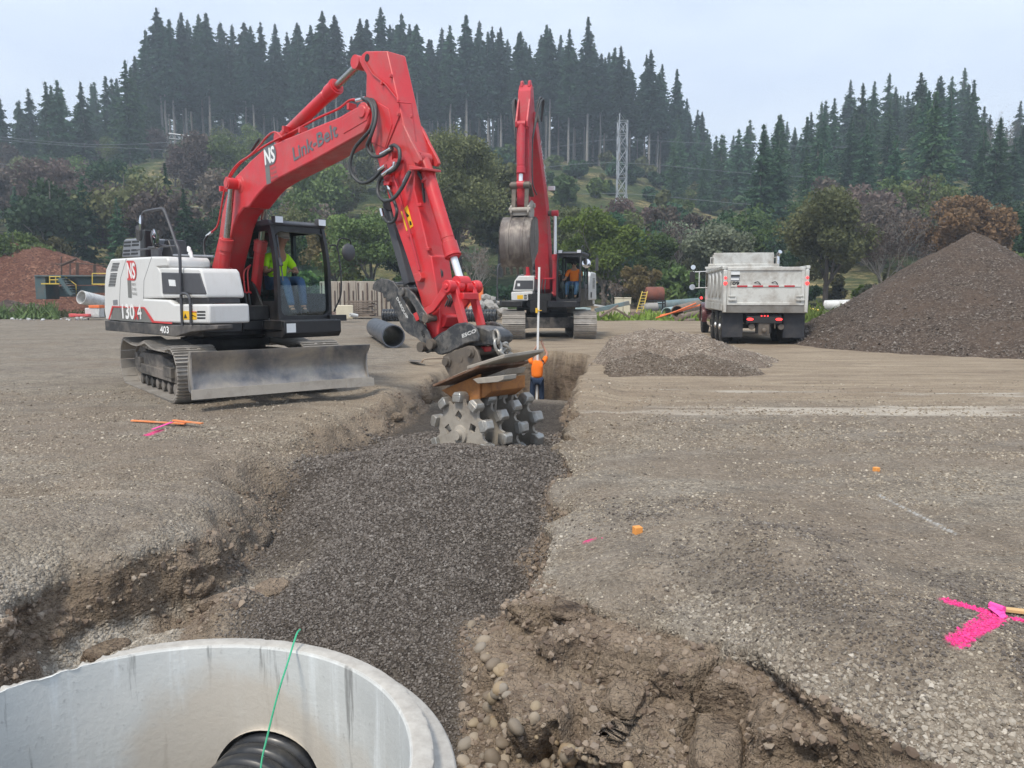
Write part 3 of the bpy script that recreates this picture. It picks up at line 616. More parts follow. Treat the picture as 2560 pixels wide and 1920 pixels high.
for y in (-.42, .42):
    ba.hexa([(.9, y - .09, .30), (2.26, y - .07, .34), (2.26, y + .07, .34), (.9, y + .09, .30), (.9, y - .09, .62), (2.26, y - .07, .56), (2.26, y + .07, .56), (.9, y + .09, .62)])
ba.box(1.0, 2.2, -.03, .03, .3, .4)
for o in ba.build_each('blade_arm', M['frame'], ex, bevel=.012): o.rotation_euler.z = R(-51.7) - A1
# --- upper works
def arc(r, a0, a1, n=14): return [(r * cos(a0 + (a1 - a0) * i / n), r * sin(a0 + (a1 - a0) * i / n)) for i in range(n + 1)]
th = math.asin(1.2 / 2.12)
dk = MB()
dk.prism(arc(2.10, pi - th, pi + th) + [(1.20, -1.19), (1.42, -1.05), (1.42, -.45), (1.0, -.42), (1.0, .12), (1.50, .15), (1.55, 1.10), (1.42, 1.22), (-1.7, 1.2)], .98, 1.14, 'z')
dk.prism(arc(1.75, pi - .5, pi + .5) + [(1.0, -.85), (.9, -.40), (.9, .40), (.8, .9)], .90, .98, 'z')
dk.prism([(.95, .86), (1.50, .86), (1.56, .93), (1.56, 1.13), (.95, 1.13)], .16, 1.2)
deck = dk.build('swing_deck', M['black'], ex, bevel=.015)
# side skirt with its taper towards the boom
sk = MB(); sk.prism(P2(c3, [(25, 1372), (880, 1428), (1400, 1425), (1400, 1480), (1080, 1510), (885, 1570), (30, 1492)], -1.205), -1.225, -1.0)
sk.build('skirt_panel', M['dusty'], ex, bevel=.012)
bw = MB()
bw.prism(arc(2.16, pi - th * .98, pi + th * .90, 20) + [(-1.35, -.9), (-1.35, 1.1)], 1.03, 2.02, 'z'); bw.build('counterweight', M['white'], ex, smooth=35, bevel=.04, seg=3)
rp = MB(); rp.prism(P2(c3, [(78, 622), (590, 592), (760, 592), (782, 640), (783, 722), (660, 728), (690, 780), (705, 1045), (725, 1100), (490, 1105), (482, 1398), (22, 1368), (2, 1250), (5, 900), (22, 745)], -1.2), -1.2, -.55)
pan = rp.build('rear_side_panel', M['white'], ex, bevel=.035, seg=3)
tb = MB(); tb.prism(P2(c3, [(655, 728), (700, 722), (1150, 735), (1176, 765), (1236, 1045), (1238, 1098), (640, 1100)], -1.2), -1.19, -.62); tb.build('tool_box', M['white'], ex, bevel=.03, seg=3)
dd = MB(); dd.prism(P2(c3, [(700, 785), (1168, 795), (1236, 1050), (716, 1046)], -1.2), -1.205, -1.17); dd.build('tool_box_door', M['plastic'], ex, bevel=.012)
lb = MB(); lb.prism(P2(c3, [(486, 1108), (800, 1122), (872, 1172), (1250, 1172), (1292, 1175), (1306, 1412), (486, 1396)], -1.2), -1.222, -.62); low = lb.build('lower_side_box', M['white'], ex, bevel=.03, seg=3)
st_ = MB(); st_.prism(P2(c3, [(845, 1100), (1240, 1100), (1255, 1165), (880, 1165)], -1.2), -1.17, -.7); st_.build('step_plate', M['black'], ex, bevel=.01)
def decal(cr_, pts, off, m, name, parent, th=.004): b = MB(); b.prism(P2(cr_, pts, off), off - th, off + .001); return b.build(name, m, parent)
# vents
lv = MB()
for i in range(6): lv.prism(P2(c3, [(110 - i * 5, 672 + i * 18), (192 - i * 5, 668 + i * 18), (189 - i * 5, 678 + i * 18), (107 - i * 5, 682 + i * 18)], -1.2), -1.204, -1.199)
for i in range(9): lv.prism(P2(c3, [(82 - i * 3, 797 + i * 18.5), (161 - i * 3, 795 + i * 18.5), (160 - i * 3, 806 + i * 18.5), (80 - i * 3, 808 + i * 18.5)], -1.2), -1.204, -1.199)
lv.build('louvre', M['letter_black'], pan)
sm = MB()
for pts in ([(580, 600), (583, 600), (490, 880), (484, 1105), (481, 1105), (487, 880)], [(270, 622), (273, 622), (205, 850), (190, 1160), (215, 1375), (212, 1375), (187, 1160), (202, 850)]):
    sm.prism(P2(c3, pts, -1.2), -1.2025, -1.199)
sm.build('panel_seam', M['letter_grey'], pan)
decal(c3, [(108, 1200), (200, 1205), (222, 1372), (85, 1362)], -1.224, M['greydecal'], 'decal', pan); decal(c3, [(470, 1210), (492, 1215), (600, 1398), (222, 1375), (210, 1206)], -1.226, M['greydecal'], 'decal', pan)
decal(c3, [(55, 1355), (100, 1195), (490, 1208), (500, 1215), (610, 1378), (832, 1395), (832, 1415), (590, 1398), (484, 1226), (112, 1212), (72, 1360)], -1.231, M['stripe'], 'stripe', pan)
def side_text(s, cr_, a, b_, hpx, off, m, parent, bold=0, name='lettering'):
    """text on a side face (normal -y): a,b_ = ends of the baseline in the photo, hpx = height in crop pixels"""
    p0 = Vector(P3(cr_, a, off)); p1 = Vector(P3(cr_, b_, off)); t = Vector(P3(cr_, (a[0], a[1] - hpx), off)); ux = (p1 - p0); up = Vector((-ux.z, 0, ux.x)).normalized()
    return lettering(s, p0, ux, up, ux.length, (t - p0).length, m, parent, name, bold)
side_text('130', c3, (228, 1345), (372, 1352), 168, -1.234, M['letter_white'], pan, .012)
side_text('X', c3, (370, 1352), (420, 1354), 135, -1.235, M['stripe'], pan, .014)
side_text('4', c3, (412, 1354), (462, 1350), 170, -1.236, M['letter_white'], pan, .006)
side_text('403', c3, (688, 1520), (792, 1528), 78, -1.228, M['letter_white'], ex, .006)
def logo(cr_, a, b_, off, parent, k, m1, m2):
    """stylised two-letter mark with a bar and three small lines"""
    p0 = Vector(P3(cr_, a, off)); ux = (Vector(P3(cr_, b_, off)) - p0); w = ux.length; ux.normalize(); up = Vector((-ux.z, 0, ux.x)); yv = Vector((0, -.002, 0))
    b = MB()
    def quad(x0, y0, x1, y1): b.add([p0 + ux * x * w + up * y * w for x, y in ((x0, y0), (x1, y0), (x1, y1), (x0, y1))], [(0, 1, 2, 3)])
    quad(.0, -.75, .38, .62)
    b.build('decal', m2, parent); b = MB()
    pts = [(0, 0), (.72, 0)] + [(.72 + .30 * sin(t), .42 - .42 * cos(t)) for t in [pi * i / 8 for i in range(9)]] + [(.0, .84)]
    b.add([p0 + ux * x * w + up * y * w + yv for x, y in pts], [tuple(range(len(pts)))]); b.build('decal', m2 if k else m1, parent)
    lettering('NS', p0 + ux * w * .06 + up * w * .10 + yv * 2, ux, up, w * .82, w * .64, M['letter_white'] if not k else M['stripe'], parent, 'lettering', w * .03)
    for i, s in enumerate(('NORTH', 'SOUND', 'PAVING')): lettering(s, p0 + ux * w * .46 - up * w * (.22 + .2 * i) + yv, ux, up, w * (.42 + .06 * i), w * .12, m2, parent)
logo(c3, (285, 880), (398, 888), -1.205, pan, 0, M['stripe'], M['greydecal'])
decal(c3, [(968, 1255), (1130, 1262), (1132, 1362), (972, 1362)], -1.223, M['yellow'], 'warning_sticker', low)
dw = MB(); dw.prism(P2(c3, [(975, 1345), (990, 1285), (1015, 1345)], -1.228), -1.230, -1.227); dw.prism(P2(c3, [(1075, 1300), (1120, 1325), (1120, 1332), (1075, 1312)], -1.228), -1.230, -1.227); dw.build('pictogram', M['letter_black'], low)
decal(c3, [(1060, 1258), (1128, 1262), (1128, 1272), (1060, 1268)], -1.229, M['stripe'], 'sticker', low)
sl = MB()
for i in range(3): sl.prism(P2(c3, [(1137, 1256 + i * 38), (1237, 1256 + i * 38), (1238, 1278 + i * 38), (1138, 1278 + i * 38)], -1.222), -1.2245, -1.221)
sl.build('vent_slot', M['letter_black'], low)
decal(c3, [(788, 872), (868, 878), (878, 955), (800, 950)], -1.206, M['sticker'], 'sticker', ex)
decal(c3, [(112, 1125), (165, 1118), (168, 1180), (116, 1184)], -1.2, M['grille'], 'sticker', pan)
# hood, grille box, exhaust
hd = MB(); hd.box(-1.6, -.30, -.95, 1.15, 1.14, 1.93); hd.box(-.30, .15, -.62, .12, 1.14, 1.80); hd.box(-1.2, -.55, -.55, 1.1, 1.93, 2.03); hd.box(-.62, .1, -.6, -.05, 1.80, 1.94)
hd.build('engine_hood', M['black'], ex, bevel=.03)
hr = MB(); hr.tube([P3(c3, (850, 575), -.55), P3(c3, (1340, 590), -.55)], .018, 8); hr.box(-1.0, -.2, -.58, -.50, 1.94, 1.99); hr.build('hood_rail', M['grille'], ex)
gb = MB(); gb.prism(P2(c3, [(215, 602), (240, 395), (262, 378), (452, 366), (500, 372), (500, 600)], -.62), -.62, -.25); grb = gb.build('intake_box', M['grille'], ex, bevel=.02)
gs = MB()
for r_ in ((405, 452), (445, 470), (508, 530), (550, 575)):
    for cx in (0, 1):
        u0 = 250 - (r_[0] - 405) * .1 + cx * 98; gs.prism(P2(c3, [(u0, r_[0] + 4 - cx * 8), (u0 + 80, r_[0] - cx * 8), (u0 + 77, r_[0] + 24 - cx * 8), (u0 - 3, r_[0] + 28 - cx * 8)], -.62), -.625, -.61)
gs.build('louvre', M['letter_black'], grb)
xs = MB(); xs.prism(P2(c3, [(452, 270), (505, 265), (515, 600), (450, 600)], -.68), -.70, -.56); xs.prism(P2(c3, [(740, 380), (780, 385), (845, 600), (690, 600)], -.4), -.4, -.1); xs.build('exhaust_guard', M['black'], ex, bevel=.02)
mb_ = MB(); mb_.prism(P2(c3, [(590, 480), (680, 500), (690, 600), (596, 600)], -.9), -.93, -.87); mb_.tube([P3(c3, (400, 510), -1.0), P3(c3, (660, 485), -1.0)], .014, 8); mb_.tube([P3(c3, (540, 480), -1.0), P3(c3, (880, 462), -1.15)], .014, 8)
mb_.tube(spline([P3(c3, (640, 350), -1.05), P3(c3, (650, 410), -1.08), P3(c3, (690, 450), -1.05), P3(c3, (760, 455), -1.05)]), .012, 8)
mb_.build('mirror_bracket', M['plastic'], ex, bevel=.006)
disc_mirror(P3(c3, (632, 372), -1.12), (.65, .75, .05), .15, ex, M['mirror']); disc_mirror(P3(c3, (440, 178), -1.02), (-.25, -1, .05), .125, ex, M['mirror'])
rb_ = MB(); rb_.tube([P3(c3, (425, 240), -.95), P3(c3, (430, 370), -.8)], .05, 10); rb_.build('mirror_post', M['plastic'], ex, smooth=40)
hl = MB(); hl.tube(spline([P3(c3, q, -1.235) for q in [(478, 80), (490, 50), (560, 32), (690, 12), (735, 35), (800, 200), (880, 430), (922, 560), (935, 900), (955, 1425)]], 6), .022, 10)
hl.build('hand_rail', M['plastic'], ex, smooth=60)
h2 = MB(); h2.tube(spline([P3(c3, q, -1.245) for q in [(940, 1055), (975, 1040), (1030, 1070), (1050, 1140), (1062, 1425)]], 6), .020, 10); h2.build('grab_rail', M['plastic'], ex, smooth=60)
# --- cab
cb1 = cab(ex, -.42, 1.30, 1.12, .22, 1.20, 1.13, 2.67, .9)
cl = MB(); mt = MB()
mt.tube(spline([(1.33, 1.22, 1.25), (1.38, 1.34, 1.6), (1.28, 1.36, 2.28), (1.22, 1.24, 2.34)], 6), .014, 8); mt.tube(spline([(1.26, 1.36, 2.30), (1.26, 1.42, 2.45), (1.26, 1.62, 2.44), (1.24, 1.64, 2.30)], 6), .012, 8); mt.box(1.28, 1.40, 1.1, 1.42, 1.10, 1.20)
mt.build('mirror_bracket', M['black'], ex, bevel=.004); disc_mirror((1.24, 1.60, 2.24), (-.6, -.1, 0), .15, ex, M['mirror'])
decal(c4, [(300, 1345), (358, 1345), (358, 1385), (300, 1385)], .21, M['sticker'], 'sticker', cb1)
sk2 = MB(); sk2.add([(1.563, .20, .95), (1.563, .36, .95), (1.563, .36, 1.09), (1.563, .20, 1.09)], [(0, 1, 2, 3)]); sk2.build('sticker', M['sticker'], deck)
for k, yy in enumerate((.40, .55)): pass
wp = MB()
for q in [(c4(400, 250), c4(460, 900))]: wp.tube([(1.20, .30, 2.45), (1.27, .31, 2.0), (1.32, .31, 1.75)], .012, 6)
wp.tube([(1.27, .29, 2.1), (1.30, .30, 1.98)], .03, 8); wp.build('wiper', M['plastic'], cb1)
# --- boom
bp = [(1512, 380), (1500, 362), (1470, 356), (1400, 392), (1345, 425), (1050, 545), (930, 600), (850, 672), (770, 755), (722, 855), (695, 960), (680, 1080), (655, 1190), (622, 1320)]
bn = P2(c1, bp, -.19) + P2(c3, [(1225, 970), (1235, 1060), (1260, 1125), (1396, 1135), (1430, 900), (1466, 700), (1536, 400), (1570, 250), (1625, 100), (1700, 0)], -.19) + P2(c1, [(842, 925), (895, 855), (935, 812), (1000, 770), (1200, 668), (1480, 512), (1505, 460)], -.19)
b = MB(); b.prism(bn, -.19, .17)
boom = b.build('boom', M['red'], ex, bevel=.02, seg=2)
bb_ = MB()
for s in (-1, 1):
    q = P3(c1, (795, 800), -.19); bb_.lathe([(0, .135), (.02, .13), (.03, .085), (.06, .075)], (q[0], s * .175 + (0 if s < 0 else 0), q[2]), (0, s, 0), 28)
    q = P3(c1, (1475, 398), -.19); bb_.lathe([(0, .12), (.012, .115), (.014, .075), (.03, .07)], (q[0], s * .185, q[2]), (0, s, 0), 24)
bb_.prism(P2(c1, [(1362, 440), (1430, 400), (1500, 368), (1512, 400), (1498, 445), (1370, 520)], -.19), -.197, -.18)
bb_.prism(P2(c3, [(1400, 800), (1420, 820), (1340, 1050), (1240, 1000), (1225, 965)], -.19), -.30, -.18)
bb_.build_each('boss', M['red'], boom, bevel=.006)
PK = P3(c1, (752, 795), -.29); PKm = (PK[0], PK[2])
pin = MB(); pin.lathe([(0, .055), (.0, .06), (.74, .06), (.76, .05)], (PK[0], -.39, PK[2]), (0, 1, 0), 20); pin.build('pivot_pin', M['red'], boom, smooth=40)
FT = P3(c3, (1400, 1400), -.29)
for y in (-.29, .29): cylinder((FT[0], y, FT[2] + .05), (PK[0], y, PK[2]), .085, .047, .615, ex, M['red'], M['rod'], 'boom_cylinder', 1.22)
cb_ = MB()
for y in (-.29, .29):
    q = P3(c3, (1430, 1035), -.29); cb_.lathe([(0, .10), (.03, .10)], (q[0] - .02, y, q[2]), (.1, 0, 1), 20); cb_.box(q[0], q[0] + .05, min(y, y * .25), max(y, y * .25), q[2] - .01, q[2] + .02)
    for k in (0, 1):
        yy = y * (.30 + .22 * k); cb_.tube(spline([(q[0] + .02, y * .75, q[2] + .45 - .0 * k), (q[0] + .04, yy, q[2] + .32), (q[0] + .05, yy, q[2])], 5), .013, 8)
cb_.build('pipe_clamp', M['red'], ex)
hs = MB()
for y in (-.29, .29):
    q = P3(c3, (1430, 1035), -.29)
    for k in (0, 1): yy = y * (.30 + .22 * k); hs.tube(spline([(q[0] + .05, yy, q[2]), (q[0] + .08, yy, q[2] - .25), (q[0] + .02, yy * .8, q[2] - .45), (q[0] - .1, yy * .4, q[2] - .5)], 6), .02, 8)
hs.build_each('boom_cylinder_hose', M['hose'], ex, smooth=60)
# lettering on the boom
side_text('Link-Belt', c1, (1095, 668), (1337, 530), 72, -.1935, M['letter_grey'], boom, .008)
logo(c1, (935, 705), (1000, 678), -.1935, boom, 0, M['letter_grey'], M['greydecal'])
rf_ = MB(); q0 = E1.L(*c1(950, 835), -.05); q1 = E1.L(*c1(1015, 800), -.05)
# --- stick
an = [c1(1455, 112), c1(1470, 80), c1(1490, 62), c1(1610, 60), c1(1700, 455), c1(1765, 650), c2(640, 700), c2(720, 1050), c2(800, 1400), (1078, 640), (1092, 727), (1100, 792), (1096, 835), (1084, 850), (1070, 838), (1062, 800), (1050, 744), (1016, 640), c2(440, 1050), c2(385, 830), c2(335, 640), c2(190, 180), c1(1502, 440), c1(1492, 300), c1(1495, 190), c1(1468, 145)]
an = [E1.L(*p, -.15) for p in an]; b = MB(); b.prism(an, -.15, .13); stick = b.build('stick', M['red'], ex, bevel=.012)
sb = MB()
sb.prism(P2(c1, [(1560, 345), (1500, 410), (1510, 560), (1600, 600), (1640, 470), (1620, 380)], -.15), -.158, -.14)
for y in (-.15, .13): # cylinder bracket ears
    sb.prism(P2(c2, [(520, 20), (560, 90), (620, 220), (700, 370), (715, 420), (690, 455), (650, 440), (630, 400), (560, 200)], -.15), y - .012, y + .03)
for uv in [(1638, 200), (1590, 242), (1680, 340), (1755, 425), (1680, 413)]: q = P3(c1, uv, -.15); sb.box(q[0] - .015, q[0] + .015, -.19, -.15, q[2] - .02, q[2] + .02)
for uv in [(610, 1200), (715, 880), (800, 1340)]: q = P3(c2, uv, -.15); sb.box(q[0] - .03, q[0] + .03, -.18, -.13, q[2] - .02, q[2] + .02)
sb.prism(P2(c2, [(680, 1600), (740, 1580), (760, 1640), (740, 1680), (690, 1670)], -.15), -.21, -.14)
sb.build_each('bracket', M['red'], stick, bevel=.006)
sp_ = MB(); sp_.tube([P3(c1, p, -.165) for p in [(1480, 110), (1530, 190), (1600, 245), (1680, 345), (1745, 350), (1760, 480), (1770, 560)]], .009, 8)
sp_.tube([P3(c2, p, -.185) for p in [(430, 580), (470, 700), (520, 900), (610, 1210), (700, 1560)]], .016, 8); sp_.tube([P3(c1, p, -.158) for p in [(1680, 413), (1600, 610)]], .006, 6)
sp_.build('grease_line', M['red_dull'], stick)
hd_ = MB(); q = P3(c1, (1500, 98), -.15); hd_.lathe([(0, .045), (.004, .045)], (q[0], -.155, q[2]), (0, 1, 0), 20); hd_.build('pin_hole', M['letter_black'], stick)
decal(c2, [(540, 925), (575, 885), (635, 1100), (600, 1130)], -.151, M['yellow'], 'warning_sticker', stick); decal(c2, [(508, 948), (525, 945), (580, 1140), (565, 1150)], -.151, M['yellow'], 'warning_sticker', stick)
dw = MB(); dw.prism(P2(c2, [(552, 948), (592, 990), (572, 1010)], -.157), -.159, -.156); dw.prism(P2(c2, [(595, 1045), (612, 1050), (620, 1085), (600, 1090)], -.157), -.159, -.156); dw.build('pictogram', M['letter_black'], stick)
# stick cylinder, bucket cylinder
a0 = P3(c1, (1030, 545), 0); a1 = P3(c1, (1462, 128), 0); cylinder(a0, a1, .085, .046, .73, ex, M['red'], M['rod'], 'stick_cylinder', 1.2)
k0 = P3(c2, (735, 400), 0); k1 = P3(c7, (840, 205), 0); cylinder(k0, k1, .078, .044, .805, ex, M['red'], M['whiterod'], 'bucket_cylinder', 1.2)
kl = MB(); kl.tube([P3(c2, p, .03) for p in [(850, 520), (860, 600), (1040, 1190)]], .014, 8); kl.lathe([(0, .09), (.03, .09)], P3(c2, (790, 620), 0), Vector(k1) - Vector(k0), 20); kl.box(k0[0] + .05, k0[0] + .15, -.05, .05, k0[2] - .35, k0[2] - .31); kl.build('pipe_clamp', M['red'], ex)
# linkage
def L7(*p): return P3(c7, p, 0)
ip = Vector(L7(850, 235)); cp = Vector(P3(c7, (930, 545), 0)); sp0 = Vector(P3(c7, (600, 470), 0))
lk = MB()
for y in (-.19, -.065, .065, .19): lk.cyl((ip.x, y - .045, ip.z), (ip.x, y + .045, ip.z), .068, n=20)
lk.cyl((ip.x, -.27, ip.z), (ip.x, .27, ip.z), .035, n=16)
for s in (-1, 1):
    y = s * .135; q = [Vector((ip.x, 0, ip.z)), Vector((cp.x, 0, cp.z))]; d = (q[1] - q[0]).normalized(); nn = Vector((d.z, 0, -d.x)) * .05
    lk.prism([((q[0] + nn).x, (q[0] + nn).z), ((q[1] + nn).x, (q[1] + nn).z), ((q[1] - nn).x, (q[1] - nn).z), ((q[0] - nn).x, (q[0] - nn).z)], y - .03, y + .03)
mid = (ip + cp) / 2; lk.box(mid.x - .06, mid.x + .06, -.12, .12, mid.z + .08, mid.z + .16)
lk.build('bucket_link', M['red'], ex, bevel=.01)
gl = MB()
for s in (-1, 1):
    y = s * .225; d = (sp0 - ip).normalized(); nn = Vector((d.z, 0, -d.x)) * .055; mm = (ip + sp0) / 2 + Vector((d.z, 0, -d.x)) * -.06
    gl.prism([((ip + nn).x, (ip + nn).z), ((mm + nn * .6).x, (mm + nn * .6).z), ((sp0 + nn).x, (sp0 + nn).z), ((sp0 - nn).x, (sp0 - nn).z), ((mm - nn).x, (mm - nn).z), ((ip - nn).x, (ip - nn).z)], y - .02, y + .02)
    gl.cyl((ip.x, y - .03, ip.z), (ip.x, y + .03, ip.z), .075, n=20)
gl.build('guide_link', M['red'], ex, bevel=.008)
vb = MB(); vb.prism(P2(c7, [(685, 445), (770, 450), (785, 470), (760, 540), (660, 600), (655, 500)], .0), -.11, .15); vb.build('valve_block', M['red'], ex, bevel=.01)
vh = MB()
for k, u in enumerate((705, 725, 745)): vh.tube(spline([P3(c7, (u, 440), -.05 + .04 * k), P3(c7, (u + 6, 390), -.05 + .04 * k), P3(c7, (u + 25, 340), 0), P3(c7, (u + 5, 300), .0)], 5), .013, 8)
vh.build_each('linkage_hose', M['hose'], ex, smooth=60)
# thumb
c8 = crop(820, 640, .217)
tmb = MB(); outl = [(525, 330), (560, 285), (610, 260), (690, 265), (760, 300), (810, 360), (850, 440), (905, 545), (960, 650), (1040, 730), (1120, 795), (1165, 870), (1205, 970), (1215, 1050), (1200, 1100), (1150, 1120), (1105, 1095), (1085, 1000), (1040, 950), (940, 900), (880, 850), (840, 780), (810, 700), (770, 620), (735, 565), (715, 520), (690, 530), (675, 480), (650, 485), (640, 430), (560, 400), (520, 385)]
pl = P2(c8, outl, -.2)
tmb.prism(pl, -.215, -.19); tmb.prism(pl, .165, .19)
q = [P2(c8, [u], -.2)[0] for u in ((640, 330), (770, 520), (900, 750))]
for x, z in q: tmb.cyl((x, -.2, z), (x, .18, z), .035, n=12)
tmb.prism(P2(c8, [(770, 330), (960, 330), (1040, 560), (1090, 740), (1000, 690), (860, 470)], 0), -.06, .06)
thm = tmb.build('thumb', M['coupler'], ex, bevel=.008)
th_l = MB(); lo = P2(c8, [(835, 395), (870, 362), (920, 375), (1000, 440), (1050, 520), (1130, 640), (1165, 690), (1150, 760), (1090, 770), (1060, 720), (1010, 600), (930, 480), (860, 460)], -.235)
th_l.prism(lo, -.25, -.22); th_l.prism(lo, .2, .225)
for uv in ((868, 412), (1112, 705)):
    x, z = P2(c8, [uv], -.235)[0]; th_l.cyl((x, -.28, z), (x, .25, z), .055, n=20)
th_l.build('thumb_link', M['coupler'], thm, bevel=.008)
tc_ = MB(); tc_.beam(P3(c2, (385, 900), .0), P3(c8, (950, 330), .0), .12, .13, (0, 1, 0)); tc_.cyl(P3(c2, (380, 880), -.08), P3(c2, (380, 880), .08), .07); tc_.build('thumb_cylinder', M['plastic'], thm, bevel=.012)
side_text('DAEQUIP', c8, (785, 492), (905, 730), 38, -.218, M['letter_light'], thm, .003); side_text('XD', c8, (1070, 862), (1100, 945), 40, -.218, M['letter_black'], thm, .003)
pw = MB()
for uv, r_ in (((1140, 1045), .06), ((1250, 1010), .06), ((1200, 720), .05)):
    x, z = P2(c8, [uv], -.2)[0]; pw.lathe([(0, r_ * .6), (0, r_), (.05, r_), (.06, r_ * .7), (.56, r_ * .7), (.57, r_), (.6, r_)], (x, -.31, z), (0, 1, 0), 20)
pw.build_each('pin', M['ear'], ex, smooth=40)
# coupler
co = [(1235, 770), (1290, 705), (1370, 650), (1430, 595), (1510, 548), (1630, 530), (1720, 558), (1775, 620), (1808, 700), (1808, 775), (1700, 785), (1640, 805), (1550, 852), (1440, 910), (1340, 942), (1290, 935), (1232, 890)]
cp_ = MB(); pl = P2(c6, co, -.22); cp_.prism(pl, -.235, -.205); cp_.prism(pl, .20, .23)
cp_.prism(P2(c6, [(1300, 760), (1480, 640), (1640, 590), (1790, 620), (1800, 760), (1650, 790), (1500, 850), (1330, 900)], -.0), -.18, .18)
nb = P2(c6, [(1890, 560)], 0)[0]
cp_.prism(P2(c6, [(1620, 600), (1760, 570), (1960, 590), (2060, 640), (2110, 700), (2100, 770), (2050, 810), (1850, 830), (1700, 790)], 0), -.14, .16)
cpl = cp_.build('quick_coupler', M['coupler'], ex, bevel=.02)
cx = MB(); e0 = P2(c6, [(2010, 720)], -.14)[0]; cx.lathe([(0, .05), (0, .08), (.05, .08), (.05, .04)], (e0[0], -.19, e0[1]), (0, 1, 0), 20); e0 = P2(c6, [(1385, 850)], -.235)[0]; cx.lathe([(0, .02), (.008, .02)], (e0[0], -.245, e0[1]), (0, 1, 0), 12)
cx.build('lifting_eye', M['coupler'], cpl, smooth=35)
side_text('ESCO', c6, (1590, 725), (1762, 655), 42, -.238, M['letter_light'], cpl, .003)
rr_ = MB(); e0 = P3(c6, (1895, 865), 0); rr_.box(e0[0] - .04, e0[0] + .04, -.06, .04, e0[2] - .03, e0[2] + .03); rr_.build('safety_latch', M['stripe'], cpl, bevel=.01)
# --- hydraulic hoses of the boom and stick
def hose(cr_, pts, offs, r, name='hose', m='hose', nn=8, n=8):
    b = MB(); O = np.interp(np.linspace(0, 1, len(pts)), np.linspace(0, 1, len(offs)), offs); b.tube(spline([P3(cr_, p, o) for p, o in zip(pts, O)], n), r, nn); return b.build(name, M[m], ex, smooth=60)
bh = [(1440, 330), (1480, 325), (1520, 350), (1535, 420), (1520, 490), (1480, 540), (1430, 600), (1405, 680), (1420, 750), (1470, 790), (1530, 770), (1590, 705)]
hose(c1, bh, [-.15, -.25, -.32, -.22], .022)
hose(c1, [(1460, 325), (1510, 330), (1545, 380), (1545, 450), (1520, 530), (1500, 590), (1530, 640), (1580, 640), (1640, 600)], [-.12, -.3, -.22], .022)
hose(c1, [(1475, 322), (1530, 330), (1550, 390), (1535, 470), (1515, 560), (1525, 620)], [-.08, -.24, -.2], .02)
hose(c2, [(395, 280), (440, 262), (490, 310), (490, 420), (440, 510), (340, 560), (280, 640), (270, 760), (330, 835), (420, 820), (500, 730), (560, 620), (600, 530)], [-.2, -.26, -.22, -.3, -.2], .023)
hose(c2, [(370, 690), (400, 760), (440, 850), (465, 950), (440, 1040), (380, 1065), (330, 1010)], [-.16, -.25, -.12], .02)
hose(c2, [(600, 530), (660, 540), (720, 620), (740, 780), (750, 980), (790, 1180), (850, 1400), (920, 1560), (925, 1640)], [-.15, -.05, -.02, -.04], .012)
hose(c2, [(640, 530), (690, 540), (735, 640), (750, 800), (765, 1000), (800, 1180), (870, 1400), (930, 1560), (938, 1640)], [-.13, -.03, .0, -.02], .012)
fit = MB()
for cr_, pts, o in ((c1, [(1440, 335), (1490, 322)], -.17), (c1, [(1565, 720), (1600, 695)], -.23), (c1, [(1575, 632), (1635, 598)], -.23), (c2, [(395, 285), (415, 320)], -.2), (c2, [(540, 650), (590, 545)], -.2), (c2, [(375, 680), (400, 750)], -.17), (c2, [(300, 920), (320, 1000)], -.12), (c2, [(320, 570), (390, 520), (440, 480), (440, 435)], -.24)):
    fit.tube([P3(cr_, p, o) for p in pts], .024, 10)
fit.build_each('hose_fitting', M['chrome'], ex, smooth=40)
mf = MB(); mf.prism(P2(c2, [(400, 330), (435, 330), (430, 420), (460, 400), (510, 410), (500, 440), (430, 470), (420, 590), (400, 590), (380, 470), (350, 480), (345, 440), (395, 430)], -.18), -.21, -.15); mf.prism(P2(c2, [(600, 470), (735, 490), (735, 515), (600, 520)], -.18), -.2, .1); mf.prism(P2(c2, [(335, 630), (400, 640), (395, 680), (340, 680)], -.18), -.2, -.14); mf.build('hose_manifold', M['red'], ex, bevel=.006)
# pipes along the top of the boom
for k, (dy, m, r_) in enumerate(((-.10, 'red', .014), (-.02, 'red', .014), (.07, 'hose', .017))):
    hose(c1, [(1440, 328 + k * 4), (1400, 335), (1340, 380), (1230, 430), (1100, 500), (960, 570), (860, 635), (790, 690), (735, 770)], [dy], r_, 'boom_pipe', m)
hose(c1, [(1030, 540), (990, 510), (950, 530), (900, 590), (850, 640), (790, 680), (740, 745), (710, 830), (690, 940), (670, 1030), (625, 1075)], [-.22, -.2, -.16], .014, 'boom_pipe', 'red'); hose(c1, [(905, 545), (880, 580), (862, 610)], [-.1], .02)
hose(c1, [(625, 1075), (600, 1110), (600, 1180), (625, 1240), (630, 1290), (608, 1330)], [-.2, -.3], .018)
fc = MB()
for p in [(1410, 365), (1140, 495), (1050, 490), (735, 770), (700, 820)]:
    q = P3(c1, p, -.12); fc.box(q[0] - .025, q[0] + .025, -.17, -.05, q[2] - .05, q[2] + .03)
fc.build_each('pipe_bracket', M['red'], ex, bevel=.004)
fi = MB(); fi.tube([P3(c1, (612, 1085), -.2), P3(c1, (640, 1062), -.2)], .022, 8); fi.build('hose_fitting', M['chrome'], ex)
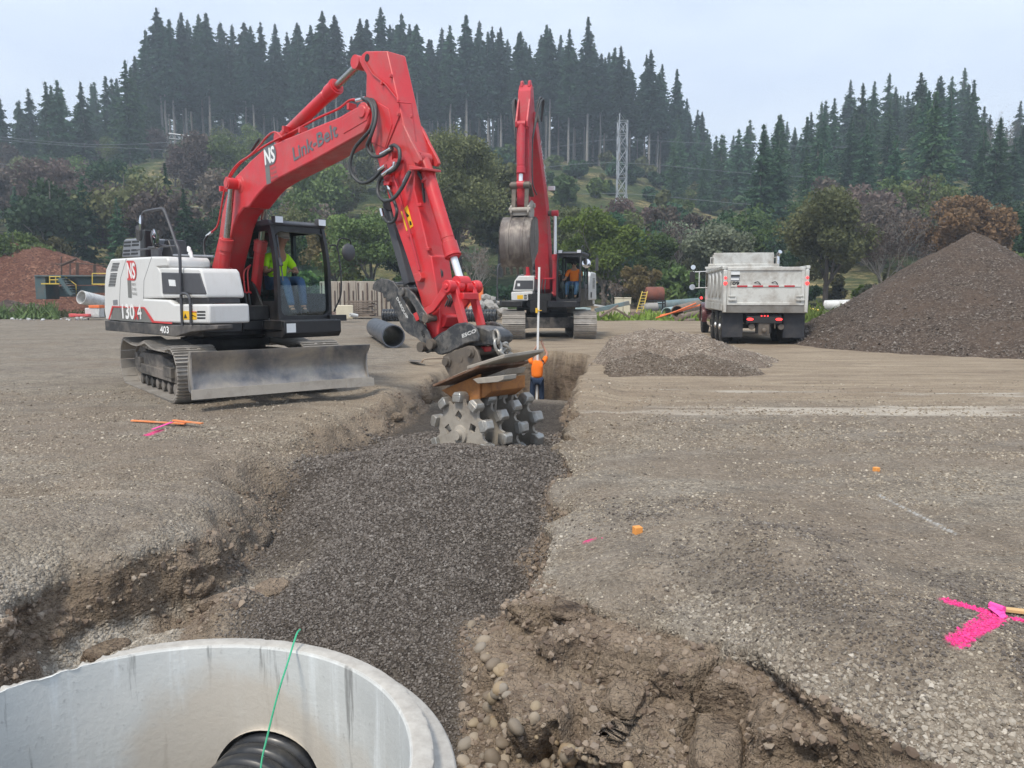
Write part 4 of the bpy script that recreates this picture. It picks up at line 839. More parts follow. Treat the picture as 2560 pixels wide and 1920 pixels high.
# machinery between the cylinders
eg = MB(); eg.box(.15, 1.05, -.55, .2, 1.14, 1.36); eg.box(.75, 1.0, -.5, -.25, 1.0, 1.3); eg.box(.75, 1.0, .22, .4, .95, 1.3); eg.cyl((.35, -.9, 1.45), (.35, -.5, 1.45), .12, n=20); eg.box(.3, 1.15, -1.0, -.6, 1.14, 1.3)
for s in (-1, 1): eg.prism([(.45, 1.13), (1.0, .95), (1.05, 1.1), (.55, 1.75), (.2, 1.75)], s * .22 - .02, s * .22 + .02)
eg.build('boom_mount', M['dark'], ex, bevel=.01)
hose(c3, [(1175, 760), (1230, 765), (1275, 800), (1270, 860), (1210, 890)], [-.5, -.3], .03)
hose(c3, [(1180, 830), (1210, 800), (1260, 805)], [-.5, -.35], .028, 'pipe', 'chrome')
# white rag tied to the hood rail
rg = MB(); q = Vector(P3(c3, (1065, 560), -.56))
rv = random.Random(3)
for (a, b__, w_) in ((( -.09, .11), (.02, .0), .035), ((.0, .02), (.07, -.10), .03), ((-.06, .02), (.03, -.02), .03), ((-.03, .1), (-.0, .0), .02)):
    rg.tube([q + Vector((a[0], 0, a[1])), q + Vector(((a[0] + b__[0]) / 2 + .01, -.02, (a[1] + b__[1]) / 2)), q + Vector((b__[0], 0, b__[1]))], [w_ * .6, w_, w_ * .5], 7)
rag = rg.build('rag', mat('white_cloth', (.75, .76, .76), .9), None, smooth=60); rag.matrix_world = Matrix.Translation(E1.C) @ Matrix.Rotation(A1, 4, 'Z')
tag(rag, 'crumpled white rag knotted on the rail behind the hand rail of the blade-fitted excavator', 'rag')
# ---------------------------------------------------------------- compaction wheel held by the first excavator
cw = empty('compaction_wheel', (C1[0], C1[1], 0), A1)
tag(cw, 'mud coated padded trench compaction wheel of four discs hanging from the black coupler', 'compaction wheel')
HX, HZ = 6.06, .0
def disc_outline(n, r0, r1, ph, k=6):
    o = []
    for i in range(n):
        a = 2 * pi * i / n + ph; w = .17
        o += [(r1 * cos(a - w), r1 * sin(a - w)), (r1 * cos(a + w), r1 * sin(a + w))]
        b0, b1 = a + w, a + 2 * pi / n - w
        for j in range(1, k): t = j / k; aa = b0 + (b1 - b0) * t; rr = r0 + (r1 - r0) * (abs(2 * t - 1) ** 3); o.append((rr * cos(aa), rr * sin(aa)))
    return o
YD = (-.35, -.08, .19, .46)
for k, yd in enumerate(YD):
    ph = .35 + k * .21; outer = disc_outline(10, .345, .40, ph); holes = []
    for j in range(5):
        a = 2 * pi * j / 5 + ph + .1; hx, hz_ = .21 * cos(a), .21 * sin(a); holes.append([(hx + .062 * cos(a + pi / 2 * q), hz_ + .062 * sin(a + pi / 2 * q)) for q in range(4)])
    vs, fs = plate_holes(outer, holes, .035); b = MB(); b.add([(HX + v[0], yd + v[2], HZ + v[1]) for v in vs], fs)
    d = b.build('wheel_disc', M['disc'], cw, bevel=0)
    pm = MB()
    for j in range(10):
        a = 2 * pi * j / 10 + ph; u = Vector((cos(a), 0, sin(a))); t = Vector((-sin(a), 0, cos(a))); c = Vector((HX, yd, HZ)) + u * .385
        def Q(r, s, y): return c + u * r + t * s + Vector((0, y, 0))
        pm.hexa([Q(-.02, -.058, -.075), Q(-.02, .058, -.075), Q(-.02, .058, .075), Q(-.02, -.058, .075), Q(.055, -.066, -.07), Q(.055, .066, -.07), Q(.055, .066, .07), Q(.055, -.066, .07)])
        pm.hexa([Q(.055, -.066, -.07), Q(.055, .066, -.07), Q(.055, .066, .07), Q(.055, -.066, .07), Q(.09, -.042, -.052), Q(.09, .042, -.052), Q(.09, .042, .052), Q(.09, -.042, .052)])
        if j == 0: pass
    pm.build_each('tamping_pad', M['pad'], d, k=2, bevel=.008)
hb = MB(); hb.lathe([(-.02, .03), (-.02, .055), (.02, .06), (.03, .10), (.06, .11), (.10, .08), (.85, .08), (.88, .11), (.93, .06), (.95, .03)], (HX, -.42, HZ), (0, 1, 0), 24); hb.build('axle_hub', M['disc'], cw, smooth=35)
fr = MB()
for y in (-.215, .055, .325): fr.prism([(HX - .10, HZ - .05), (HX + .10, HZ - .05), (HX + .17, .62), (HX - .18, .50)], y - .02, y + .02)
fr.build_each('yoke_arm', M['disc'], cw, bevel=.006)
yk = MB(); top = P2(c7, [(690, 1030), (985, 905), (985, 1100), (900, 1115), (760, 1080)], -.26)
yk.prism(top, -.27, -.24); yk.prism(top, .3, .33); yk.prism([(5.75, .40), (6.42, .64), (6.42, .5), (6.30, .42), (5.9, .34)], -.24, .3); yk.build('yoke_frame', M['orange_rust'], cw, bevel=.008)
pk = MB(); pk.prism(P2(c7, [(935, 945), (975, 935), (1175, 915), (1172, 950), (1130, 968), (975, 980)], -.38), -.40, -.2); pk.prism([(6.2, .62), (6.62, .76), (6.58, .69), (6.3, .58)], -.2, .10); pk.build('gusset', M['disc'], cw, bevel=.006)
pt = MB(); A_ = (5.66, .50); B_ = (6.40, .765); C_ = (6.80, .885)
pt.prism([A_, B_, (B_[0], B_[1] + .03), (A_[0], A_[1] + .03)], -.42, .38); pt.build('base_plate', M['rust'], cw, bevel=.006)
pu = MB(); pu.hexa([(6.22, -.42, .735), (6.72, -.36, .885), (6.70, .30, .915), (6.22, .38, .735), (6.22, -.42, .775), (6.72, -.36, .925), (6.70, .30, .95), (6.22, .38, .775)]); pu.prism([(5.9, .615), (6.35, .78), (6.35, .80), (5.9, .64)], -.33, .40)
pu.build('wear_plate', M['disc'], cw, bevel=.008)
er = MB(); ep = P2(c7, [(708, 772), (738, 748), (900, 688), (938, 690), (972, 728), (990, 790), (1008, 850), (900, 905), (772, 945), (722, 850)], -.2)
er.prism(ep, -.225, -.19); er.prism(ep, .19, .225)
ears = er.build_each('mounting_ear', M['ear'], cw, bevel=.01)[0]
pp = MB()
for uv in ((735, 812), (913, 740)):
    x, z = P2(c7, [uv], -.225)[0]; pp.lathe([(0, .02), (0, .045), (.03, .05), (.035, .062), (.05, .062), (.05, .04), (.45, .04), (.46, .05), (.5, .04)], (x, -.275, z), (0, 1, 0), 20)
x, z = P2(c7, [(835, 790)], -.225)[0]; pp.lathe([(0, .035), (.006, .03)], (x, -.232, z), (0, 1, 0), 16)
pp.build_each('mounting_pin', M['ear'], ears, smooth=35)
# chain from the coupler eye to the plate
ch = empty('chain', (C1[0], C1[1], 0), A1); tag(ch, 'heavy steel chain looped from the black coupler eye down onto the wheel plate', 'chain')
cpts = spline([P3(c7, p, o) for p, o in (((1108, 615), -.22), ((1118, 680), -.23), ((1140, 745), -.2), ((1165, 765), -.12), ((1190, 720), -.05), ((1155, 690), -.1), ((1180, 700), -.0), ((1195, 745), .05), ((1210, 775), .1), ((1260, 785), .25))], 12)
cum = [0]
for i in range(1, len(cpts)): cum.append(cum[-1] + (cpts[i] - cpts[i - 1]).length)
b = MB(); s = 0; k = 0
while s < cum[-1]:
    i = next(i for i in range(len(cum)) if cum[i] >= s); i = min(max(i, 1), len(cpts) - 2); t = (cpts[i + 1] - cpts[i - 1]).normalized(); a = t.cross(Vector((0, 1, .3))).normalized(); 
    if k % 2: a = t.cross(a).normalized()
    lp = [cpts[i] + t * .075 * cos(w) * (1) + a * .042 * sin(w) for w in [2 * pi * j / 12 for j in range(13)]]; b.tube(lp, 0.017, 8, cap=False); s += .105; k += 1
b.build('chain_link', M['pad'], ch, smooth=60)
# ---------------------------------------------------------------- people
skin_m = mat('skin', (.42, .22, .15), .55, 0, .06); hair_m = mat('dark_hair', (.02, .016, .013), .8, 0, .1)
lime_m = mat('lime_shirt', (.55, .92, .015), .85, 0, .05, bump=.2, bscale=14); orange_m = mat('orange_shirt', (.95, .20, .01), .85, 0, .05, bump=.2, bscale=14)
jean_m = mat('blue_jeans', (.045, .10, .20), .9, 0, .18, bump=.2, bscale=16); djean_m = mat('dark_jeans', (.018, .035, .075), .9, 0, .2, bump=.2, bscale=16)
boot_m = mat('work_boot', (.06, .045, .035), .8, 0, .1); cap_m = mat('dusty_hat', (.55, .50, .44), .8, 0, .08)
def skinned(name, nodes, edges, m, parent, sub=2, root=0):
    me = bpy.data.meshes.new(name); keys = list(nodes); ix = {k: i for i, k in enumerate(keys)}
    me.from_pydata([nodes[k][0] for k in keys], [(ix[a], ix[b]) for a, b in edges], []); me.materials.append(m)
    o = bpy.data.objects.new(name, me); SC.collection.objects.link(o)
    if parent: o.parent = parent
    o.modifiers.new('skin', 'SKIN').use_smooth_shade = True
    for i, k in enumerate(keys):
        r = nodes[k][1]; r = r if hasattr(r, '__len__') else (r, r); sv = me.skin_vertices[0].data[i]; sv.radius = r; sv.use_root = (i == root)
    s = o.modifiers.new('sub', 'SUBSURF'); s.levels = s.render_levels = sub
    return o
def hand(nd, ed, pre, w, d, side, curl=.6):
    """palm and five separate fingers from wrist w along d"""
    w = Vector(w); d = Vector(d).normalized(); s = Vector(side).normalized(); up = s.cross(d).normalized()
    nd[pre + 'palm'] = (w + d * .05, (.035, .016)); ed.append((pre + 'wrist', pre + 'palm'))
    for i, (off, L) in enumerate(((-.028, .07), (-.009, .08), (.010, .075), (.028, .06))):
        p0 = w + d * .09 + s * off; p1 = p0 + (d * cos(curl * .6) - up * sin(curl * .6)) * L * .5; p2 = p1 + (d * cos(curl * 1.8) - up * sin(curl * 1.8)) * L * .5
        for k, p, r in (('a', p0, .010), ('b', p1, .009), ('c', p2, .007)): nd[pre + 'f%d%s' % (i, k)] = (p, r)
        ed += [(pre + 'palm', pre + 'f%da' % i), (pre + 'f%da' % i, pre + 'f%db' % i), (pre + 'f%db' % i, pre + 'f%dc' % i)]
    p1 = w + d * .04 - s * .045 - up * .01; p2 = p1 + (d * .8 - s * .2 - up * .6).normalized() * .04
    nd[pre + 't1'] = (p1, .012); nd[pre + 't2'] = (p2, .009); ed += [(pre + 'palm', pre + 't1'), (pre + 't1', pre + 't2')]
def person(loc, rz, label, J, shirt, jeans, hat='hair', sleeve=.62, fwd=(1, 0, 0), sitting=False):
    """J: hip, chest, neck, head, and for l/r: sh, el, wr, hp, kn, an, hand directions"""
    root = empty('person', loc, rz); tag(root, label, 'person'); V = {k: Vector(v) for k, v in J.items()}; f = Vector(fwd)
    nd = {'hip': (V['hip'], (.135, .10)), 'waist': ((V['hip'] * .55 + V['chest'] * .45), (.13, .095)), 'chest': (V['chest'], (.15, .105)), 'nk0': (V['neck'], (.07, .065)), 'nk1': (V['neck'] * .4 + V['head'] * .6 - f * .015, (.052, .055)), 'head': (V['head'], (.074, .09)), 'crown': (V['head'] + Vector((0, 0, .07)), (.066, .082))}
    ed = [('hip', 'waist'), ('waist', 'chest'), ('chest', 'nk0'), ('nk0', 'nk1'), ('nk1', 'head'), ('head', 'crown')]
    for s in 'lr':
        for k, r in (('sh', .055), ('el', .042), ('wr', .027)): nd[s + 'wrist' if k == 'wr' else s + k] = (V[s + k], r)
        ed += [('nk0', s + 'sh'), (s + 'sh', s + 'el'), (s + 'el', s + 'wrist')]
        hd_ = (V[s + 'wr'] - V[s + 'el']).normalized(); sd = hd_.cross(Vector((0, 0, 1))); sd = sd.normalized() if sd.length > .1 else Vector((0, 1, 0)); hand(nd, ed, s, V[s + 'wr'], hd_, sd * (1 if s == 'l' else -1), .9)
        for k, r in (('hp', .085), ('kn', .06), ('an', .042)): nd[s + k] = (V[s + k], r)
        ft = V[s + 'an'] + f * .14 + Vector((0, 0, -.05)); nd[s + 'toe'] = (ft, .035)
        ed += [('hip', s + 'hp'), (s + 'hp', s + 'kn'), (s + 'kn', s + 'an'), (s + 'an', s + 'toe')]
    body = skinned('body', nd, ed, skin_m, root)
    sn = {'hip': (V['hip'] + Vector((0, 0, .0)), (.165, .135)), 'waist': (nd['waist'][0], (.165, .135)), 'chest': (V['chest'], (.185, .13)), 'nk0': (V['neck'] - Vector((0, 0, .035)), (.10, .085))}
    se = [('hip', 'waist'), ('waist', 'chest'), ('chest', 'nk0')]
    for s in 'lr':
        e = V[s + 'sh'].lerp(V[s + 'el'], sleeve * 1.25); sn[s + 'sh'] = (V[s + 'sh'], .078); sn[s + 'sl'] = (e, .068); se += [('nk0', s + 'sh'), (s + 'sh', s + 'sl')]
    skinned('shirt', sn, se, shirt, root)
    tn = {'hip': (V['hip'] - Vector((0, 0, .0)), (.15, .115))}; te = []
    for s in 'lr':
        tn[s + 'hp'] = (V[s + 'hp'], .10); tn[s + 'kn'] = (V[s + 'kn'], .078); tn[s + 'an'] = (V[s + 'an'] + Vector((0, 0, .04)), .06); te += [('hip', s + 'hp'), (s + 'hp', s + 'kn'), (s + 'kn', s + 'an')]
    skinned('trousers', tn, te, jeans, root)
    for s in 'lr':
        a = V[s + 'an']; skinned('boot', {'a': (a + Vector((0, 0, .05)), .052), 'b': (a - Vector((0, 0, .02)), .05), 'c': (a + f * .15 - Vector((0, 0, .045)), .042)}, [('a', 'b'), ('b', 'c')], boot_m, root)
    h = V['head']; side = f.cross(Vector((0, 0, 1))).normalized(); fc = MB()
    fc.tube([h + f * .085 + Vector((0, 0, .02)), h + f * .108 - Vector((0, 0, .015)), h + f * .09 - Vector((0, 0, .025))], [.008, .014, .008], 8)
    for s in (-1, 1): fc.lathe([(-.008, .01), (0, .03), (.012, .02)], h + side * .078 * s, side * s, 12)
    fc.build('face_feature', skin_m, body, smooth=60)
    ey = MB()
    for s in (-1, 1): ey.lathe([(-.004, .004), (0, .010), (.003, .004)], h + f * .088 + side * .030 * s + Vector((0, 0, .022)), f, 10)
    ey.tube([h + f * .092 - side * .02 - Vector((0, 0, .055)), h + f * .096 - Vector((0, 0, .056)), h + f * .092 + side * .02 - Vector((0, 0, .055))], .005, 6)
    ey.build('eye', hair_m, body)
    cpz = h + Vector((0, 0, .02)) - f * .012
    if hat == 'hair':
        b = MB(); b.lathe([(-.03, .088), (.03, .094), (.075, .082), (.105, .05), (.115, .005)], cpz, (0, 0, 1), 20); b.build('hair', hair_m, root, smooth=60)
    else:
        b = MB(); b.lathe([(.0, .10), (.05, .102), (.10, .085), (.13, .05), (.138, .005)], cpz + Vector((0, 0, .01)), (0, 0, 1), 24)
        b.hexa([cpz + f * .06 - side * .08 + Vector((0, 0, .018)), cpz + f * .17 - side * .055 + Vector((0, 0, .0)), cpz + f * .17 + side * .055, cpz + f * .06 + side * .08 + Vector((0, 0, .018)),
                cpz + f * .06 - side * .08 + Vector((0, 0, .028)), cpz + f * .17 - side * .055 + Vector((0, 0, .008)), cpz + f * .17 + side * .055 + Vector((0, 0, .008)), cpz + f * .06 + side * .08 + Vector((0, 0, .028))])
        b.build('cap', cap_m, root, smooth=40)
    return root
hx_, hz1 = E1.L(*c4(725, 775), .97); hdx, hdz = E1.L(*c4(488, 385), .72)
person((C1[0], C1[1], 0), A1, 'operator in lime yellow shirt and pale cap sitting in an excavator cab', dict(
    hip=(hdx - .12, .71, 1.74), chest=(hdx - .10, .71, 2.04), neck=(hdx - .02, .71, 2.19), head=(hdx + .11, .72, hdz),
    lsh=(hdx - .12, .90, 2.15), lel=(hdx + .06, .99, 1.90), lwr=(hx_ - .10, .97, hz1 - .01), rsh=(hdx - .12, .52, 2.15), rel=(hdx + .02, .42, 1.90), rwr=(hdx + .28, .40, 1.93),
    lhp=(hdx - .08, .80, 1.73), lkn=(hdx + .40, .84, 1.77), lan=(hdx + .50, .82, 1.30), rhp=(hdx - .08, .62, 1.73), rkn=(hdx + .38, .57, 1.77), ran=(hdx + .50, .60, 1.30)), lime_m, jean_m, 'cap', fwd=(.9, -.15, -.12))
# ---------------------------------------------------------------- second excavator, facing the yard behind the trench
A2 = R(-103.5); C2 = (1.27, 28.3); E2 = Frame(C2, A2)
ex2 = empty('excavator', (C2[0], C2[1], 0), A2)
tag(ex2, 'red excavator facing forward behind the trench with boom raised and bucket hanging', 'excavator')
undercarriage(ex2, R(-90) - A2, 2.42, .78, 4.45, .47, .205, .03, scale=1.25)
ax = MB(); ax.box(1.15, 1.35, -1.0, 1.0, .35, .72); o = ax.build('cross_beam', M['frame'], ex2, bevel=.02); o.rotation_euler.z = R(-90) - A2
d2 = MB(); d2.prism(arc(2.85, pi - .52, pi + .52) + [(1.5, -1.4), (1.6, -1.3), (1.6, -.55), (1.2, -.5), (1.2, .35), (1.95, .40), (2.0, 1.40), (1.8, 1.5)], 1.08, 1.30, 'z'); d2.prism([(-1, -.9), (1, -.9), (1, .9), (-1, .9)], .96, 1.08, 'z')
d2.build('swing_deck', M['black'], ex2, bevel=.02)
cw2 = MB(); cw2.prism(arc(2.9, pi - .52, pi + .52, 18) + [(-1.9, -1.45), (-1.9, 1.45)], 1.12, 2.30, 'z'); cw2.build('counterweight', M['white'], ex2, smooth=35, bevel=.06, seg=3)
sp = MB(); sp.prism([(-2.5, 1.31), (-.5, 1.31), (-.6, 2.2), (-.9, 2.35), (-2.3, 2.35)], 1.1, 1.50); spn = sp.build('rear_side_panel', M['white'], ex2, bevel=.04)
lv = MB()
for i in range(8): lv.box(-1.9, -1.3, 1.503, 1.508, 1.75 + i * .05, 1.77 + i * .05)
lv.box(-1.1, -.75, 1.503, 1.508, 1.4, 1.6); lv.build('louvre', M['letter_black'], spn)
hd2 = MB(); hd2.box(-2.3, -.2, -1.2, 1.1, 1.3, 2.25); hd2.box(-1.6, -.4, -.9, .4, 2.25, 2.4); hd2.cyl((-1.3, -.75, 2.3), (-1.3, -.75, 2.7), .07); hd2.build('engine_hood', M['black'], ex2, bevel=.04)
def Y2(pts, x): return [E2.X(*c5(*p), x) for p in pts]
ub = MB(); ub.prism(Y2([(240, 1250), (252, 1190), (275, 1160), (368, 1160), (368, 1250)], 1.25), .2, 1.25, 'x'); wbx = ub.build('tool_box', M['white'], ex2, bevel=.03)
dk2 = MB(); dk2.prism(Y2([(252, 1240), (262, 1188), (362, 1188), (362, 1240)], 1.25), 1.24, 1.262, 'x'); dk2.build('tool_box_door', M['plastic'], wbx)
k_ = MB(); k_.prism(Y2([(270, 1206), (285, 1206), (285, 1222), (270, 1222)], 1.25), 1.262, 1.267, 'x'); k_.build('sticker', M['sticker'], wbx)
ub = MB(); ub.prism(Y2([(232, 1308), (232, 1256), (358, 1252), (362, 1308)], 1.35), .1, 1.35, 'x'); lbx = ub.build('lower_side_box', M['white'], ex2, bevel=.03)
k_ = MB(); k_.prism(Y2([(268, 1276), (302, 1274), (303, 1298), (268, 1299)], 1.35), 1.351, 1.356, 'x'); k_.build('sticker', M['yellow'], lbx); k_ = MB()
for i in range(3): k_.prism(Y2([(308, 1273 + i * 10), (326, 1273 + i * 10), (326, 1279 + i * 10), (308, 1279 + i * 10)], 1.35), 1.351, 1.356, 'x')
k_.build('vent_slot', M['letter_black'], lbx)
hr2 = MB(); hr2.tube(spline([(1.4, -1.5, 1.3), (1.42, -1.5, 1.9), (1.3, -1.5, 2.5), (.7, -1.5, 2.6)], 5), .022, 8); hr2.tube([(1.4, -1.48, 1.3), (1.45, -1.48, 1.7)], .02, 8); hr2.build('hand_rail', M['plastic'], ex2)
cy0 = E2.X(*c5(500, 1200), 1.85)[0]; cy1 = E2.X(*c5(645, 1200), 1.85)[0]
cb2 = cab(ex2, .05, 1.88, 1.72, cy0, cy1, 1.30, 2.93, 1.1)
disc_mirror((1.85, cy1 + .18, 2.55), (1, -.2, 0), .16, ex2, M['mirror']); mt = MB(); mt.tube([(1.7, cy1, 2.7), (1.8, cy1 + .15, 2.75), (1.82, cy1 + .18, 2.55)], .014, 6); mt.tube(spline([(1.0, cy1 - .1, 2.93), (1.0, cy1 - .1, 3.15), (.7, cy1 - .1, 3.2), (.6, cy1 - .1, 2.95)], 5), .012, 6); mt.tube([(.4, cy1 + .1, 2.3), (.4, cy1 + .35, 2.4), (.4, cy1 + .35, 2.9)], .014, 6); mt.box(.36, .44, cy1 + .3, cy1 + .4, 2.35, 2.8); mt.build('mirror_bracket', M['plastic'], ex2)
# boom, stick and bucket in the plane y = 0
bpts = [(.02, 1.62), (.12, 2.1), (.45, 3.2), (.80, 4.15), (1.12, 4.75), (1.6, 5.4), (2.35, 6.3), (3.15, 7.22), (3.35, 7.22), (3.45, 7.0), (3.38, 6.8), (2.6, 5.85), (1.95, 5.05), (1.52, 4.35), (1.22, 3.6), (.95, 2.7), (.62, 1.7), (.35, 1.48), (.12, 1.48)]
b = MB(); b.prism(bpts, -.26, .26); bm2 = b.build('boom', M['red_dull'], ex2, bevel=.03)
b = MB(); b.cyl((1.15, -.56, 4.30), (1.15, .56, 4.30), .09, n=20); b.cyl((3.3, -.36, 7.02), (3.3, .36, 7.02), .12, n=20); b.build_each('pivot_pin', M['ear'], bm2, smooth=40)
wl2 = MB(); wl2.box(1.45, 1.6, .33, .56, 5.02, 5.16); wl2.build('work_light', M['lamp'], bm2, bevel=.01)
side = MB()
p_ = (Vector((1.75, .2635, 5.2)), Vector((2.95, .2635, 6.65)))
lettering('Link-Belt', Vector((2.62, .266, 6.35)), Vector((-1.05, 0, -1.22)), Vector((.75, 0, -.62)).normalized() * -1, 1.5, .26, M['letter_light'], bm2)
for y in (-.50, .50): cylinder((.98, y, 1.52), (1.15, y, 4.30), .105, .055, .50, ex2, M['red_dull'], M['whiterod'], 'boom_cylinder', 1.15)
spts = [(3.42, 7.95), (3.62, 7.98), (3.80, 7.75), (3.92, 7.0), (4.02, 6.2), (4.00, 5.2), (3.98, 4.3), (3.90, 4.18), (3.78, 4.2), (3.55, 5.2), (3.35, 6.4), (3.18, 6.95), (3.18, 7.2)]
b = MB(); b.prism(spts, -.20, .20); stk2 = b.build('stick', M['red_dull'], ex2, bevel=.02)
b = MB()
for y in (-.2, .14): b.prism([(3.86, 7.5), (4.1, 7.0), (4.22, 6.75), (4.2, 6.6), (4.0, 6.6)], y, y + .06)
for y in (-.16, .08): b.prism([(3.42, 7.9), (3.70, 7.9), (3.68, 8.06), (3.56, 8.12), (3.44, 8.06)], y, y + .08)
b.build('bracket', M['red_dull'], stk2, bevel=.01)
cylinder((3.45, 0, 8.0), (1.5, 0, 5.55), .11, .06, .35, ex2, M['red_dull'], M['rod'], 'stick_cylinder', 1.15) if False else cylinder((1.45, 0, 5.35), (3.42, 0, 7.90), .11, .06, .6, ex2, M['red_dull'], M['rod'], 'stick_cylinder', 1.15)
cylinder((4.16, 0, 6.68), (4.30, 0, 4.86), .115, .062, .82, ex2, M['red_dull'], M['whiterod'], 'bucket_cylinder', 1.18)
b = MB()
for y in (-.27, .27): b.beam((3.90, y, 4.55), (4.32, y, 4.84), .05, .14, (0, 1, 0)); b.beam((4.32, y * .75, 4.84), (4.42, y * .75, 4.12), .05, .13, (0, 1, 0))
b.cyl((4.30, -.34, 4.84), (4.30, .34, 4.84), .07, n=16); b.cyl((4.32, -.3, 4.84), (4.32, -.1, 4.84), .11, n=16); b.cyl((4.32, .1, 4.84), (4.32, .3, 4.84), .11, n=16); b.build('bucket_link', M['ear'], ex2, bevel=.01)
# hoses beside the stick
b = MB()
for s in (-1, 1):
    for k in range(2): b.tube(spline([(2.9, s * .36, 7.0), (3.1, s * (.42 + k * .05), 7.6), (3.5, s * (.40 + k * .05), 7.55 - k * .1), (3.7, s * (.33 + k * .03), 6.9), (3.85, s * .27, 6.3)], 6), .028, 8)
b.tube(spline([(3.85, .27, 6.3), (3.9, .27, 5.4), (3.9, .30, 4.9), (3.8, .4, 4.6)], 6), .022, 8); b.tube(spline([(3.85, -.27, 6.3), (3.92, -.26, 5.6)], 6), .02, 8)
b.build_each('hose', M['hose'], ex2, smooth=60)
b = MB(); b.prism([(3.78, 4.40), (3.98, 4.42), (4.48, 4.2), (4.5, 4.0), (4.35, 3.86), (3.75, 3.88), (3.66, 4.1)], -.30, -.24); b.prism([(3.78, 4.40), (3.98, 4.42), (4.48, 4.2), (4.5, 4.0), (4.35, 3.86), (3.75, 3.88), (3.66, 4.1)], .24, .30); b.box(3.85, 4.4, -.24, .24, 3.92, 4.1); b.cyl((4.42, -.34, 4.1), (4.42, .34, 4.1), .07); b.cyl((3.85, -.36, 4.27), (3.85, .36, 4.27), .08); b.build('quick_coupler', M['mud'], ex2, bevel=.015)
bk = empty('bucket', (0, 0, 0), 0, ex2); bk.name = 'bucket'
prof = [(3.70, 3.86), (4.0, 3.92), (4.35, 3.88), (4.62, 3.70), (4.80, 3.42), (4.86, 3.10), (4.80, 2.80), (4.66, 2.55), (4.46, 2.38)]
inn = [(3.72, 3.82), (4.0, 3.87), (4.33, 3.83), (4.58, 3.67), (4.755, 3.40), (4.81, 3.10), (4.755, 2.82), (4.62, 2.58), (4.43, 2.42)]
yb0, yb1 = -.56, .42
b = MB(); b.prism(prof + list(reversed(inn)), yb0, yb1); b.prism(prof + [(3.62, 2.9), (3.55, 3.4)], yb0, yb0 + .03); b.prism(prof + [(3.62, 2.9), (3.55, 3.4)], yb1 - .03, yb1)
b.prism([(4.70, 2.62), (4.50, 2.36), (4.40, 2.38), (4.62, 2.66)], yb0 - .01, yb1 + .01)
for y in (yb0 + .25, yb1 - .3): b.prism([(q[0] + (q[0] - 4.2) * .03, q[1] + (q[1] - 3.2) * .03) for q in prof[2:8]] + list(reversed(prof[2:8])), y, y + .05)
shell = b.build('bucket_shell', M['bucket'], bk, smooth=35)
for i in range(5):
    y = yb0 + .07 + i * (yb1 - yb0 - .14) / 4; b = MB(); b.hexa([(4.52, y - .05, 2.42), (4.40, y - .05, 2.42), (4.40, y + .05, 2.42), (4.52, y + .05, 2.42), (4.34, y - .035, 2.12), (4.28, y - .035, 2.14), (4.28, y + .035, 2.14), (4.34, y + .035, 2.12)][::1]); b.build('bucket_tooth', M['bucket'], bk, bevel=.01)
mach = MB(); mach.box(.3, 1.35, -.42, .42, 1.3, 1.55); mach.box(.9, 1.5, -.3, .3, .9, 1.3); mach.box(1.5, 1.62, -1.3, -.6, 1.10, 1.28)
for y in (-.36, .36): mach.prism([(.3, 1.2), (1.15, 1.1), (1.15, 1.4), (.5, 2.0), (.15, 2.0)], y - .03, y + .03)
mach.build('boom_mount', M['dark'], ex2, bevel=.01)
b = MB()
for y in (-.16, -.05, .06, .17): b.tube(spline([(1.05, y, 1.35), (1.25, y, 1.7), (1.08, y, 2.1)], 5), .02, 8)
b.build_each('boom_hose', M['hose'], ex2); b = MB(); 
for y in (-.50, .50): b.box(1.05, 1.15, min(y, y * .2), max(y, y * .2), 2.05, 2.10)
for y in (-.16, -.05, .06, .17): b.tube([(1.1, y, 2.05), (1.15, y, 2.3)], .025, 8)
b.build_each('pipe_clamp', M['red_dull'], ex2)
ym = (cy0 + cy1) / 2
person((C2[0], C2[1], 0), A2, 'operator in orange shirt and jeans with bare dark hair inside the far excavator cab', dict(
    hip=(.62, ym, 1.90), chest=(.60, ym, 2.22), neck=(.63, ym, 2.38), head=(.70, ym, 2.56),
    lsh=(.62, ym + .21, 2.33), lel=(.72, ym + .30, 2.06), lwr=(.98, ym + .30, 2.02), rsh=(.62, ym - .21, 2.33), rel=(.72, ym - .30, 2.06), rwr=(.98, ym - .30, 2.02),
    lhp=(.66, ym + .10, 1.88), lkn=(1.12, ym + .17, 1.90), lan=(1.28, ym + .15, 1.44), rhp=(.66, ym - .10, 1.88), rkn=(1.12, ym - .17, 1.90), ran=(1.28, ym - .15, 1.44)), orange_m, jean_m, 'hair')
# ---------------------------------------------------------------- dump truck
At = R(81); Ct = (7.62, 23.35); ET = Frame(Ct, At)
tr = empty('dump_truck', (Ct[0], Ct[1], 0), At); tag(tr, 'dirty white dump truck seen from behind with lit tail lights beside the gravel heap', 'truck')
alu = mat('dirty_white_body', (.62, .62, .58), .45, .15, .06, (.26, .215, .165), .5, 1.6, streak=False); alu2 = mat('dull_grey_sill', (.22, .21, .19), .6, .2, .2, (.12, .10, .08), .5, 2)
tyre = mat('tyre_rubber', (.022, .021, .020), .85, 0, .2, (.10, .085, .07), .35, 3); rim = mat('polished_rim', (.72, .72, .71), .25, .8, .05); maroon = mat('maroon_fender', (.10, .03, .035), .25, .2, .1, coat=.5)
flapm = mat('mud_flap_rubber', (.020, .022, .028), .6, 0, .1, (.09, .08, .07), .3, 1.5)
def glow(name, c, s):
    m, nt, b, o = newmat(name); b.inputs['Base Color'].default_value = (*c, 1); b.inputs['Emission Color'].default_value = (*c, 1); b.inputs['Emission Strength'].default_value = s; return m
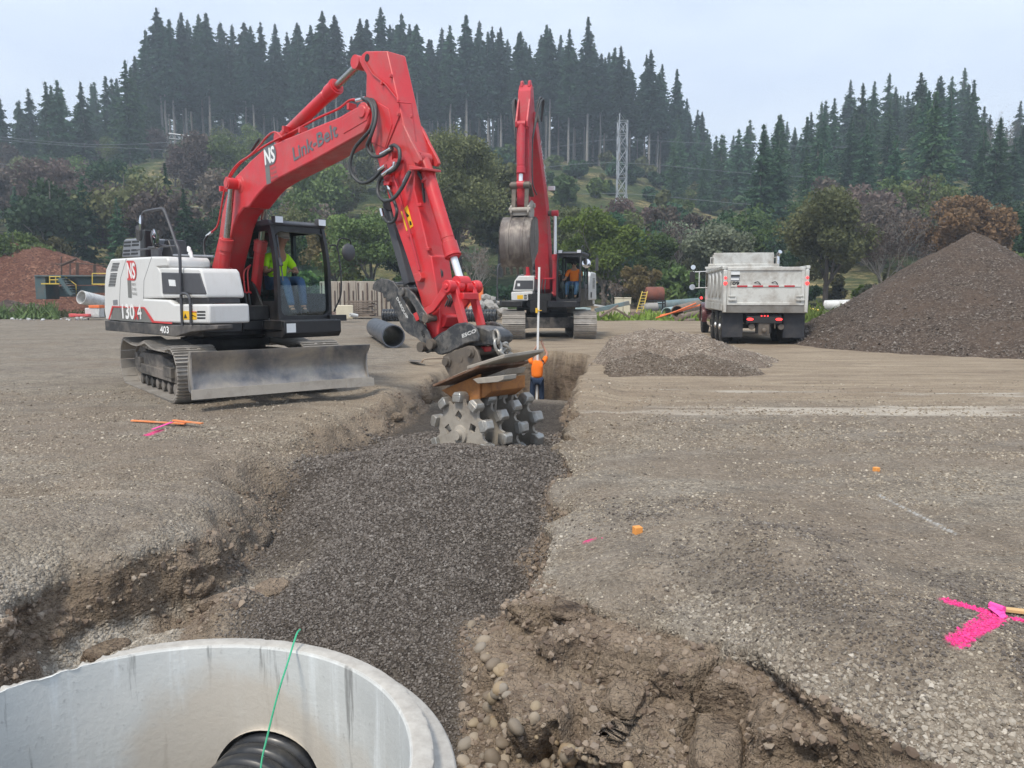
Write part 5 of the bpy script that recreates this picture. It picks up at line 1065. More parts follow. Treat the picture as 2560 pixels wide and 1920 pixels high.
red_lit = glow('lit_tail_light', (1, .04, .04), 1.6); red_ref = mat('red_reflector', (.45, .02, .03), .35, 0, .03)
def YT(pts, x=0): return [ET.X(*ct(*p), x) for p in pts]
HW = 1.24
b = MB(); b.box(0, 5.0, HW - .06, HW, 1.12, 2.30); b.box(0, 5.0, -HW, -HW + .06, 1.12, 2.30); b.box(0, 5.0, -HW, HW, 1.02, 1.14); b.box(4.94, 5.0, -HW, HW, 1.12, 2.62)
b.box(-.02, 5.0, HW - .08, HW + .03, 2.28, 2.38); b.box(-.02, 5.0, -HW - .03, -HW + .08, 2.28, 2.38)
body = b.build('dump_body', alu, tr, bevel=.015)
b = MB(); b.box(0, 5.0, HW, HW + .03, 1.05, 1.24)
for i in range(9): b.lathe([(0, .02), (.012, .12), (.05, .02)], (.3 + i * .55, HW - .01, 1.33), (0, 1, 0), 4)
for i in range(4):
    x = .75 + i * 1.15
    b.lathe([(0, .42), (.03, .40), (.05, .34), (.035, .28), (.03, .02)], (x, HW - .005, 1.82), (0, 1, 0), 20)
b.build('side_rib', alu, body, smooth=40)
# tailgate and its frame
b = MB(); b.box(-.06, -.02, -1.08, 1.08, 1.22, 2.28); tg = b.build('tailgate', alu, tr, bevel=.01)
b = MB(); b.box(-.10, -.05, -1.12, 1.12, 2.24, 2.34); b.box(-.09, -.05, -1.12, 1.12, 1.20, 1.28); b.box(-.09, -.05, -1.12, -1.02, 1.25, 2.3); b.box(-.09, -.05, 1.02, 1.12, 1.25, 2.3); b.box(-.078, -.05, -1.02, 1.02, 1.74, 1.80); b.build('tailgate_frame', alu, tg, bevel=.01)
for s in (-1, 1):
    b = MB(); b.box(-.10, .05, s * 1.18 - .055, s * 1.18 + .055, .98, 2.26); post = b.build('corner_post', alu, tr, bevel=.02)
    for z0_, z1_ in ((1.98, 2.06), (1.78, 1.93)): q = MB(); q.lathe([(0, .035), (.012, .042), (.02, .03)] if z0_ > 1.9 else [(0, .045), (.014, .055), (.024, .04)], (-.10, s * 1.18, (z0_ + z1_) / 2), (-1, 0, 0), 16); q.build('tail_light', red_lit, post, smooth=40)
    b = MB(); b.box(-.14, -.08, s * .98 - .14, s * .98 + .1, 1.34, 1.40); b.box(-.13, -.08, s * .98 - .13, s * .98 - .10, 1.34, 1.5); b.box(-.12, -.08, s * .98 - .1, s * .98 + .1, 1.46, 1.49); b.build('latch', alu, tg, bevel=.006)
b = MB(); b.box(-.07, 0, -1.24, 1.24, .97, 1.20); b.build('rear_sill', alu2, tr, bevel=.01)
for k in range(4):
    b = MB(); y = .68 - k * .455; b.box(-.084, -.079, y - .15, y + .15, 1.745, 1.795); b.build('reflector', red_ref, tg)
b = MB(); y0_, z0_ = YT([(820, 440)], -.06)[0]; y1_, z1_ = YT([(950, 515)], -.06)[0]; b.box(-.068, -.059, min(y0_, y1_), max(y0_, y1_), z1_, z0_); b.build('plate_box', M['grille'], tg)
b = MB(); b.box(-.075, -.065, min(y0_, y1_) + .02, max(y0_, y1_) - .02, z1_ + .03, z0_ - .1); b.box(-.069, -.06, min(y0_, y1_), max(y0_, y1_), z0_ + .01, z0_ + .12); b.build('number_plate', M['sticker'], tg)
b = MB(); b.box(-.069, -.064, min(y0_, y1_), max(y0_, y1_), z0_ - .05, z0_); b.build('painted_plate_shadow', M['letter_black'], tg)  # solid black strip, painted in as the shadow line above the number plate
ya, za = YT([(832, 565)], -.062)[0]; yb_, zb_ = YT([(945, 525)], -.062)[0]
lettering('109', Vector((-.0625, ya, za)), Vector((0, -1, 0)), Vector((0, 0, 1)), abs(ya - yb_), zb_ - za, M['letter_black'], tg, 'lettering', .008)
for s in (-1, 1):
    b = MB(); b.tube(spline([(-.065, s * .25 - .10, 1.82), (-.10, s * .25 - .02, 1.90), (-.07, s * .25 + .08, 1.87)], 5), .012, 6); b.build('grab_hook', M['dark'], tg)
# load and cab guard
b = MB(); k = 14
for i in range(k + 1):
    for j in range(k + 1):
        x = .3 + 4.4 * i / k; y = -1.1 + 2.2 * j / k; b.v.append((x, y, 1.9 + .42 * math.exp(-((x - 1.6) / 1.2) ** 2 - ((y + .05) / .45) ** 2) + .35 * math.exp(-((x - 3.4) / 1.0) ** 2 - ((y) / .6) ** 2) + random.uniform(-.03, .03)))
for i in range(k):
    for j in range(k): a = i * (k + 1) + j; b.f.append((a, a + k + 1, a + k + 2, a + 1)); b.m.append(0)
dirt_m = mat('brown_dirt_load', (.12, .085, .06), .95, 0, .3, (.2, .16, .12), .4, 6, bump=.6, bscale=20)
ld = b.build('soil_load', dirt_m, None, smooth=60); ld.matrix_world = Matrix.Translation(ET.C) @ Matrix.Rotation(At, 4, 'Z'); tag(ld, 'brown soil heaped inside the white dump truck body', 'soil load')
b = MB(); b.prism([(5.0, 2.55), (6.2, 2.62), (6.2, 2.68), (5.0, 2.61)], -1.10, 1.10); b.box(4.98, 5.04, -1.05, 1.05, 2.35, 3.02)
for s in (-1, 1): b.box(5.0, 5.5, s * 1.05 - .02, s * 1.05 + .02, 2.6, 2.95); b.box(4.96, 5.0, s * 1.16 - .02, s * 1.16 + .02, 2.6, 2.85); b.box(4.96, 5.0, s * 1.05, s * 1.18, 2.83, 2.86)
b.box(4.9, 5.05, -1.35, 1.35, 2.44, 2.52)
b.build('cab_guard', alu, body, bevel=.01)
b = MB(); b.box(5.35, 7.0, -1.15, 1.15, .95, 2.55); b.prism([(7.0, .9), (8.7, .9), (8.7, 1.55), (7.0, 1.85)], -.75, .75); cabt = b.build('truck_cab', M['white'], tr, bevel=.08)
b = MB(); b.box(5.34, 5.352, -.6, .6, 1.7, 2.3); b.box(5.6, 6.7, 1.152, 1.158, 1.75, 2.35); b.build('window', M['mirror'], cabt)
b = MB(); b.cyl((5.2, -1.22, .9), (5.2, -1.22, 2.75), .08); b.tube(spline([(5.2, -1.22, 2.75), (5.2, -1.22, 2.95), (5.05, -1.28, 3.05)], 5), .075, 12); b.build('exhaust_stack', M['chrome'], tr, smooth=40)
b = MB()
for z in (2.40, 1.78): b.tube([(6.6, 1.15, z), (6.6, 1.62, z - .02), (6.6, 1.66, z)], .018, 6)
b.tube([(6.6, 1.42, 2.40), (6.6, 1.42, 1.78)], .018, 6); b.build('mirror_arm', M['sticker'], tr)
b = MB(); b.box(6.58, 6.66, 1.58, 1.78, 1.98, 2.40); mr = b.build('mirror', M['letter_black'], tr, bevel=.02); b = MB(); b.lathe([(0, .11), (.05, .10), (.1, .04)], (6.56, 1.68, 1.80), (1, 0, 0), 20); b.lathe([(0, .09), (.05, .08), (.1, .03)], (6.56, 1.66, 2.56), (1, 0, 0), 20); b.build('mirror', M['chrome'], tr, smooth=40)
# chassis, wheels, flaps, lights
b = MB(); b.box(.2, 8.6, -.45, -.35, .62, .92); b.box(.2, 8.6, .35, .45, .62, .92); b.box(.05, .2, -.5, .5, .6, .92); b.box(-.02, .2, -.22, .22, .35, .85); b.box(1.2, 1.5, -.9, .9, .45, .6); b.box(3.0, 5.2, .5, 1.05, .55, .95); b.box(3.0, 5.2, -1.05, -.5, .55, .95)
b.build('chassis', M['dark'], tr, bevel=.01)
b = MB(); b.box(-.08, -.03, -.52, .52, .66, .86); b.build('light_bar', M['letter_black'], tr, bevel=.01)
for s in (-1, 1): q = MB(); q.prism([(s * .42 + .10 * cos(a), .78 + .04 * sin(a)) for a in [2 * pi * i / 16 for i in range(16)]], -.10, -.08, 'x'); q.build('tail_light', red_lit, tr)
for i in (-1, 0, 1): q = MB(); q.lathe([(0, .022), (.015, .022)], (-.083, i * .09, .88), (-1, 0, 0), 10); q.build('marker_light', red_lit, tr)
b = MB(); b.lathe([(0, .03), (.03, .07), (.1, .07), (.12, .03)], (-.02, 0, .45), (-1, 0, 0), 16); b.box(-.05, .02, -.16, .16, .3, .7); b.tube([(-.03, -.3, .8), (-.03, -.32, .5)], .02); b.cyl((-.02, .35, .55), (.1, .35, .55), .09); b.cyl((-.02, -.5, .55), (.1, -.5, .55), .09); b.build('tow_hitch', M['ear'], tr, bevel=.01)
for s in (-1, 1): b = MB(); b.box(.16, .175, s * .90 - .31, s * .90 + .31, .22, 1.0); b.build('mud_flap', flapm, tr)
def wheel(x, y, s, r=.52, w=.27, dual=False, nm='wheel'):
    root = empty('wheel', (x, y, 0), 0, tr)
    for k in ((0, 1) if dual else (0,)):
        b = MB(); y0 = -s * k * .32; P = [(-w / 2, r * .62), (-w / 2, r * .9), (-w * .42, r * .98), (-w * .2, r), (w * .2, r), (w * .42, r * .98), (w / 2, r * .9), (w / 2, r * .62)]
        b.lathe(P, (0, y0, r), (0, 1, 0), 36)
        for j in range(36): a = 2 * pi * j / 36; b.obox((r * cos(a), y0, r + r * sin(a)), (.03, w * .8, .022), Matrix.Rotation(-a + pi / 2, 3, 'Y'))
        b.build('tyre', tyre, root, smooth=35)
    b = MB(); y1 = s * w / 2; b.lathe([(-.10, r * .63), (0.0, r * .63), (.0, r * .55), (-.08, r * .45), (-.09, r * .25), (-.02, r * .22), (.0, r * .12), (.02, .02)] if not dual else [(-.02, r * .63), (0, r * .63), (0, r * .56), (-.14, r * .46), (-.14, r * .26), (-.03, r * .2), (.04, r * .16), (.06, .02)], (0, y1, r), (0, s, 0), 28)
    for j in range(10): a = 2 * pi * j / 10; b.cyl((r * .34 * cos(a), y1 - s * .10, r + r * .34 * sin(a)), (r * .34 * cos(a), y1 - s * .05, r + r * .34 * sin(a)), .018, n=6)
    b.build('rim', rim, root, smooth=35); return root
for s in (-1, 1):
    for x in (.85, 2.15): wheel(x, s * 1.06, s, dual=True)
    wheel(3.35, s * 1.08, s, .45); wheel(7.45, s * 1.08, s, .53)
    b = MB(); b.prism([(7.45 + .66 * cos(a), .55 + .66 * sin(a)) for a in [pi * (-.05 + 1.1 * i / 16) for i in range(17)]] + [(7.45 + .60 * cos(a), .55 + .60 * sin(a)) for a in [pi * (1.05 - 1.1 * i / 16) for i in range(17)]], s * .80, s * 1.26); b.build('front_fender', maroon, tr, smooth=40)
    q = MB(); q.lathe([(0, .05), (.05, .05), (.07, .02)], (6.85, s * 1.3, 1.38), (-1, 0, 0), 16); q.build('marker_light', red_lit, tr, smooth=40)
b = MB(); b.cyl((4.2, .9, .55), (5.4, .9, .55), .30, n=24); b.build('fuel_tank', M['chrome'], tr, smooth=40)
# ---------------------------------------------------------------- concrete manhole in the pit
TH0_ = R(79)
def concrete_mat():
    m, nt, b, o = newmat('cast_concrete'); v = N(nt, 'ShaderNodeNewGeometry').outputs['Position']
    n1 = noise(nt, v, 1.1, 6, .6); n2 = noise(nt, mapping(nt, v, (7, 7, .5)), 1.2, 6, .65); n3 = noise(nt, v, 40, 5, .6); n4 = noise(nt, v, 2.4, 4, .5)
    c = ramp(nt, n1, [(.3, (.47, .48, .465)), (.52, (.57, .58, .56)), (.7, (.64, .64, .61))])
    c = mixc(nt, ramp(nt, n4, [(.56, 0), (.66, .4)]), c, (.55, .50, .43))
    c = mixc(nt, ramp(nt, n2, [(.55, 0), (.66, .6)]), c, (.76, .79, .79)); c = mixc(nt, ramp(nt, n2, [(.35, .85), (.41, 0)]), c, (.22, .22, .21))
    c = mixc(nt, ramp(nt, n3, [(.62, 0), (.72, .5)]), c, (.30, .30, .29))
    oc = N(nt, 'ShaderNodeTexCoord').outputs['Object']
    def dist(p, sc=(1, 1, 1)):
        q = N(nt, 'ShaderNodeVectorMath', operation='SUBTRACT'); nt.links.new(oc, q.inputs[0]); q.inputs[1].default_value = p; q2 = N(nt, 'ShaderNodeVectorMath', operation='MULTIPLY'); nt.links.new(q.outputs[0], q2.inputs[0]); q2.inputs[1].default_value = sc
        l = N(nt, 'ShaderNodeVectorMath', operation='LENGTH'); nt.links.new(q2.outputs[0], l.inputs[0]); return l.outputs['Value']
    def between(src, a_, b__): mr2 = N(nt, 'ShaderNodeMapRange'); nt.links.new(src, mr2.inputs[0]); mr2.inputs[1].default_value = a_; mr2.inputs[2].default_value = b__; return mr2.outputs[0]
    # sand coloured splash round the pipe opening
    hd = N(nt, 'ShaderNodeMath', operation='MULTIPLY_ADD'); nt.links.new(noise(nt, oc, 3.5, 6, .6), hd.inputs[0]); hd.inputs[1].default_value = .35; nt.links.new(dist((.92 * cos(TH0_) - .12, .92 * sin(TH0_), -.62)), hd.inputs[2])
    sp_f = N(nt, 'ShaderNodeMath', operation='MULTIPLY'); nt.links.new(between(hd.outputs[0], .74, .62), sp_f.inputs[0]); sp_f.inputs[1].default_value = .75
    c = mixc(nt, sp_f.outputs[0], c, (.54, .48, .40))
    n5 = noise(nt, v, 14, 6, .7); c = mixc(nt, between(dist((0, 0, 0), (1, 1, 0)), .921, .932), c, ramp(nt, n5, [(.3, (.34, .315, .28)), (.6, (.47, .445, .40))]))
    nt.links.new(c, b.inputs['Base Color']); b.inputs['Roughness'].default_value = .82; bumpn(nt, n3, .35, .006, b); return m
conc = concrete_mat()
MC = Vector((-1.26, 2.34, 0)); TH0 = R(79); HZC = -.655; HR = .272
def ring_wall(rad, z0, z1, nt_, nz_, hole=True, top=0):
    th_ = np.linspace(0, 2 * pi, nt_ + 1); zz = np.linspace(z0, z1, nz_ + 1); T_, Z_ = np.meshgrid(th_, zz, indexing='ij')
    s_ = ((T_ - TH0 + pi) % (2 * pi) - pi) * rad; dz_ = Z_ - HZC; d = np.hypot(s_, dz_); cell = rad * 2 * pi / nt_ * 1.0
    near = (np.abs(d - HR) < cell) & hole; k = np.where(near, HR / np.maximum(d, 1e-6), 1); T2 = np.where(near, TH0 + s_ * k / rad, T_); Z2 = np.where(near, HZC + dz_ * k, Z_)
    V_ = np.stack([rad * np.cos(T2), rad * np.sin(T2), Z2], -1).reshape(-1, 3); i = np.arange((nt_ + 1) * (nz_ + 1)).reshape(nt_ + 1, nz_ + 1)
    Fq = np.stack([i[:-1, :-1], i[1:, :-1], i[1:, 1:], i[:-1, 1:]], -1).reshape(-1, 4); dc = d.reshape(-1)[Fq].mean(1)
    if hole: Fq = Fq[dc > HR - cell * .2]
    return V_, Fq
Vs = []; Fs = []; off = 0
def addm(v, f):
    global off
    Vs.append(v); Fs.append(f + off); off += len(v)
addm(*ring_wall(.92, -1.9, -.012, 420, 160)); addm(*ring_wall(1.08, -1.9, -.09, 300, 120))
# lip: rounded, chipped top
th_ = np.linspace(0, 2 * pi, 721); chip = np.clip(fbm(np.cos(th_) * 6, np.sin(th_) * 6, o=5, s=130) - .30, 0, 1); chipL = sstep(1.9, 2.3, th_) * sstep(4.5, 4, th_) * (.25 + np.abs(fbm(np.cos(th_) * 14, np.sin(th_) * 14, o=4, s=131)))
prof = [(.92, -.012), (.926, -.002), (.94, .0), (.99, .0), (1.0, -.006), (1.003, -.03), (1.003, -.07), (1.012, -.075), (1.07, -.075), (1.08, -.085), (1.08, -.09)]
P_ = []
for j, (r_, z_) in enumerate(prof):
    w = {3: 1, 4: 1, 5: .8, 2: .4, 1: .3}.get(j, 0) * .45; w2 = {7: .6, 8: 1, 9: .7}.get(j, 0); nn = fbm(np.cos(th_) * 30 + j, np.sin(th_) * 30, o=3, s=133 + j) * .0012
    rr = r_ - (chip * .05 + chipL * .12) * w - chip * .06 * w2 + nn * (w > 0); zz = z_ - (chip * .05 + chipL * .10) * w - chip * .03 * w2 + nn * (j > 0)
    P_.append(np.stack([rr * np.cos(th_), rr * np.sin(th_), zz], -1))
P_ = np.stack(P_, 1); i = np.arange(P_.shape[0] * P_.shape[1]).reshape(P_.shape[:2]); addm(P_.reshape(-1, 3), np.stack([i[:-1, :-1], i[1:, :-1], i[1:, 1:], i[:-1, 1:]], -1).reshape(-1, 4))
mh = empty('manhole', MC); tag(mh, 'round pale concrete manhole barrel open at the top in the pit corner', 'manhole')
o = raw_mesh('barrel', np.concatenate(Vs), np.concatenate(Fs), [conc], smooth=True); o.data.set_sharp_from_angle(angle=R(50)); o.parent = mh
dirn = Vector((cos(TH0), sin(TH0), 0)); b = MB(); b.lathe([(.90, HR), (1.10, HR)], (0, 0, HZC), dirn, 48, cap=False); b.build('pipe_opening', conc, mh, smooth=60)
b = MB(); b.lathe([(0, .01), (0, .93)], (0, 0, -1.9), (0, 0, 1), 60); b.build('manhole_floor', conc, mh)
hdpe = mat('black_corrugated_plastic', (.02, .022, .026), .38, 0, .15, (.16, .15, .13), .25, 5)
def corrugated(p0, d, L, r, pitch, depth, name, parent, m, wall=.02, n=40):
    pr = []; s = 0
    while s < L: pr += [(s, r - depth), (s + pitch * .12, r - depth * .2), (s + pitch * .25, r), (s + pitch * .6, r), (s + pitch * .75, r - depth * .2), (s + pitch * .86, r - depth)]; s += pitch
    inner = [(s, r - depth - wall), (0, r - depth - wall), (0, r - depth)]
    b = MB(); b.lathe(pr + [(s, r - depth)] + inner, p0, d, n, cap=False); return b.build(name, m, parent, smooth=50)
pz = empty('drain_pipe', MC + Vector((0, 0, HZC))); tag(pz, 'black ribbed drain pipe entering the concrete manhole through its wall', 'pipe')
corrugated(dirn * .62, dirn, .50, .252, .085, .028, 'pipe_barrel', pz, hdpe, n=64)
sg = MB(); pts = [atY(*ov(648, 1360), 3.30), atY(*ov(640, 1372), 3.24), atY(*ov(622, 1430), 3.13), atY(*ov(600, 1500), 3.06), atY(*ov(580, 1580), 3.0), atY(*ov(566, 1640), 2.94), atY(*ov(560, 1700), 2.88)]
sg.tube(spline(pts, 8), .0042, 6); o = sg.build('string', mat('green_twine', (.05, .42, .22), .6, 0, .1), None, smooth=60); tag(o, 'thin green twine hanging over the manhole rim down to the black pipe', 'string')

# ---------------------------------------------------------------- pipes, shovel, stakes
greyp = mat('grey_plastic_pipe', (.085, .095, .115), .42, 0, .06, (.2, .19, .17), .25, 1.5)
def smooth_pipe(p0, p1, r, wall, name, label, m, inner=None):
    b = MB(); p0 = Vector(p0); p1 = Vector(p1); L = (p1 - p0).length
    b.lathe([(0, r - wall), (0, r), (.02, r), (L - .02, r), (L, r), (L, r - wall), (0, r - wall)], p0, p1 - p0, 48, cap=False); o = b.build(name, m, None, smooth=40); tag(o, label, 'pipe'); return o
a = atZ(983.6, 841, .335); bq = atZ(937, 817.5, .335); smooth_pipe(a, a + (bq - a).normalized() * 6.0, .33, .03, 'drain_pipe', 'smooth dark grey drain pipe lying open end forward on the gravel behind the dozer blade', greyp)
for (u0, v0, u1, v1, lab) in ((957, 788, 1234, 789, 'long black ribbed pipe lying sideways behind the smooth grey pipe'),):
    q = atZ(u0, v0, .35); q2 = atZ(u1, v1, .35); e = empty('corrugated_pipe', q); tag(e, lab, 'pipe'); corrugated(Vector((0, 0, 0)), q2 - q, (q2 - q).length, .35, .16, .05, 'pipe_barrel', e, hdpe)
sh = empty('shovel', atZ(*c6(1005, 1025), 0.03)); tag(sh, 'long handled shovel lying on the gravel beside the trench edge', 'shovel')
pb = atZ(*c6(1075, 1035), .05) - sh.location; pe = atZ(*c6(1420, 975), .06) - sh.location; pm_ = atZ(*c6(1120, 995), .12) - sh.location; pl_ = atZ(*c6(930, 1003), .05) - sh.location
b = MB(); b.tube(spline([pb, pm_, pe.lerp(pm_, .5), pe], 6), .018, 8); b.build('handle', mat('worn_wood', (.36, .27, .19), .8, 0, .15), sh, smooth=60)
b = MB(); dd_ = (pl_ - pb); sd2 = dd_.cross(Vector((0, 0, 1))).normalized(); 
b.add([pb + sd2 * .05 + Vector((0, 0, .03)), pb - sd2 * .05, pb + dd_ * .35 + sd2 * .14 + Vector((0, 0, .03)), pb + dd_ * .35 - sd2 * .12, pb + dd_ * .8 + sd2 * .10, pb + dd_ * .8 - sd2 * .09, pb + dd_ * 1.05, pb + dd_ * .35 - Vector((0, 0, .03)), pb + dd_ * .8 - Vector((0, 0, .02))], [(0, 1, 7), (0, 7, 2), (1, 3, 7), (2, 7, 8, 4), (7, 3, 5, 8), (4, 8, 6), (8, 5, 6)])
o = b.build('shovel_blade', M['ear'], sh); md = o.modifiers.new('solid', 'SOLIDIFY'); md.thickness = .004
wood = mat('pine_lath', (.62, .40, .18), .8, 0, .12); woodo = mat('orange_painted_lath', (.80, .25, .08), .7, 0, .1, (.5, .32, .2), .4, 6)
def lath(u0, v0, u1, v1, w, h, m, label, z=.02, name='wooden_stake'):
    p = G(u0, v0) + Vector((0, 0, z)); q = G(u1, v1) + Vector((0, 0, z)); b = MB(); b.beam(p, q, w, h); o = b.build(name, m, None, bevel=.002); tag(o, label, 'stake'); return o
lath(285, 912, 400, 919, .045, .015, woodo, 'orange lath lying on the gravel in front of the dozer blade', .02)
lath(375, 915, 437, 922, .045, .015, woodo, 'shorter orange lath crossing the end of the longer one', .04)
lath(2150, 1329, 2260, 1342, .035, .016, wood, 'bare pine stake lying across the pink paint mark on the gravel', .035)
pinkt = mat('pink_flagging_tape', (.90, .08, .38), .5, 0, .05)
b = MB(); q = G(2150, 1333) + Vector((0, 0, .05)); rr = random.Random(5)
for k in range(3):
    pts = [q + Vector((-.02 * k, 0, 0))]; 
    for j in range(5): pts.append(pts[-1] + Vector((rr.uniform(-.03, .015), rr.uniform(-.035, -.005), -.006)))
    for j in range(5): a_, c_ = pts[j], pts[j + 1]; b.add([a_, a_ + Vector((.03, .008, .004)), c_ + Vector((.03, .008, .006)), c_], [(0, 1, 2, 3)])
b.tube([q + Vector((-.01, .03, 0)), q + Vector((.02, -.03, 0))], .017, 8)
o = b.build('flagging_tape', pinkt); md = o.modifiers.new('solid', 'SOLIDIFY'); md.thickness = .001; tag(o, 'bright pink flagging tape tied round the pine stake', 'tape')
b = MB(); q = G(330, 933) + Vector((0, 0, .03)); q2 = G(372, 919) + Vector((0, 0, .04)); b.beam(q, q2, .035, .006); o = b.build('flagging_tape', pinkt); tag(o, 'red pink ribbon beside the orange laths on the gravel', 'tape')
ob = mat('orange_block', (.80, .33, .08), .7, 0, .08)
def block(u, v, s, label):
    p = G(u, v); z0 = float(terrain(np.array([p.x]), np.array([p.y]))[2][0]); b = MB(); b.obox(Vector((p.x, p.y, z0 + s * .3)), (s, s, s), Matrix.Rotation(.3, 3, 'Z')); o = b.build('hub_block', ob, None, bevel=.003); tag(o, label, 'survey hub')
block(1377, 1150, .052, 'small orange wooden survey hub in the gravel near the trench edge'); block(1893, 1014, .045, 'tiny orange survey hub far out on the gravel beyond the white line')
b = MB(); p = G(2207, 1392); b.obox(p + Vector((0, 0, .03)), (.05, .02, .045), Matrix.Rotation(.2, 3, 'Z')); o = b.build('survey_tag', mat('yellow_green_plastic', (.6, .75, .05), .5), None, bevel=.002); tag(o, 'yellow green marker tag at the edge of the gravel beside the pink paint', 'marker')
# grade rod and the worker in the hole
YW = 20.6; rt = atY(1348, 668, YW); rb0 = atY(1342, 892, YW)
rod = empty('grade_rod', rb0); tag(rod, 'tall white grade rod held upright by the worker in the hole', 'grade rod')
b = MB(); b.beam((0, 0, -1.2), rt - rb0, .055, .03, (0, 1, 0)); b.build('staff', mat('white_rod', (.80, .80, .78), .5, 0, .04), rod)
dr = (rt - rb0); b = MB(); b.obox(dr * .52 + Vector((-.04, -.03, 0)), (.06, .05, .13), Matrix.Identity(3)); b.obox(dr * .52 + Vector((.04, -.03, .0)), (.12, .02, .02), Matrix.Identity(3)); b.build('laser_receiver', M['yellow'], rod, bevel=.005)
wx = (1343 - 1280) / F * YW; fz = -1.70
person((wx, YW, fz), R(90), 'worker in orange shirt and dark jeans standing in the hole with raised arms', dict(
    hip=(0, 0, .96), chest=(.04, 0, 1.30), neck=(.06, 0, 1.46), head=(.14, .0, 1.64), lsh=(.05, .18, 1.42), lel=(.30, .16, 1.55), lwr=(.34, .02, 1.80), rsh=(.05, -.18, 1.42), rel=(.16, -.28, 1.62), rwr=(.24, -.16, 1.86),
    lhp=(0, .10, .92), lkn=(.02, .13, .50), lan=(-.02, .13, .10), rhp=(0, -.10, .92), rkn=(.04, -.13, .50), ran=(.0, -.14, .10)), orange_m, djean_m, 'hair')

# ---------------------------------------------------------------- heaps
def heap_mat(name, cols, scale=26, extra=None):
    m, nt, b, o = newmat(name); pos = N(nt, 'ShaderNodeNewGeometry').outputs['Position']; v = N(nt, 'ShaderNodeTexVoronoi', i_Scale=scale); nt.links.new(pos, v.inputs['Vector'])
    s = N(nt, 'ShaderNodeSeparateColor'); nt.links.new(v.outputs['Color'], s.inputs[0]); n1 = noise(nt, pos, .9, 7, .65); n2 = noise(nt, pos, 6, 6, .7); n3 = noise(nt, pos, scale * 1.3, 4, .7)
    c = ramp(nt, s.outputs[0], [(0, cols[0]), (.5, cols[1]), (.9, cols[2]), (1, cols[3])]); c = mixc(nt, ramp(nt, n1, [(.40, 0), (.62, .75)]), c, cols[4]); c = mixc(nt, ramp(nt, n2, [(.5, 0), (.72, .6)]), c, cols[0])
    c = mixc(nt, ramp(nt, n3, [(.55, 0), (.72, .45)]), c, cols[2])
    nt.links.new(c, b.inputs['Base Color']); b.inputs['Roughness'].default_value = .95; b.inputs['Specular IOR Level'].default_value = .2
    q = bumpn(nt, n2, .7, .12, b); bumpn(nt, v.outputs['Distance'], .8, .03, b, q); return m
hm_dark = heap_mat('dark_gravel_heap', [(.045, .034, .027), (.092, .071, .057), (.15, .122, .10), (.28, .25, .22), (.118, .085, .064)])
hm_tan = heap_mat('tan_spoil_heap', [(.13, .10, .075), (.25, .20, .155), (.37, .31, .25), (.52, .47, .40), (.17, .13, .10)])
hm_brown = heap_mat('brown_spoil_heap', [(.09, .068, .05), (.16, .125, .095), (.25, .205, .16), (.36, .31, .25), (.12, .09, .068)])
hm_bark = heap_mat('red_bark_heap', [(.06, .028, .02), (.15, .07, .046), (.23, .12, .082), (.36, .2, .13), (.11, .045, .03)], 9)
def heap(name, x0, x1, y0, y1, fn, m, label, cat, n=170, kind=None, base=0, rough=1):
    xs = np.linspace(x0, x1, n); ysl = np.linspace(y0, y1, n); Y_, X_ = np.meshgrid(ysl, xs, indexing='ij'); Z_ = fn(X_, Y_)
    Z_ = Z_ + rough * (.10 * fbm(X_ * 1.1, Y_ * 1.1, s=201) + .05 * fbm(X_ * 4, Y_ * 4, s=202) + .02 * fbm(X_ * 14, Y_ * 14, s=203)) * sstep(-.05, .4, Z_); ed = np.minimum.reduce([X_ - x0, x1 - X_, Y_ - y0, y1 - Y_])
    if y0 < 22 and x0 < 3: Z_ = Z_ - 1.1 * np.clip(.55 - edge_dist(X_, Y_)[0], 0, 1.6)
    Z_ = np.where(ed < .01, -.3, Z_) + base; Z_ = np.maximum(Z_, -.25); 
    v = np.stack([X_, Y_, Z_], -1).reshape(-1, 3); i_ = np.arange(X_.size).reshape(X_.shape); f = np.stack([i_[:-1, :-1], i_[:-1, 1:], i_[1:, 1:], i_[1:, :-1]], -1).reshape(-1, 4); f = f[v[f][:, :, 2].max(1) > -.12]
    us_, iv = np.unique(f, return_inverse=True); o = raw_mesh(name, v[us_], iv.reshape(f.shape), [m], smooth=True); tag(o, label, cat, kind=kind); return o
def cone(x, y, cx, cy, h, r, rx=1): d = np.hypot((x - cx) * rx, y - cy); return h * (1 - d / r) + .0 * d
def smax(a, b, k=.12): return .5 * (a + b + np.sqrt((a - b) ** 2 + k))
heap('gravel_heap', 7.5, 27, 15.0, 31, lambda x, y: np.minimum(smax(smax(cone(x, y, 14.15, 24, 3.55, 5.7), cone(x, y, 15.5, 21.6, 2.5, 4.6)), cone(x, y, 19.5, 22.5, 2.6, 6.2)) - .12, 3.42) + .0, hm_dark, 'tall dark brown gravel heap beside the white dump truck', 'gravel heap', n=300, rough=.8)
def gh(u, v, D): p = atY(*ov(u, v), D); return p
p1 = gh(1400, 716, 19.0); p2 = gh(1470, 722, 18.2); p3 = gh(1395, 770, 15.6); p4 = gh(1530, 772, 15.4)
heap('spoil_heap', p1.x - 3.2, p1.x + 4.2, 15.7, 22.5, lambda x, y: smax(smax(smax(cone(x, y, p1.x, p1.y, p1.z + .12, 1.75, .72), cone(x, y, p2.x, p2.y, p2.z + .10, 1.65, .68), .002), cone(x, y, p1.x - 1.5, 17.8, .5, 1.4), .002), smax(cone(x, y, p1.x + .1, 17.2, .80, 1.65, .85), cone(x, y, p1.x + .9, 16.9, .66, 1.3, .85), .002), .002) - .03, hm_tan, 'low tan spoil heap with two crests in the middle of the yard', 'spoil heap')
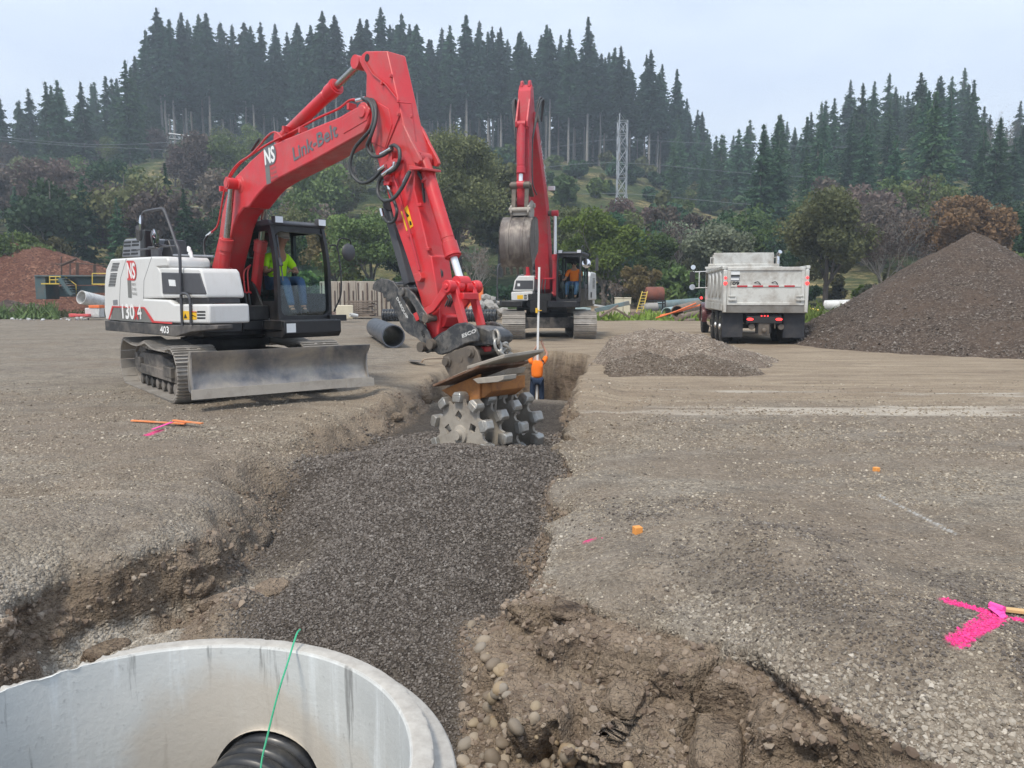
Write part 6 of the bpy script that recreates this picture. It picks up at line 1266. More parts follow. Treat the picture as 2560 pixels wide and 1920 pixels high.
heap('spoil_heap', p3.x - 1.7, p3.x + 1.7, 14.3, 17.2, lambda x, y: cone(x, y, p3.x, p3.y, p3.z + .16, 1.15, .85) - .04, hm_brown, 'small brown spoil heap nearest the hole below the tan crests', 'spoil heap', n=90, rough=.6)
heap('spoil_heap', p4.x - 2.2, p4.x + 2.4, 14.2, 17.0, lambda x, y: cone(x, y, p4.x - .15, p4.y, p4.z + .16, 1.1, .8) - .04, hm_brown, 'small brown spoil heap spreading to the truck side of the tan crests', 'spoil heap', n=90, rough=.6)
def bark(x, y): return 4.3 * gauss(x, y, -36.5, 60, 6, 5) + 4.1 * gauss(x, y, -44, 60, 6, 5) + 2.2 * gauss(x, y, -29, 59, 5, 4) - .5
heap('bark_heap', -58, -20, 53, 70, bark, hm_bark, 'long red brown bark heap behind the blue green conveyor frame', 'bark heap', n=200, rough=3, base=.2)
heap('soil_berm', -46, -16, 49, 54.5, lambda x, y: 1.0 * np.exp(-((y - 51.8) / 1.3) ** 2) * (.7 + .4 * np.sin(x * .7)) - .1, heap_mat('dark_soil', [(.035, .026, .022), (.08, .06, .05), (.14, .11, .09), (.4, .36, .33), (.07, .05, .042)], 8), 'dark soil berm with roots in front of the conveyor frame', 'soil berm', n=120, rough=2)
heap('soil_berm', -13, 26, 48.5, 53, lambda x, y: .45 * np.exp(-((y - 50.5) / 1.0) ** 2) * (.7 + .4 * np.sin(x * .9)) - .1, heap_mat('reddish_soil', [(.07, .045, .037), (.14, .095, .08), (.2, .15, .12), (.4, .36, .33), (.12, .08, .065)], 8), 'low reddish soil berm along the far edge of the yard', 'soil berm', n=120, rough=1.4)
q = gh(2080, 690, 33); heap('soil_heap', q.x - 3, q.x + 4, 31.5, 37, lambda x, y: cone(x, y, q.x + 1.5, 34.5, 1.0, 3.2, .6) - .05, heap_mat('orange_soil', [(.10, .055, .03), (.2, .12, .07), (.28, .18, .11), (.36, .27, .2), (.16, .1, .06)], 14), 'orange brown soil heap between the truck and the gravel heap', 'soil heap', n=70)
# ---------------------------------------------------------------- clutter along the far edge of the yard
bg = dict(teal=mat('faded_teal_steel', (.07, .12, .13), .7, .1, .2, (.16, .12, .09), .5, .8), yel=mat('yellow_railing', (.62, .46, .08), .6, 0, .1), rustb=mat('rusty_tank', (.22, .07, .045), .8, .1, .25, (.10, .06, .05), .5, 2), whitep=mat('white_plastic', (.62, .62, .60), .6, 0, .1, (.2, .17, .14), .4, 2),
          concg=mat('grey_broken_concrete', (.34, .325, .30), .9, 0, .15, (.16, .14, .12), .4, 2), steelb=mat('dusty_blue_beam', (.14, .20, .21), .7, 0, .2, (.2, .16, .12), .4, 2), cream=mat('cream_crate', (.62, .56, .42), .7, 0, .1), log=mat('weathered_log', (.20, .155, .12), .9, 0, .25), orangec=mat('orange_conduit', (.85, .20, .06), .6, 0, .1), lblue=mat('pale_blue_pipe', (.36, .46, .46), .5, 0, .08),
          wallc=mat('formed_concrete', (.42, .38, .32), .9, 0, .15, (.2, .15, .11), .5, .7, streak=True), rebar=mat('rusty_rebar', (.10, .065, .05), .9, 0, .2))
def zat(u, v, D): return atY(u, v, D)
# conveyor frame on the left
D = 50.5; e = empty('conveyor', zat(88, 745, D) * 1); e.location.z = .2; tag(e, 'blue green conveyor frame with yellow railings in front of the red bark heap', 'conveyor'); O = e.location
def rel(u, v, d=0): return atY(u, v, D + d) - O
def boxpx(b, u0, u1, v0, v1, d0, d1):
    p = rel(u0, v1); q = rel(u1, v0); b.box(p.x, q.x, d0, d1, p.z, q.z)
b = MB(); boxpx(b, 90, 112, 690, 748, 0, 1.5); boxpx(b, 113, 300, 692, 712, .4, 1.0); boxpx(b, 160, 300, 714, 732, .5, .9); boxpx(b, 130, 175, 716, 742, .8, 2.0); boxpx(b, 88, 300, 688, 692, -.1, 1.4); b.build('beam', bg['teal'], e, bevel=.02)
b = MB(); boxpx(b, 112, 158, 708, 711, -.4, .4)
for u in (131, 146, 157, 237): p = rel(u, 710); q = rel(u, 690); b.tube([p + Vector((0, -.3, 0)), q + Vector((0, -.3, 0))], .035, 5)
for v in (692, 700): p = rel(131, v); q = rel(158, v); b.tube([p + Vector((0, -.3, 0)), q + Vector((0, -.3, 0))], .03, 5)
boxpx(b, 236, 300, 709, 712, -.3, .4); b.tube([rel(237, 684) + Vector((0, -.3, 0)), rel(300, 684) + Vector((0, -.3, 0))], .03, 5); b.tube([rel(237, 684) + Vector((0, -.3, 0)), rel(237, 712) + Vector((0, -.3, 0))], .03, 5)
b.tube([rel(160, 690), rel(190, 712), rel(191, 738)], .035, 5); b.build('railing', bg['yel'], e)
b = MB()
for i in range(7): p = rel(163 + i * 4, 697 + i * 6); b.box(p.x - .3, p.x + .3, -.5, .3, p.z - .03, p.z + .03)
b.beam(rel(160, 696) + Vector((0, -.5, 0)), rel(190, 738) + Vector((0, -.5, 0)), .05, .22); b.build('stair', bg['teal'], e)
b = MB()
for u, v0 in ((140, 640), (162, 655), (178, 655), (182, 655), (222, 660), (226, 660)): b.tube([rel(u, 690) + Vector((0, .6, 0)), rel(u, v0) + Vector((0, .6, 0))], .05, 5)
b.tube([rel(140, 662) + Vector((0, .6, 0)), rel(178, 646) + Vector((0, .6, 0))], .09, 6); b.tube([rel(125, 658) + Vector((0, .6, 0)), rel(140, 662) + Vector((0, .6, 0))], .05, 5); b.tube([rel(160, 655) + Vector((0, .6, 0)), rel(300, 668) + Vector((0, .6, 0))], .03, 4); b.build('mast', bg['rebar'], e)
def gz(x, y): return float(terrain(np.array([x], float), np.array([y], float))[2][0])
def pipe_px(u0, v0, u1, v1, D0, D1, r, m, name, label, wall=.04, cat='pipe'):
    p, q = atY(u0, v0, D0), atY(u1, v1, D1); b = MB(); L = (q - p).length; b.lathe([(0, r - wall), (0, r), (L, r), (L, r - wall), (0, r - wall)], p, q - p, 20, cap=False); o = b.build(name, m, None, smooth=40); tag(o, label, cat); return o
pipe_px(203, 743, 262, 757, 47.5, 49, .42, bg['whitep'], 'culvert_pipe', 'short white pipe lying on the soil berm behind the white excavator tail')
pipe_px(2062, 764, 2150, 762, 41, 40, .28, bg['whitep'], 'culvert_pipe', 'off white pipe lying in the weeds between the truck and the gravel heap'); pipe_px(1667, 783, 1692, 780, 47, 48.5, .36, bg['lblue'], 'culvert_pipe', 'pale blue pipe end left of the dump truck mirrors')
pipe_px(1693, 780, 1745, 766, 46, 50, .40, bg['log'], 'culvert_pipe', 'dark open pipe leaning beside the pale blue one', .05); pipe_px(1430, 796, 1475, 789, 42, 42.5, .10, bg['lblue'], 'drain_pipe', 'thin pale pipe lying flat right of the second excavator'); pipe_px(1640, 765, 1745, 757, 54, 55, .35, bg['steelb'], 'culvert_pipe', 'long greenish pipe behind the rusty tank stand')
for k, (u0, v0, u1, v1, r_) in enumerate(((1690, 800, 1745, 790, .16), (1700, 793, 1750, 782, .18), (1715, 803, 1748, 800, .14))): pipe_px(u0, v0, u1, v1, 44.5 - k * .3, 45.5, r_, bg['log'], 'log', ('grey log on top of the log stack', 'long grey log in the middle of the log stack', 'short grey log at the foot of the log stack')[k] + ' beside the truck', r_ * .9, 'log')
for k, (u0, v0, u1, v1) in enumerate(((1640, 795, 1740, 758), (1650, 789, 1752, 762))): b = MB(); b.tube(spline([atY(u0, v0, 46), atY((u0 + u1) / 2, (v0 + v1) / 2 + 2, 45.5), atY(u1, v1, 45)], 5), .05, 6); o = b.build('conduit', bg['orangec'], None, smooth=60); tag(o, ('lower', 'upper')[k] + ' orange conduit sagging over the dark pipes beside the truck', 'conduit')
# rusty tank on a stand with a ladder
p = atY(1635, 790, 52); z0 = .3; e = empty('tank_stand', (p.x, 52, z0)); tag(e, 'rusty red tank on a dark steel stand behind the yard', 'tank stand'); zt = atY(1635, 717, 52).z - z0
b = MB(); b.lathe([(0, .1), (.03, .45), (.1, .5), (1.15, .5), (1.22, .45), (1.25, .1)], (-.62, 0, zt - .5), (1, 0, 0), 24); b.build('tank', bg['rustb'], e, smooth=40)
b = MB()
for sx in (-.65, .65):
    for sy in (-.4, .4): b.box(sx - .04, sx + .04, sy - .04, sy + .04, 0, zt - .9)
    b.box(sx - .04, sx + .04, -.4, .4, zt - .95, zt - .88)
b.box(-.65, .65, -.44, -.38, zt - .98, zt - .88); b.box(-.65, .65, -.43, -.39, .55, .62); b.box(-.4, .45, -.3, .3, .75, 1.25); b.build('stand_frame', M['dark'], e)
b = MB(); b.lathe([(0, .05), (.02, .3), (1.0, .3), (1.02, .05)], (-.9, -.7, .35), (1, .2, 0), 18); b.build('lower_drum', bg['concg'], e, smooth=40)
p = atY(1600, 795, 51); b = MB(); q0, q1 = atY(1590, 785, 51), atY(1606, 728, 51.3); w_ = Vector((.42, 0, 0))
for s in (0, 1): b.tube([q0 + w_ * s, q1 + w_ * s * .8], .035, 5)
for i in range(8): a_ = q0.lerp(q1, i / 8 + .06); b.tube([a_, a_ + w_ * .9], .025, 5)
o = b.build('ladder', bg['yel']); tag(o, 'yellow ladder leaning beside the rusty tank stand', 'ladder')
# concrete wall sections with rebar
p0, p1 = atY(800, 752, 51), atY(985, 752, 50); zt = atY(880, 707, 50.5).z; n = 4
for k in range(n):
    a_ = p0.lerp(p1, k / n); c_ = p0.lerp(p1, (k + .97) / n); e = empty('concrete_wall', (a_.x, a_.y, .1)); tag(e, ('first', 'second', 'third', 'fourth')[k] + ' stained concrete wall block from the cab side in the row with rusty ribs', 'wall'); d = c_ - a_
    b = MB(); b.hexa([(0, 0, 0), (d.x, d.y, 0), (d.x, d.y + .5, 0), (0, .5, 0), (0, 0, zt), (d.x, d.y, zt + .03 * (k % 2)), (d.x, d.y + .5, zt), (0, .5, zt)]); b.build('wall_block', bg['wallc'], e, bevel=.03); b = MB()
    for i in range(4): f_ = (i + .4) / 4; b.box(d.x * f_ - .03, d.x * f_ + .03, -.08 + d.y * f_, -.02 + d.y * f_, -.1, zt - .1 - .5 * (i % 2))
    b.build('rib', bg['rebar'], e)
b = MB(); p = atY(900, 775, 47.5)
for k in range(9): b.obox((p.x + random.uniform(-.15, .15), 47.5, .2 + k * .11), (1.6, 1.1, .07), Matrix.Rotation(random.uniform(-.04, .04), 3, 'Y') @ Matrix.Rotation(random.uniform(-.2, .2), 3, 'Z'))
o = b.build('plank_stack', bg['log'], None); tag(o, 'untidy stack of grey boards in front of the concrete wall blocks', 'board stack')
b = MB(); q = atY(862, 782, 42); b.obox((q.x, 42, .55), (.9, .6, .75), Matrix.Rotation(.2, 3, 'Z')); o = b.build('equipment_box', bg['cream'], None, bevel=.04); tag(o, 'small cream equipment box behind the cab mirror foot', 'box')
pipe_px(875, 787, 893, 790, 41.5, 41.8, .11, bg['whitep'], 'drain_pipe', 'short white pipe end beside the cream box')
# white crate, cooler and hoses left
q = atY(240, 780, 46); e = empty('tote_box', (q.x, 46, .15)); tag(e, 'white and orange tote box standing beside the white excavator tail', 'box'); b = MB(); b.box(-.5, .35, -.3, .3, 0, .55); b.build('box_body', bg['whitep'], e, bevel=.03); b = MB(); b.box(-.25, .38, -.33, .33, .55, .72); b.build('lid', bg['orangec'], e, bevel=.02)
b = MB(); q = atY(205, 793, 45.5); b.obox((q.x, 45.5, .28), (.95, .3, .16), Matrix.Identity(3)); b.obox((q.x - .55, 45.5, .28), (.3, .32, .2), Matrix.Identity(3)); o = b.build('barrier_board', mat('red_barrier', (.62, .10, .10), .6), None, bevel=.03); tag(o, 'red barrier board lying flat by the tote box', 'barrier')
# rubble: individual chunks
def chunk(x, y, z, s, m, name, label, grp, seed):
    rr = random.Random(seed); b = MB(); import bmesh
    bm = bmesh.new(); bmesh.ops.create_icosphere(bm, subdivisions=1, radius=s)
    for v in bm.verts: v.co = Vector((v.co.x * rr.uniform(.8, 1.4), v.co.y * rr.uniform(.7, 1.2), v.co.z * rr.uniform(.5, .9)))
    me = bpy.data.meshes.new(name); bm.to_mesh(me); bm.free(); me.materials.append(m); o = bpy.data.objects.new(name, me); SC.collection.objects.link(o); o.location = (x, y, z); o.rotation_euler = (rr.uniform(-.5, .5), rr.uniform(-.5, .5), rr.uniform(0, 6)); tag(o, label, 'rubble', grp); return o
for k in range(46):
    u = 1175 + 100 * random.random(); D_ = random.uniform(44, 47); h = max(0, 1 - abs(u - 1222) / 62); q = atY(u, 790, D_); chunk(q.x, D_, .25 + random.random() * 1.25 * h, random.uniform(.16, .42), bg['concg'], 'concrete_chunk', 'broken grey concrete chunk in the pile behind the ribbed pipe', 'broken concrete pile', k)
for k in range(60):
    u = random.uniform(30, 225) if random.random() < .75 else random.uniform(0, 60); q = atZ(u, random.uniform(782, 797), .1); D_ = min(q.y, 50); chunk(q.x * D_ / q.y, D_, gz(q.x * D_ / q.y, D_) + .03, random.uniform(.05, .17), bg['concg' if k % 3 else 'whitep'], 'field_stone', 'pale stone at the foot of the dark soil berm', 'pale stones along the soil berm', 100 + k)
# beams and boards right of the second excavator
for k, (u0, v0, u1, v1, D_, w_, m, lab) in enumerate(((1488, 776, 1572, 757, 44, .28, 'steelb', 'long dusty blue beam propped on the scrap heap'), (1500, 792, 1545, 764, 43.5, .14, 'log', 'grey board leaning under the blue beam'), (1535, 770, 1575, 794, 43.2, .12, 'log', 'grey board slanting down the right of the scrap heap'), (1480, 762, 1530, 770, 44.8, .12, 'whitep', 'whitish board across the top of the scrap heap'), (1440, 770, 1475, 773, 42, .2, 'lblue', 'pale blue board behind the right track'))):
    b = MB(); b.beam(atY(u0, v0, D_), atY(u1, v1, D_ + .3), w_, w_ * .8); o = b.build('beam', bg[m], None, bevel=.01); o.name = 'scrap_beam'; tag(o, lab, 'beam')
for k, (u, lab) in enumerate(((1548, 'left'), (1566, 'right'))): q = atY(u, 753, 46.5); b = MB(); b.obox((q.x, 46.5, q.z), (.5, .5, .36), Matrix.Identity(3)); b.obox((q.x, 46.5, q.z + .2), (.56, .56, .05), Matrix.Identity(3)); b.box(q.x - .2, q.x + .2, 46.3, 46.7, .1, q.z - .18); o = b.build('crate', bg['cream'], None, bevel=.03); tag(o, lab + ' of the two cream crates on the scrap heap', 'crate')
b = MB(); q = atY(2025, 776, 42); b.tube([(q.x - .5, 42, q.z + .05), (q.x, 42, q.z + .08), (q.x + .5, 42, q.z)], .07, 6); o = b.build('yellow_hose', bg['yel'], None, smooth=60); tag(o, 'yellow hose lying in the weeds right of the truck', 'hose')
b = MB(); q = atY(1188, 740, 50); b.box(q.x - .5, q.x + .5, 50, 50.8, .3, q.z + .6); b.box(q.x - .3, q.x + .2, 50.1, 50.7, q.z + .6, q.z + .9); o = b.build('orange_machine', bg['orangec'], None, bevel=.08); tag(o, 'small orange machine behind the broken concrete pile', 'machine')
# weeds
def weeds(n, u0, u1, D0, D1, h, m, label, seed):
    rs = np.random.default_rng(seed); u = rs.uniform(u0, u1, n); D_ = rs.uniform(D0, D1, n); x = (u - 1280) / F * D_; base = np.array([terrain(x, D_)[2]])[0]; hh = h * (.15 + .9 * rs.random(n) ** 2) * (.35 + .65 * (vn(x * .9, D_ * .9, s=9) > -.1)); P = np.stack([x, D_, base + hh * .5], 1)
    d = np.stack([rs.normal(size=n) * .45, rs.normal(size=n) * .45, np.ones(n) * .7], 1); a = d / np.linalg.norm(d, axis=1)[:, None]; s = np.stack([.05 + .03 * rs.random(n), np.zeros(n), np.zeros(n)], 1)
    V = np.stack([P - a * hh[:, None] * .5 - s, P - a * hh[:, None] * .5 + s, P + a * hh[:, None] * .5 + s * .3, P + a * hh[:, None] * .5 - s * .3], 1).reshape(-1, 3); o = raw_mesh('weeds', V, np.arange(4 * n).reshape(n, 4), [m]); tag(o, label, 'weeds', kind='stuff')
# ---------------------------------------------------------------- trees
def leaf_mat(name, a, b_, c_, tr=.25):
    m, nt, b, o = newmat(name); oi = N(nt, 'ShaderNodeObjectInfo'); v = N(nt, 'ShaderNodeTexCoord').outputs['Object']; n1 = noise(nt, v, .55, 4, .6); n2 = noise(nt, v, 3.5, 3, .6)
    c = ramp(nt, n1, [(.32, a), (.68, b_)]); c = mixc(nt, ramp(nt, n2, [(.5, 0), (.8, .7)]), c, c_)
    hs_ = N(nt, 'ShaderNodeHueSaturation'); hs_.inputs['Saturation'].default_value = 1.12; nt.links.new(c, hs_.inputs['Color']); mr_ = N(nt, 'ShaderNodeMapRange'); nt.links.new(oi.outputs['Random'], mr_.inputs[0]); mr_.inputs[3].default_value = .8; mr_.inputs[4].default_value = 1.75; nt.links.new(mr_.outputs[0], hs_.inputs['Value'])
    m2 = N(nt, 'ShaderNodeMapRange'); mu = N(nt, 'ShaderNodeMath', operation='FRACT'); mm = N(nt, 'ShaderNodeMath', operation='MULTIPLY'); nt.links.new(oi.outputs['Random'], mm.inputs[0]); mm.inputs[1].default_value = 7.3; nt.links.new(mm.outputs[0], mu.inputs[0]); nt.links.new(mu.outputs[0], m2.inputs[0]); m2.inputs[3].default_value = .47; m2.inputs[4].default_value = .525; nt.links.new(m2.outputs[0], hs_.inputs['Hue'])
    nt.links.new(hs_.outputs[0], b.inputs['Base Color']); b.inputs['Roughness'].default_value = .7; b.inputs['Specular IOR Level'].default_value = .25
    t = N(nt, 'ShaderNodeBsdfTranslucent'); nt.links.new(hs_.outputs[0], t.inputs[0]); mxs = N(nt, 'ShaderNodeMixShader'); mxs.inputs[0].default_value = tr
    nt.links.new(b.outputs[0], mxs.inputs[1]); nt.links.new(t.outputs[0], mxs.inputs[2]); nt.links.new(mxs.outputs[0], o.inputs[0]); return m
LM = dict(fir=leaf_mat('fir_needles', (.016, .040, .028), (.036, .072, .044), (.065, .105, .06)), fir2=leaf_mat('young_fir_needles', (.022, .055, .032), (.055, .105, .055), (.095, .145, .07)),
          green=leaf_mat('green_leaves', (.06, .095, .035), (.12, .165, .065), (.19, .23, .10)), olive=leaf_mat('olive_leaves', (.065, .075, .035), (.125, .13, .065), (.18, .18, .095)), grey=leaf_mat('silver_green_leaves', (.09, .115, .075), (.17, .20, .14), (.30, .33, .26)),
          brown=leaf_mat('russet_leaves', (.12, .095, .05), (.22, .168, .085), (.28, .22, .12)), plum=leaf_mat('dull_plum_leaves', (.075, .060, .052), (.13, .105, .088), (.16, .14, .11)), lime=leaf_mat('light_green_leaves', (.09, .13, .03), (.17, .22, .06), (.25, .29, .1)), dark=leaf_mat('dark_green_leaves', (.022, .05, .026), (.048, .09, .044), (.08, .125, .06)))
bark = mat('grey_bark', (.17, .155, .135), .9, 0, .25, (.08, .07, .06), .5, 5, bump=.4); barkd = mat('dark_bark', (.06, .05, .042), .9, 0, .25); barkp = mat('pale_trunk_bark', (.25, .235, .21), .9, 0, .2, (.12, .11, .1), .5, 4)
def leaves(P, size, dirs=None, asp=1.0, rs=rng, tri=False):
    """one small quad per point; P (n,3), size (n,) ; dirs: long axis (n,3)"""
    n = len(P); a = rs.normal(size=(n, 3)) if dirs is None else dirs + rs.normal(size=(n, 3)) * .35; a /= np.linalg.norm(a, axis=1)[:, None]
    r = rs.normal(size=(n, 3)); b_ = np.cross(a, r); b_ /= np.linalg.norm(b_, axis=1)[:, None]; s = size[:, None]; h = a * s * asp * .5; w = b_ * s * .5
    V = np.stack([P - h - w * .3, P - h * .2 + w, P + h, P - h * .2 - w], 1).reshape(-1, 3); return V, np.arange(4 * n).reshape(n, 4)
def fir(H_, cb, R_, nb, seed, droop=.35, dens=9):
    rs = np.random.default_rng(seed); zs = cb * H_ + (H_ * .99 - cb * H_) * rs.random(nb) ** .9; f = (H_ - zs) / (H_ * (1 - cb)); L = R_ * np.minimum(f * 1.35, 1) ** .9 * (1 - .25 * f) * (.35 + .85 * rs.random(nb)) + .10; az = rs.random(nb) * 2 * pi
    P = []; D = []; S = []
    for z, l, a in zip(zs, L, az):
        k = max(3, int(dens * l / R_ * 2)); t = (np.arange(k) + rs.random(k)) / k; r = l * t; dz = -droop * r + .12 * r * t
        sp = rs.normal(size=k) * .12 * l * t
        P.append(np.stack([r * cos(a) - sp * sin(a), r * sin(a) + sp * cos(a), z + dz + rs.normal(size=k) * .12], 1)); D.append(np.tile([cos(a), sin(a), -droop], (k, 1))); S.append((.30 + .5 * (1 - t) + .2 * rs.random(k)) * (.35 + .65 * min(1, l / 1.6)))
    V, Fq = leaves(np.concatenate(P), np.concatenate(S) * (H_ / 30) ** .5, np.concatenate(D), 2.0, rs)
    return V, Fq
def trunk_fir(H_, r, seed, m):
    b = MB(); rr = random.Random(seed); b.tube([(rr.uniform(-.1, .1) * i, rr.uniform(-.1, .1) * i, H_ * i / 6) for i in range(7)], [r * (1 - .93 * i / 6) for i in range(7)], 7)
    for k in range(14):
        z = H_ * rr.uniform(.15, .5); a = rr.uniform(0, 6.28); l = rr.uniform(.4, 1.6); b.tube([(0, 0, z), (l * cos(a), l * sin(a), z - .15 * l)], [.05, .015], 4)
    return b
def limbs(b, p, d, L, r, depth, rr, tips, spread=.6):
    n = 4; pts = [p]; dd = d.copy()
    for i in range(n): dd = (dd + Vector((rr.uniform(-.2, .2), rr.uniform(-.2, .2), rr.uniform(-.02, .16)))).normalized(); pts.append(pts[-1] + dd * L / n)
    b.tube(pts, [r * (1 - .45 * i / n) for i in range(n + 1)], 6 if depth > 1 else 4, cap=False)
    if depth == 0: tips.append(pts[-1]); tips.append(pts[2]); return
    for k in range(rr.choice([3, 4]) if depth > 1 else 3):
        j = rr.choice([2, 3, 4]); nd_ = (dd + Vector((rr.gauss(0, spread), rr.gauss(0, spread), rr.gauss(.12, .3)))).normalized(); limbs(b, pts[j], nd_, L * rr.uniform(.55, .8), r * .5, depth - 1, rr, tips, spread)
def broad(H_, W_, seed, nleaf, lsize, cb=.28, lobes=16, depth=3, shape=1.0):
    """trunk mesh builder and leaf arrays of a broad-leaved tree"""
    rr = random.Random(seed); rs = np.random.default_rng(seed); b = MB(); tips = []; r0 = H_ * .020
    b.tube([(0, 0, 0), (rr.uniform(-.2, .2), rr.uniform(-.2, .2), H_ * cb)], [r0 * 1.3, r0], 8, cap=False)
    for k in range(4): limbs(b, Vector((0, 0, H_ * cb * rr.uniform(.8, 1))), Vector((rr.gauss(0, .45), rr.gauss(0, .45), 1)).normalized(), H_ * .34, r0 * .62, depth - 1, rr, tips)
    b.tube([(0, 0, H_ * cb), (rr.uniform(-.4, .4), rr.uniform(-.4, .4), H_ * .85)], [r0 * .9, r0 * .15], 6)
    P = []
    T = np.array([tuple(t) for t in tips]); zc = H_ * (1 + cb) / 2; hh = H_ * (1 - cb) / 2
    C_ = []
    for k in range(lobes):
        u = rs.normal(size=3); u /= np.linalg.norm(u); rad = rs.random() ** .5 * .80; c = np.array([u[0] * W_ / 2 * rad, u[1] * W_ / 2 * rad, zc + u[2] * hh * rad * shape]); C_.append(c)
    C_ = np.concatenate([np.array(C_), T[rs.integers(0, len(T), max(4, lobes // 3))]]); w_ = rs.random(len(C_)) + .4; idx = rs.choice(len(C_), nleaf, p=w_ / w_.sum())
    rad = (.10 + .13 * rs.random(len(C_)))[idx] * (W_ + H_) / 2; q = rs.normal(size=(nleaf, 3)); q /= np.linalg.norm(q, axis=1)[:, None]; q *= (rs.random(nleaf) ** .45)[:, None] * rad[:, None]; q[:, 2] *= .75
    P = C_[idx] + q; P = P[P[:, 2] > H_ * .04]; V, Fq = leaves(P, lsize * (.6 + .8 * rs.random(len(P))), None, 1.5, rs); return b, V, Fq
class Plant:
    def __init__(s, name, label, group, tb, V, Fq, lm, bm, cat='tree', crown='crown'):
        s.tm = tb.build('trunk', bm, None, smooth=60).data if tb else None
        if s.tm: bpy.data.objects.remove([o for o in bpy.data.objects if o.data is s.tm][0])
        if V is not None: o = raw_mesh(crown, V, Fq, [lm]); s.cm = o.data; bpy.data.objects.remove(o)
        else: s.cm = None
        s.name = name; s.label = label; s.group = group; s.cat = cat; s.crown = crown
    def put(s, x, y, z, sc=1, lab=None, grp='', rz=None, sz=None):
        e = empty(s.name, (x, y, z), random.uniform(0, 6.28) if rz is None else rz); e.scale = (sc, sc, sc * (sz or 1)); tag(e, lab or s.label, s.cat, s.group if grp == '' else grp)
        for nm, me in (('trunk', s.tm), (s.crown, s.cm)):
            if me: o = bpy.data.objects.new(nm, me); SC.collection.objects.link(o); o.parent = e
        return e
def hz1_(x, y): return float(hills_z(np.array([x]), np.array([y]))[0])
g_stand = 'tall firs of the dense stand on the highest ridge'; l_stand = 'tall fir with a long bare trunk in the dense stand on the highest ridge'
tall = [Plant('fir_tree', l_stand, g_stand, trunk_fir(38, .42, k, barkp), *fir(38, .36 + .07 * (k % 3), 4.6 + .5 * (k % 3), 330, 40 + k, .30 + .1 * (k % 3), 12), LM['fir'], barkp) for k in range(7)]
g_r = 'firs on the lower ridge behind the dump truck'; l_r = 'green fir growing in the forest on the lower ridge behind the truck'
full = [Plant('fir_tree', l_r, g_r, trunk_fir(20, .25, 60 + k, bark), *fir(20, .07, 3.7 + .4 * (k % 3), 290, 70 + k, .28, 11), LM['fir2'], bark) for k in range(5)]
rp_ = random.Random(42)
def skyz(a): return float(interp(np.array([a]), [(-.43, 1.0), (-.36, 1.05), (-.28, .98), (-.1, 1.0), (.05, 1.0), (.12, .93), (.2, .80), (.24, .65)])[0])
cnt = 0
for row in range(5):
    D = 207 + row * 8.5; a = -.43
    while a < .235:
        x = a * D + rp_.uniform(-1.5, 1.5); y = D + rp_.uniform(-3.5, 3.5)
        if row < 4 or rp_.random() < .5: p = rp_.choice(tall); p.put(x, y, hz1_(x, y) - .4, skyz(a) * rp_.choice([rp_.uniform(.86, 1.04), rp_.uniform(.70, .9), rp_.uniform(.9, 1.0)])); cnt += 1
        a += rp_.uniform(3.9, 5.9) / D
# open-crowned taller firs at the left end of the stand
for a, s_ in ((-.455, .86), (-.44, 1.0), (-.425, .92), (-.47, .70)): x = a * 204; tall[1].put(x, 204, hz1_(x, 204) - .4, s_, 'open crowned fir at the cab-side end of the dense ridge stand' if False else 'sparse tall fir standing at the far left end of the ridge stand', 'sparse firs at the end of the ridge stand'); cnt += 1
for row in range(11):
    D = 104 + row * 11.5; a = .205 if D > 150 else .33
    while a < .72:
        x = a * D + rp_.uniform(-2, 2); y = D + rp_.uniform(-4, 4)
        if not (a > .60 and D > 120 and rp_.random() < .8): p = rp_.choice(full); s_ = rp_.uniform(.62, 1.0) * (1.05 if D > 190 else .9); p.put(x, y, hz1_(x, y) - .4, s_); cnt += 1
        a += rp_.uniform(5.6, 8.4) / D
# scattered firs on the left slope
lf_ = 'dark fir among the mixed trees on the slope behind the white excavator'; gf_ = 'firs on the slope left of the stand'
for k in range(44):
    a = -.76 + .32 * k / 44 + rp_.uniform(-.01, .01); D = rp_.uniform(170, 225); x = a * D; p = rp_.choice(full); p.put(x, D, hz1_(x, D) - .4, rp_.uniform(.95, 1.25), 'fir on the skyline of the far left slope beyond the mixed trees', 'firs on the far left skyline'); cnt += 1
for (u, vt, D, lab) in ((175, 372, 84, 'large dark fir behind the bark heap at the edge of the slope'), (355, 345, 92, 'dark fir behind the hand rail of the white excavator'), (30, 395, 96, 'dark fir at the left edge of the slope'), (395, 400, 80, 'broad dark fir rising behind the engine hood of the white excavator'), (250, 420, 82, 'short dark fir between the bark heap and the white excavator'), (470, 480, 78, 'small dark fir beside the red boom foot')):
    t_ = atY(*ov(u, vt), D); z0 = hz1_(t_.x, D); full[cnt % 5].put(t_.x, D, z0 - .3, (t_.z - z0) / 20, lab, None); cnt += 1
print('FIRS', cnt)
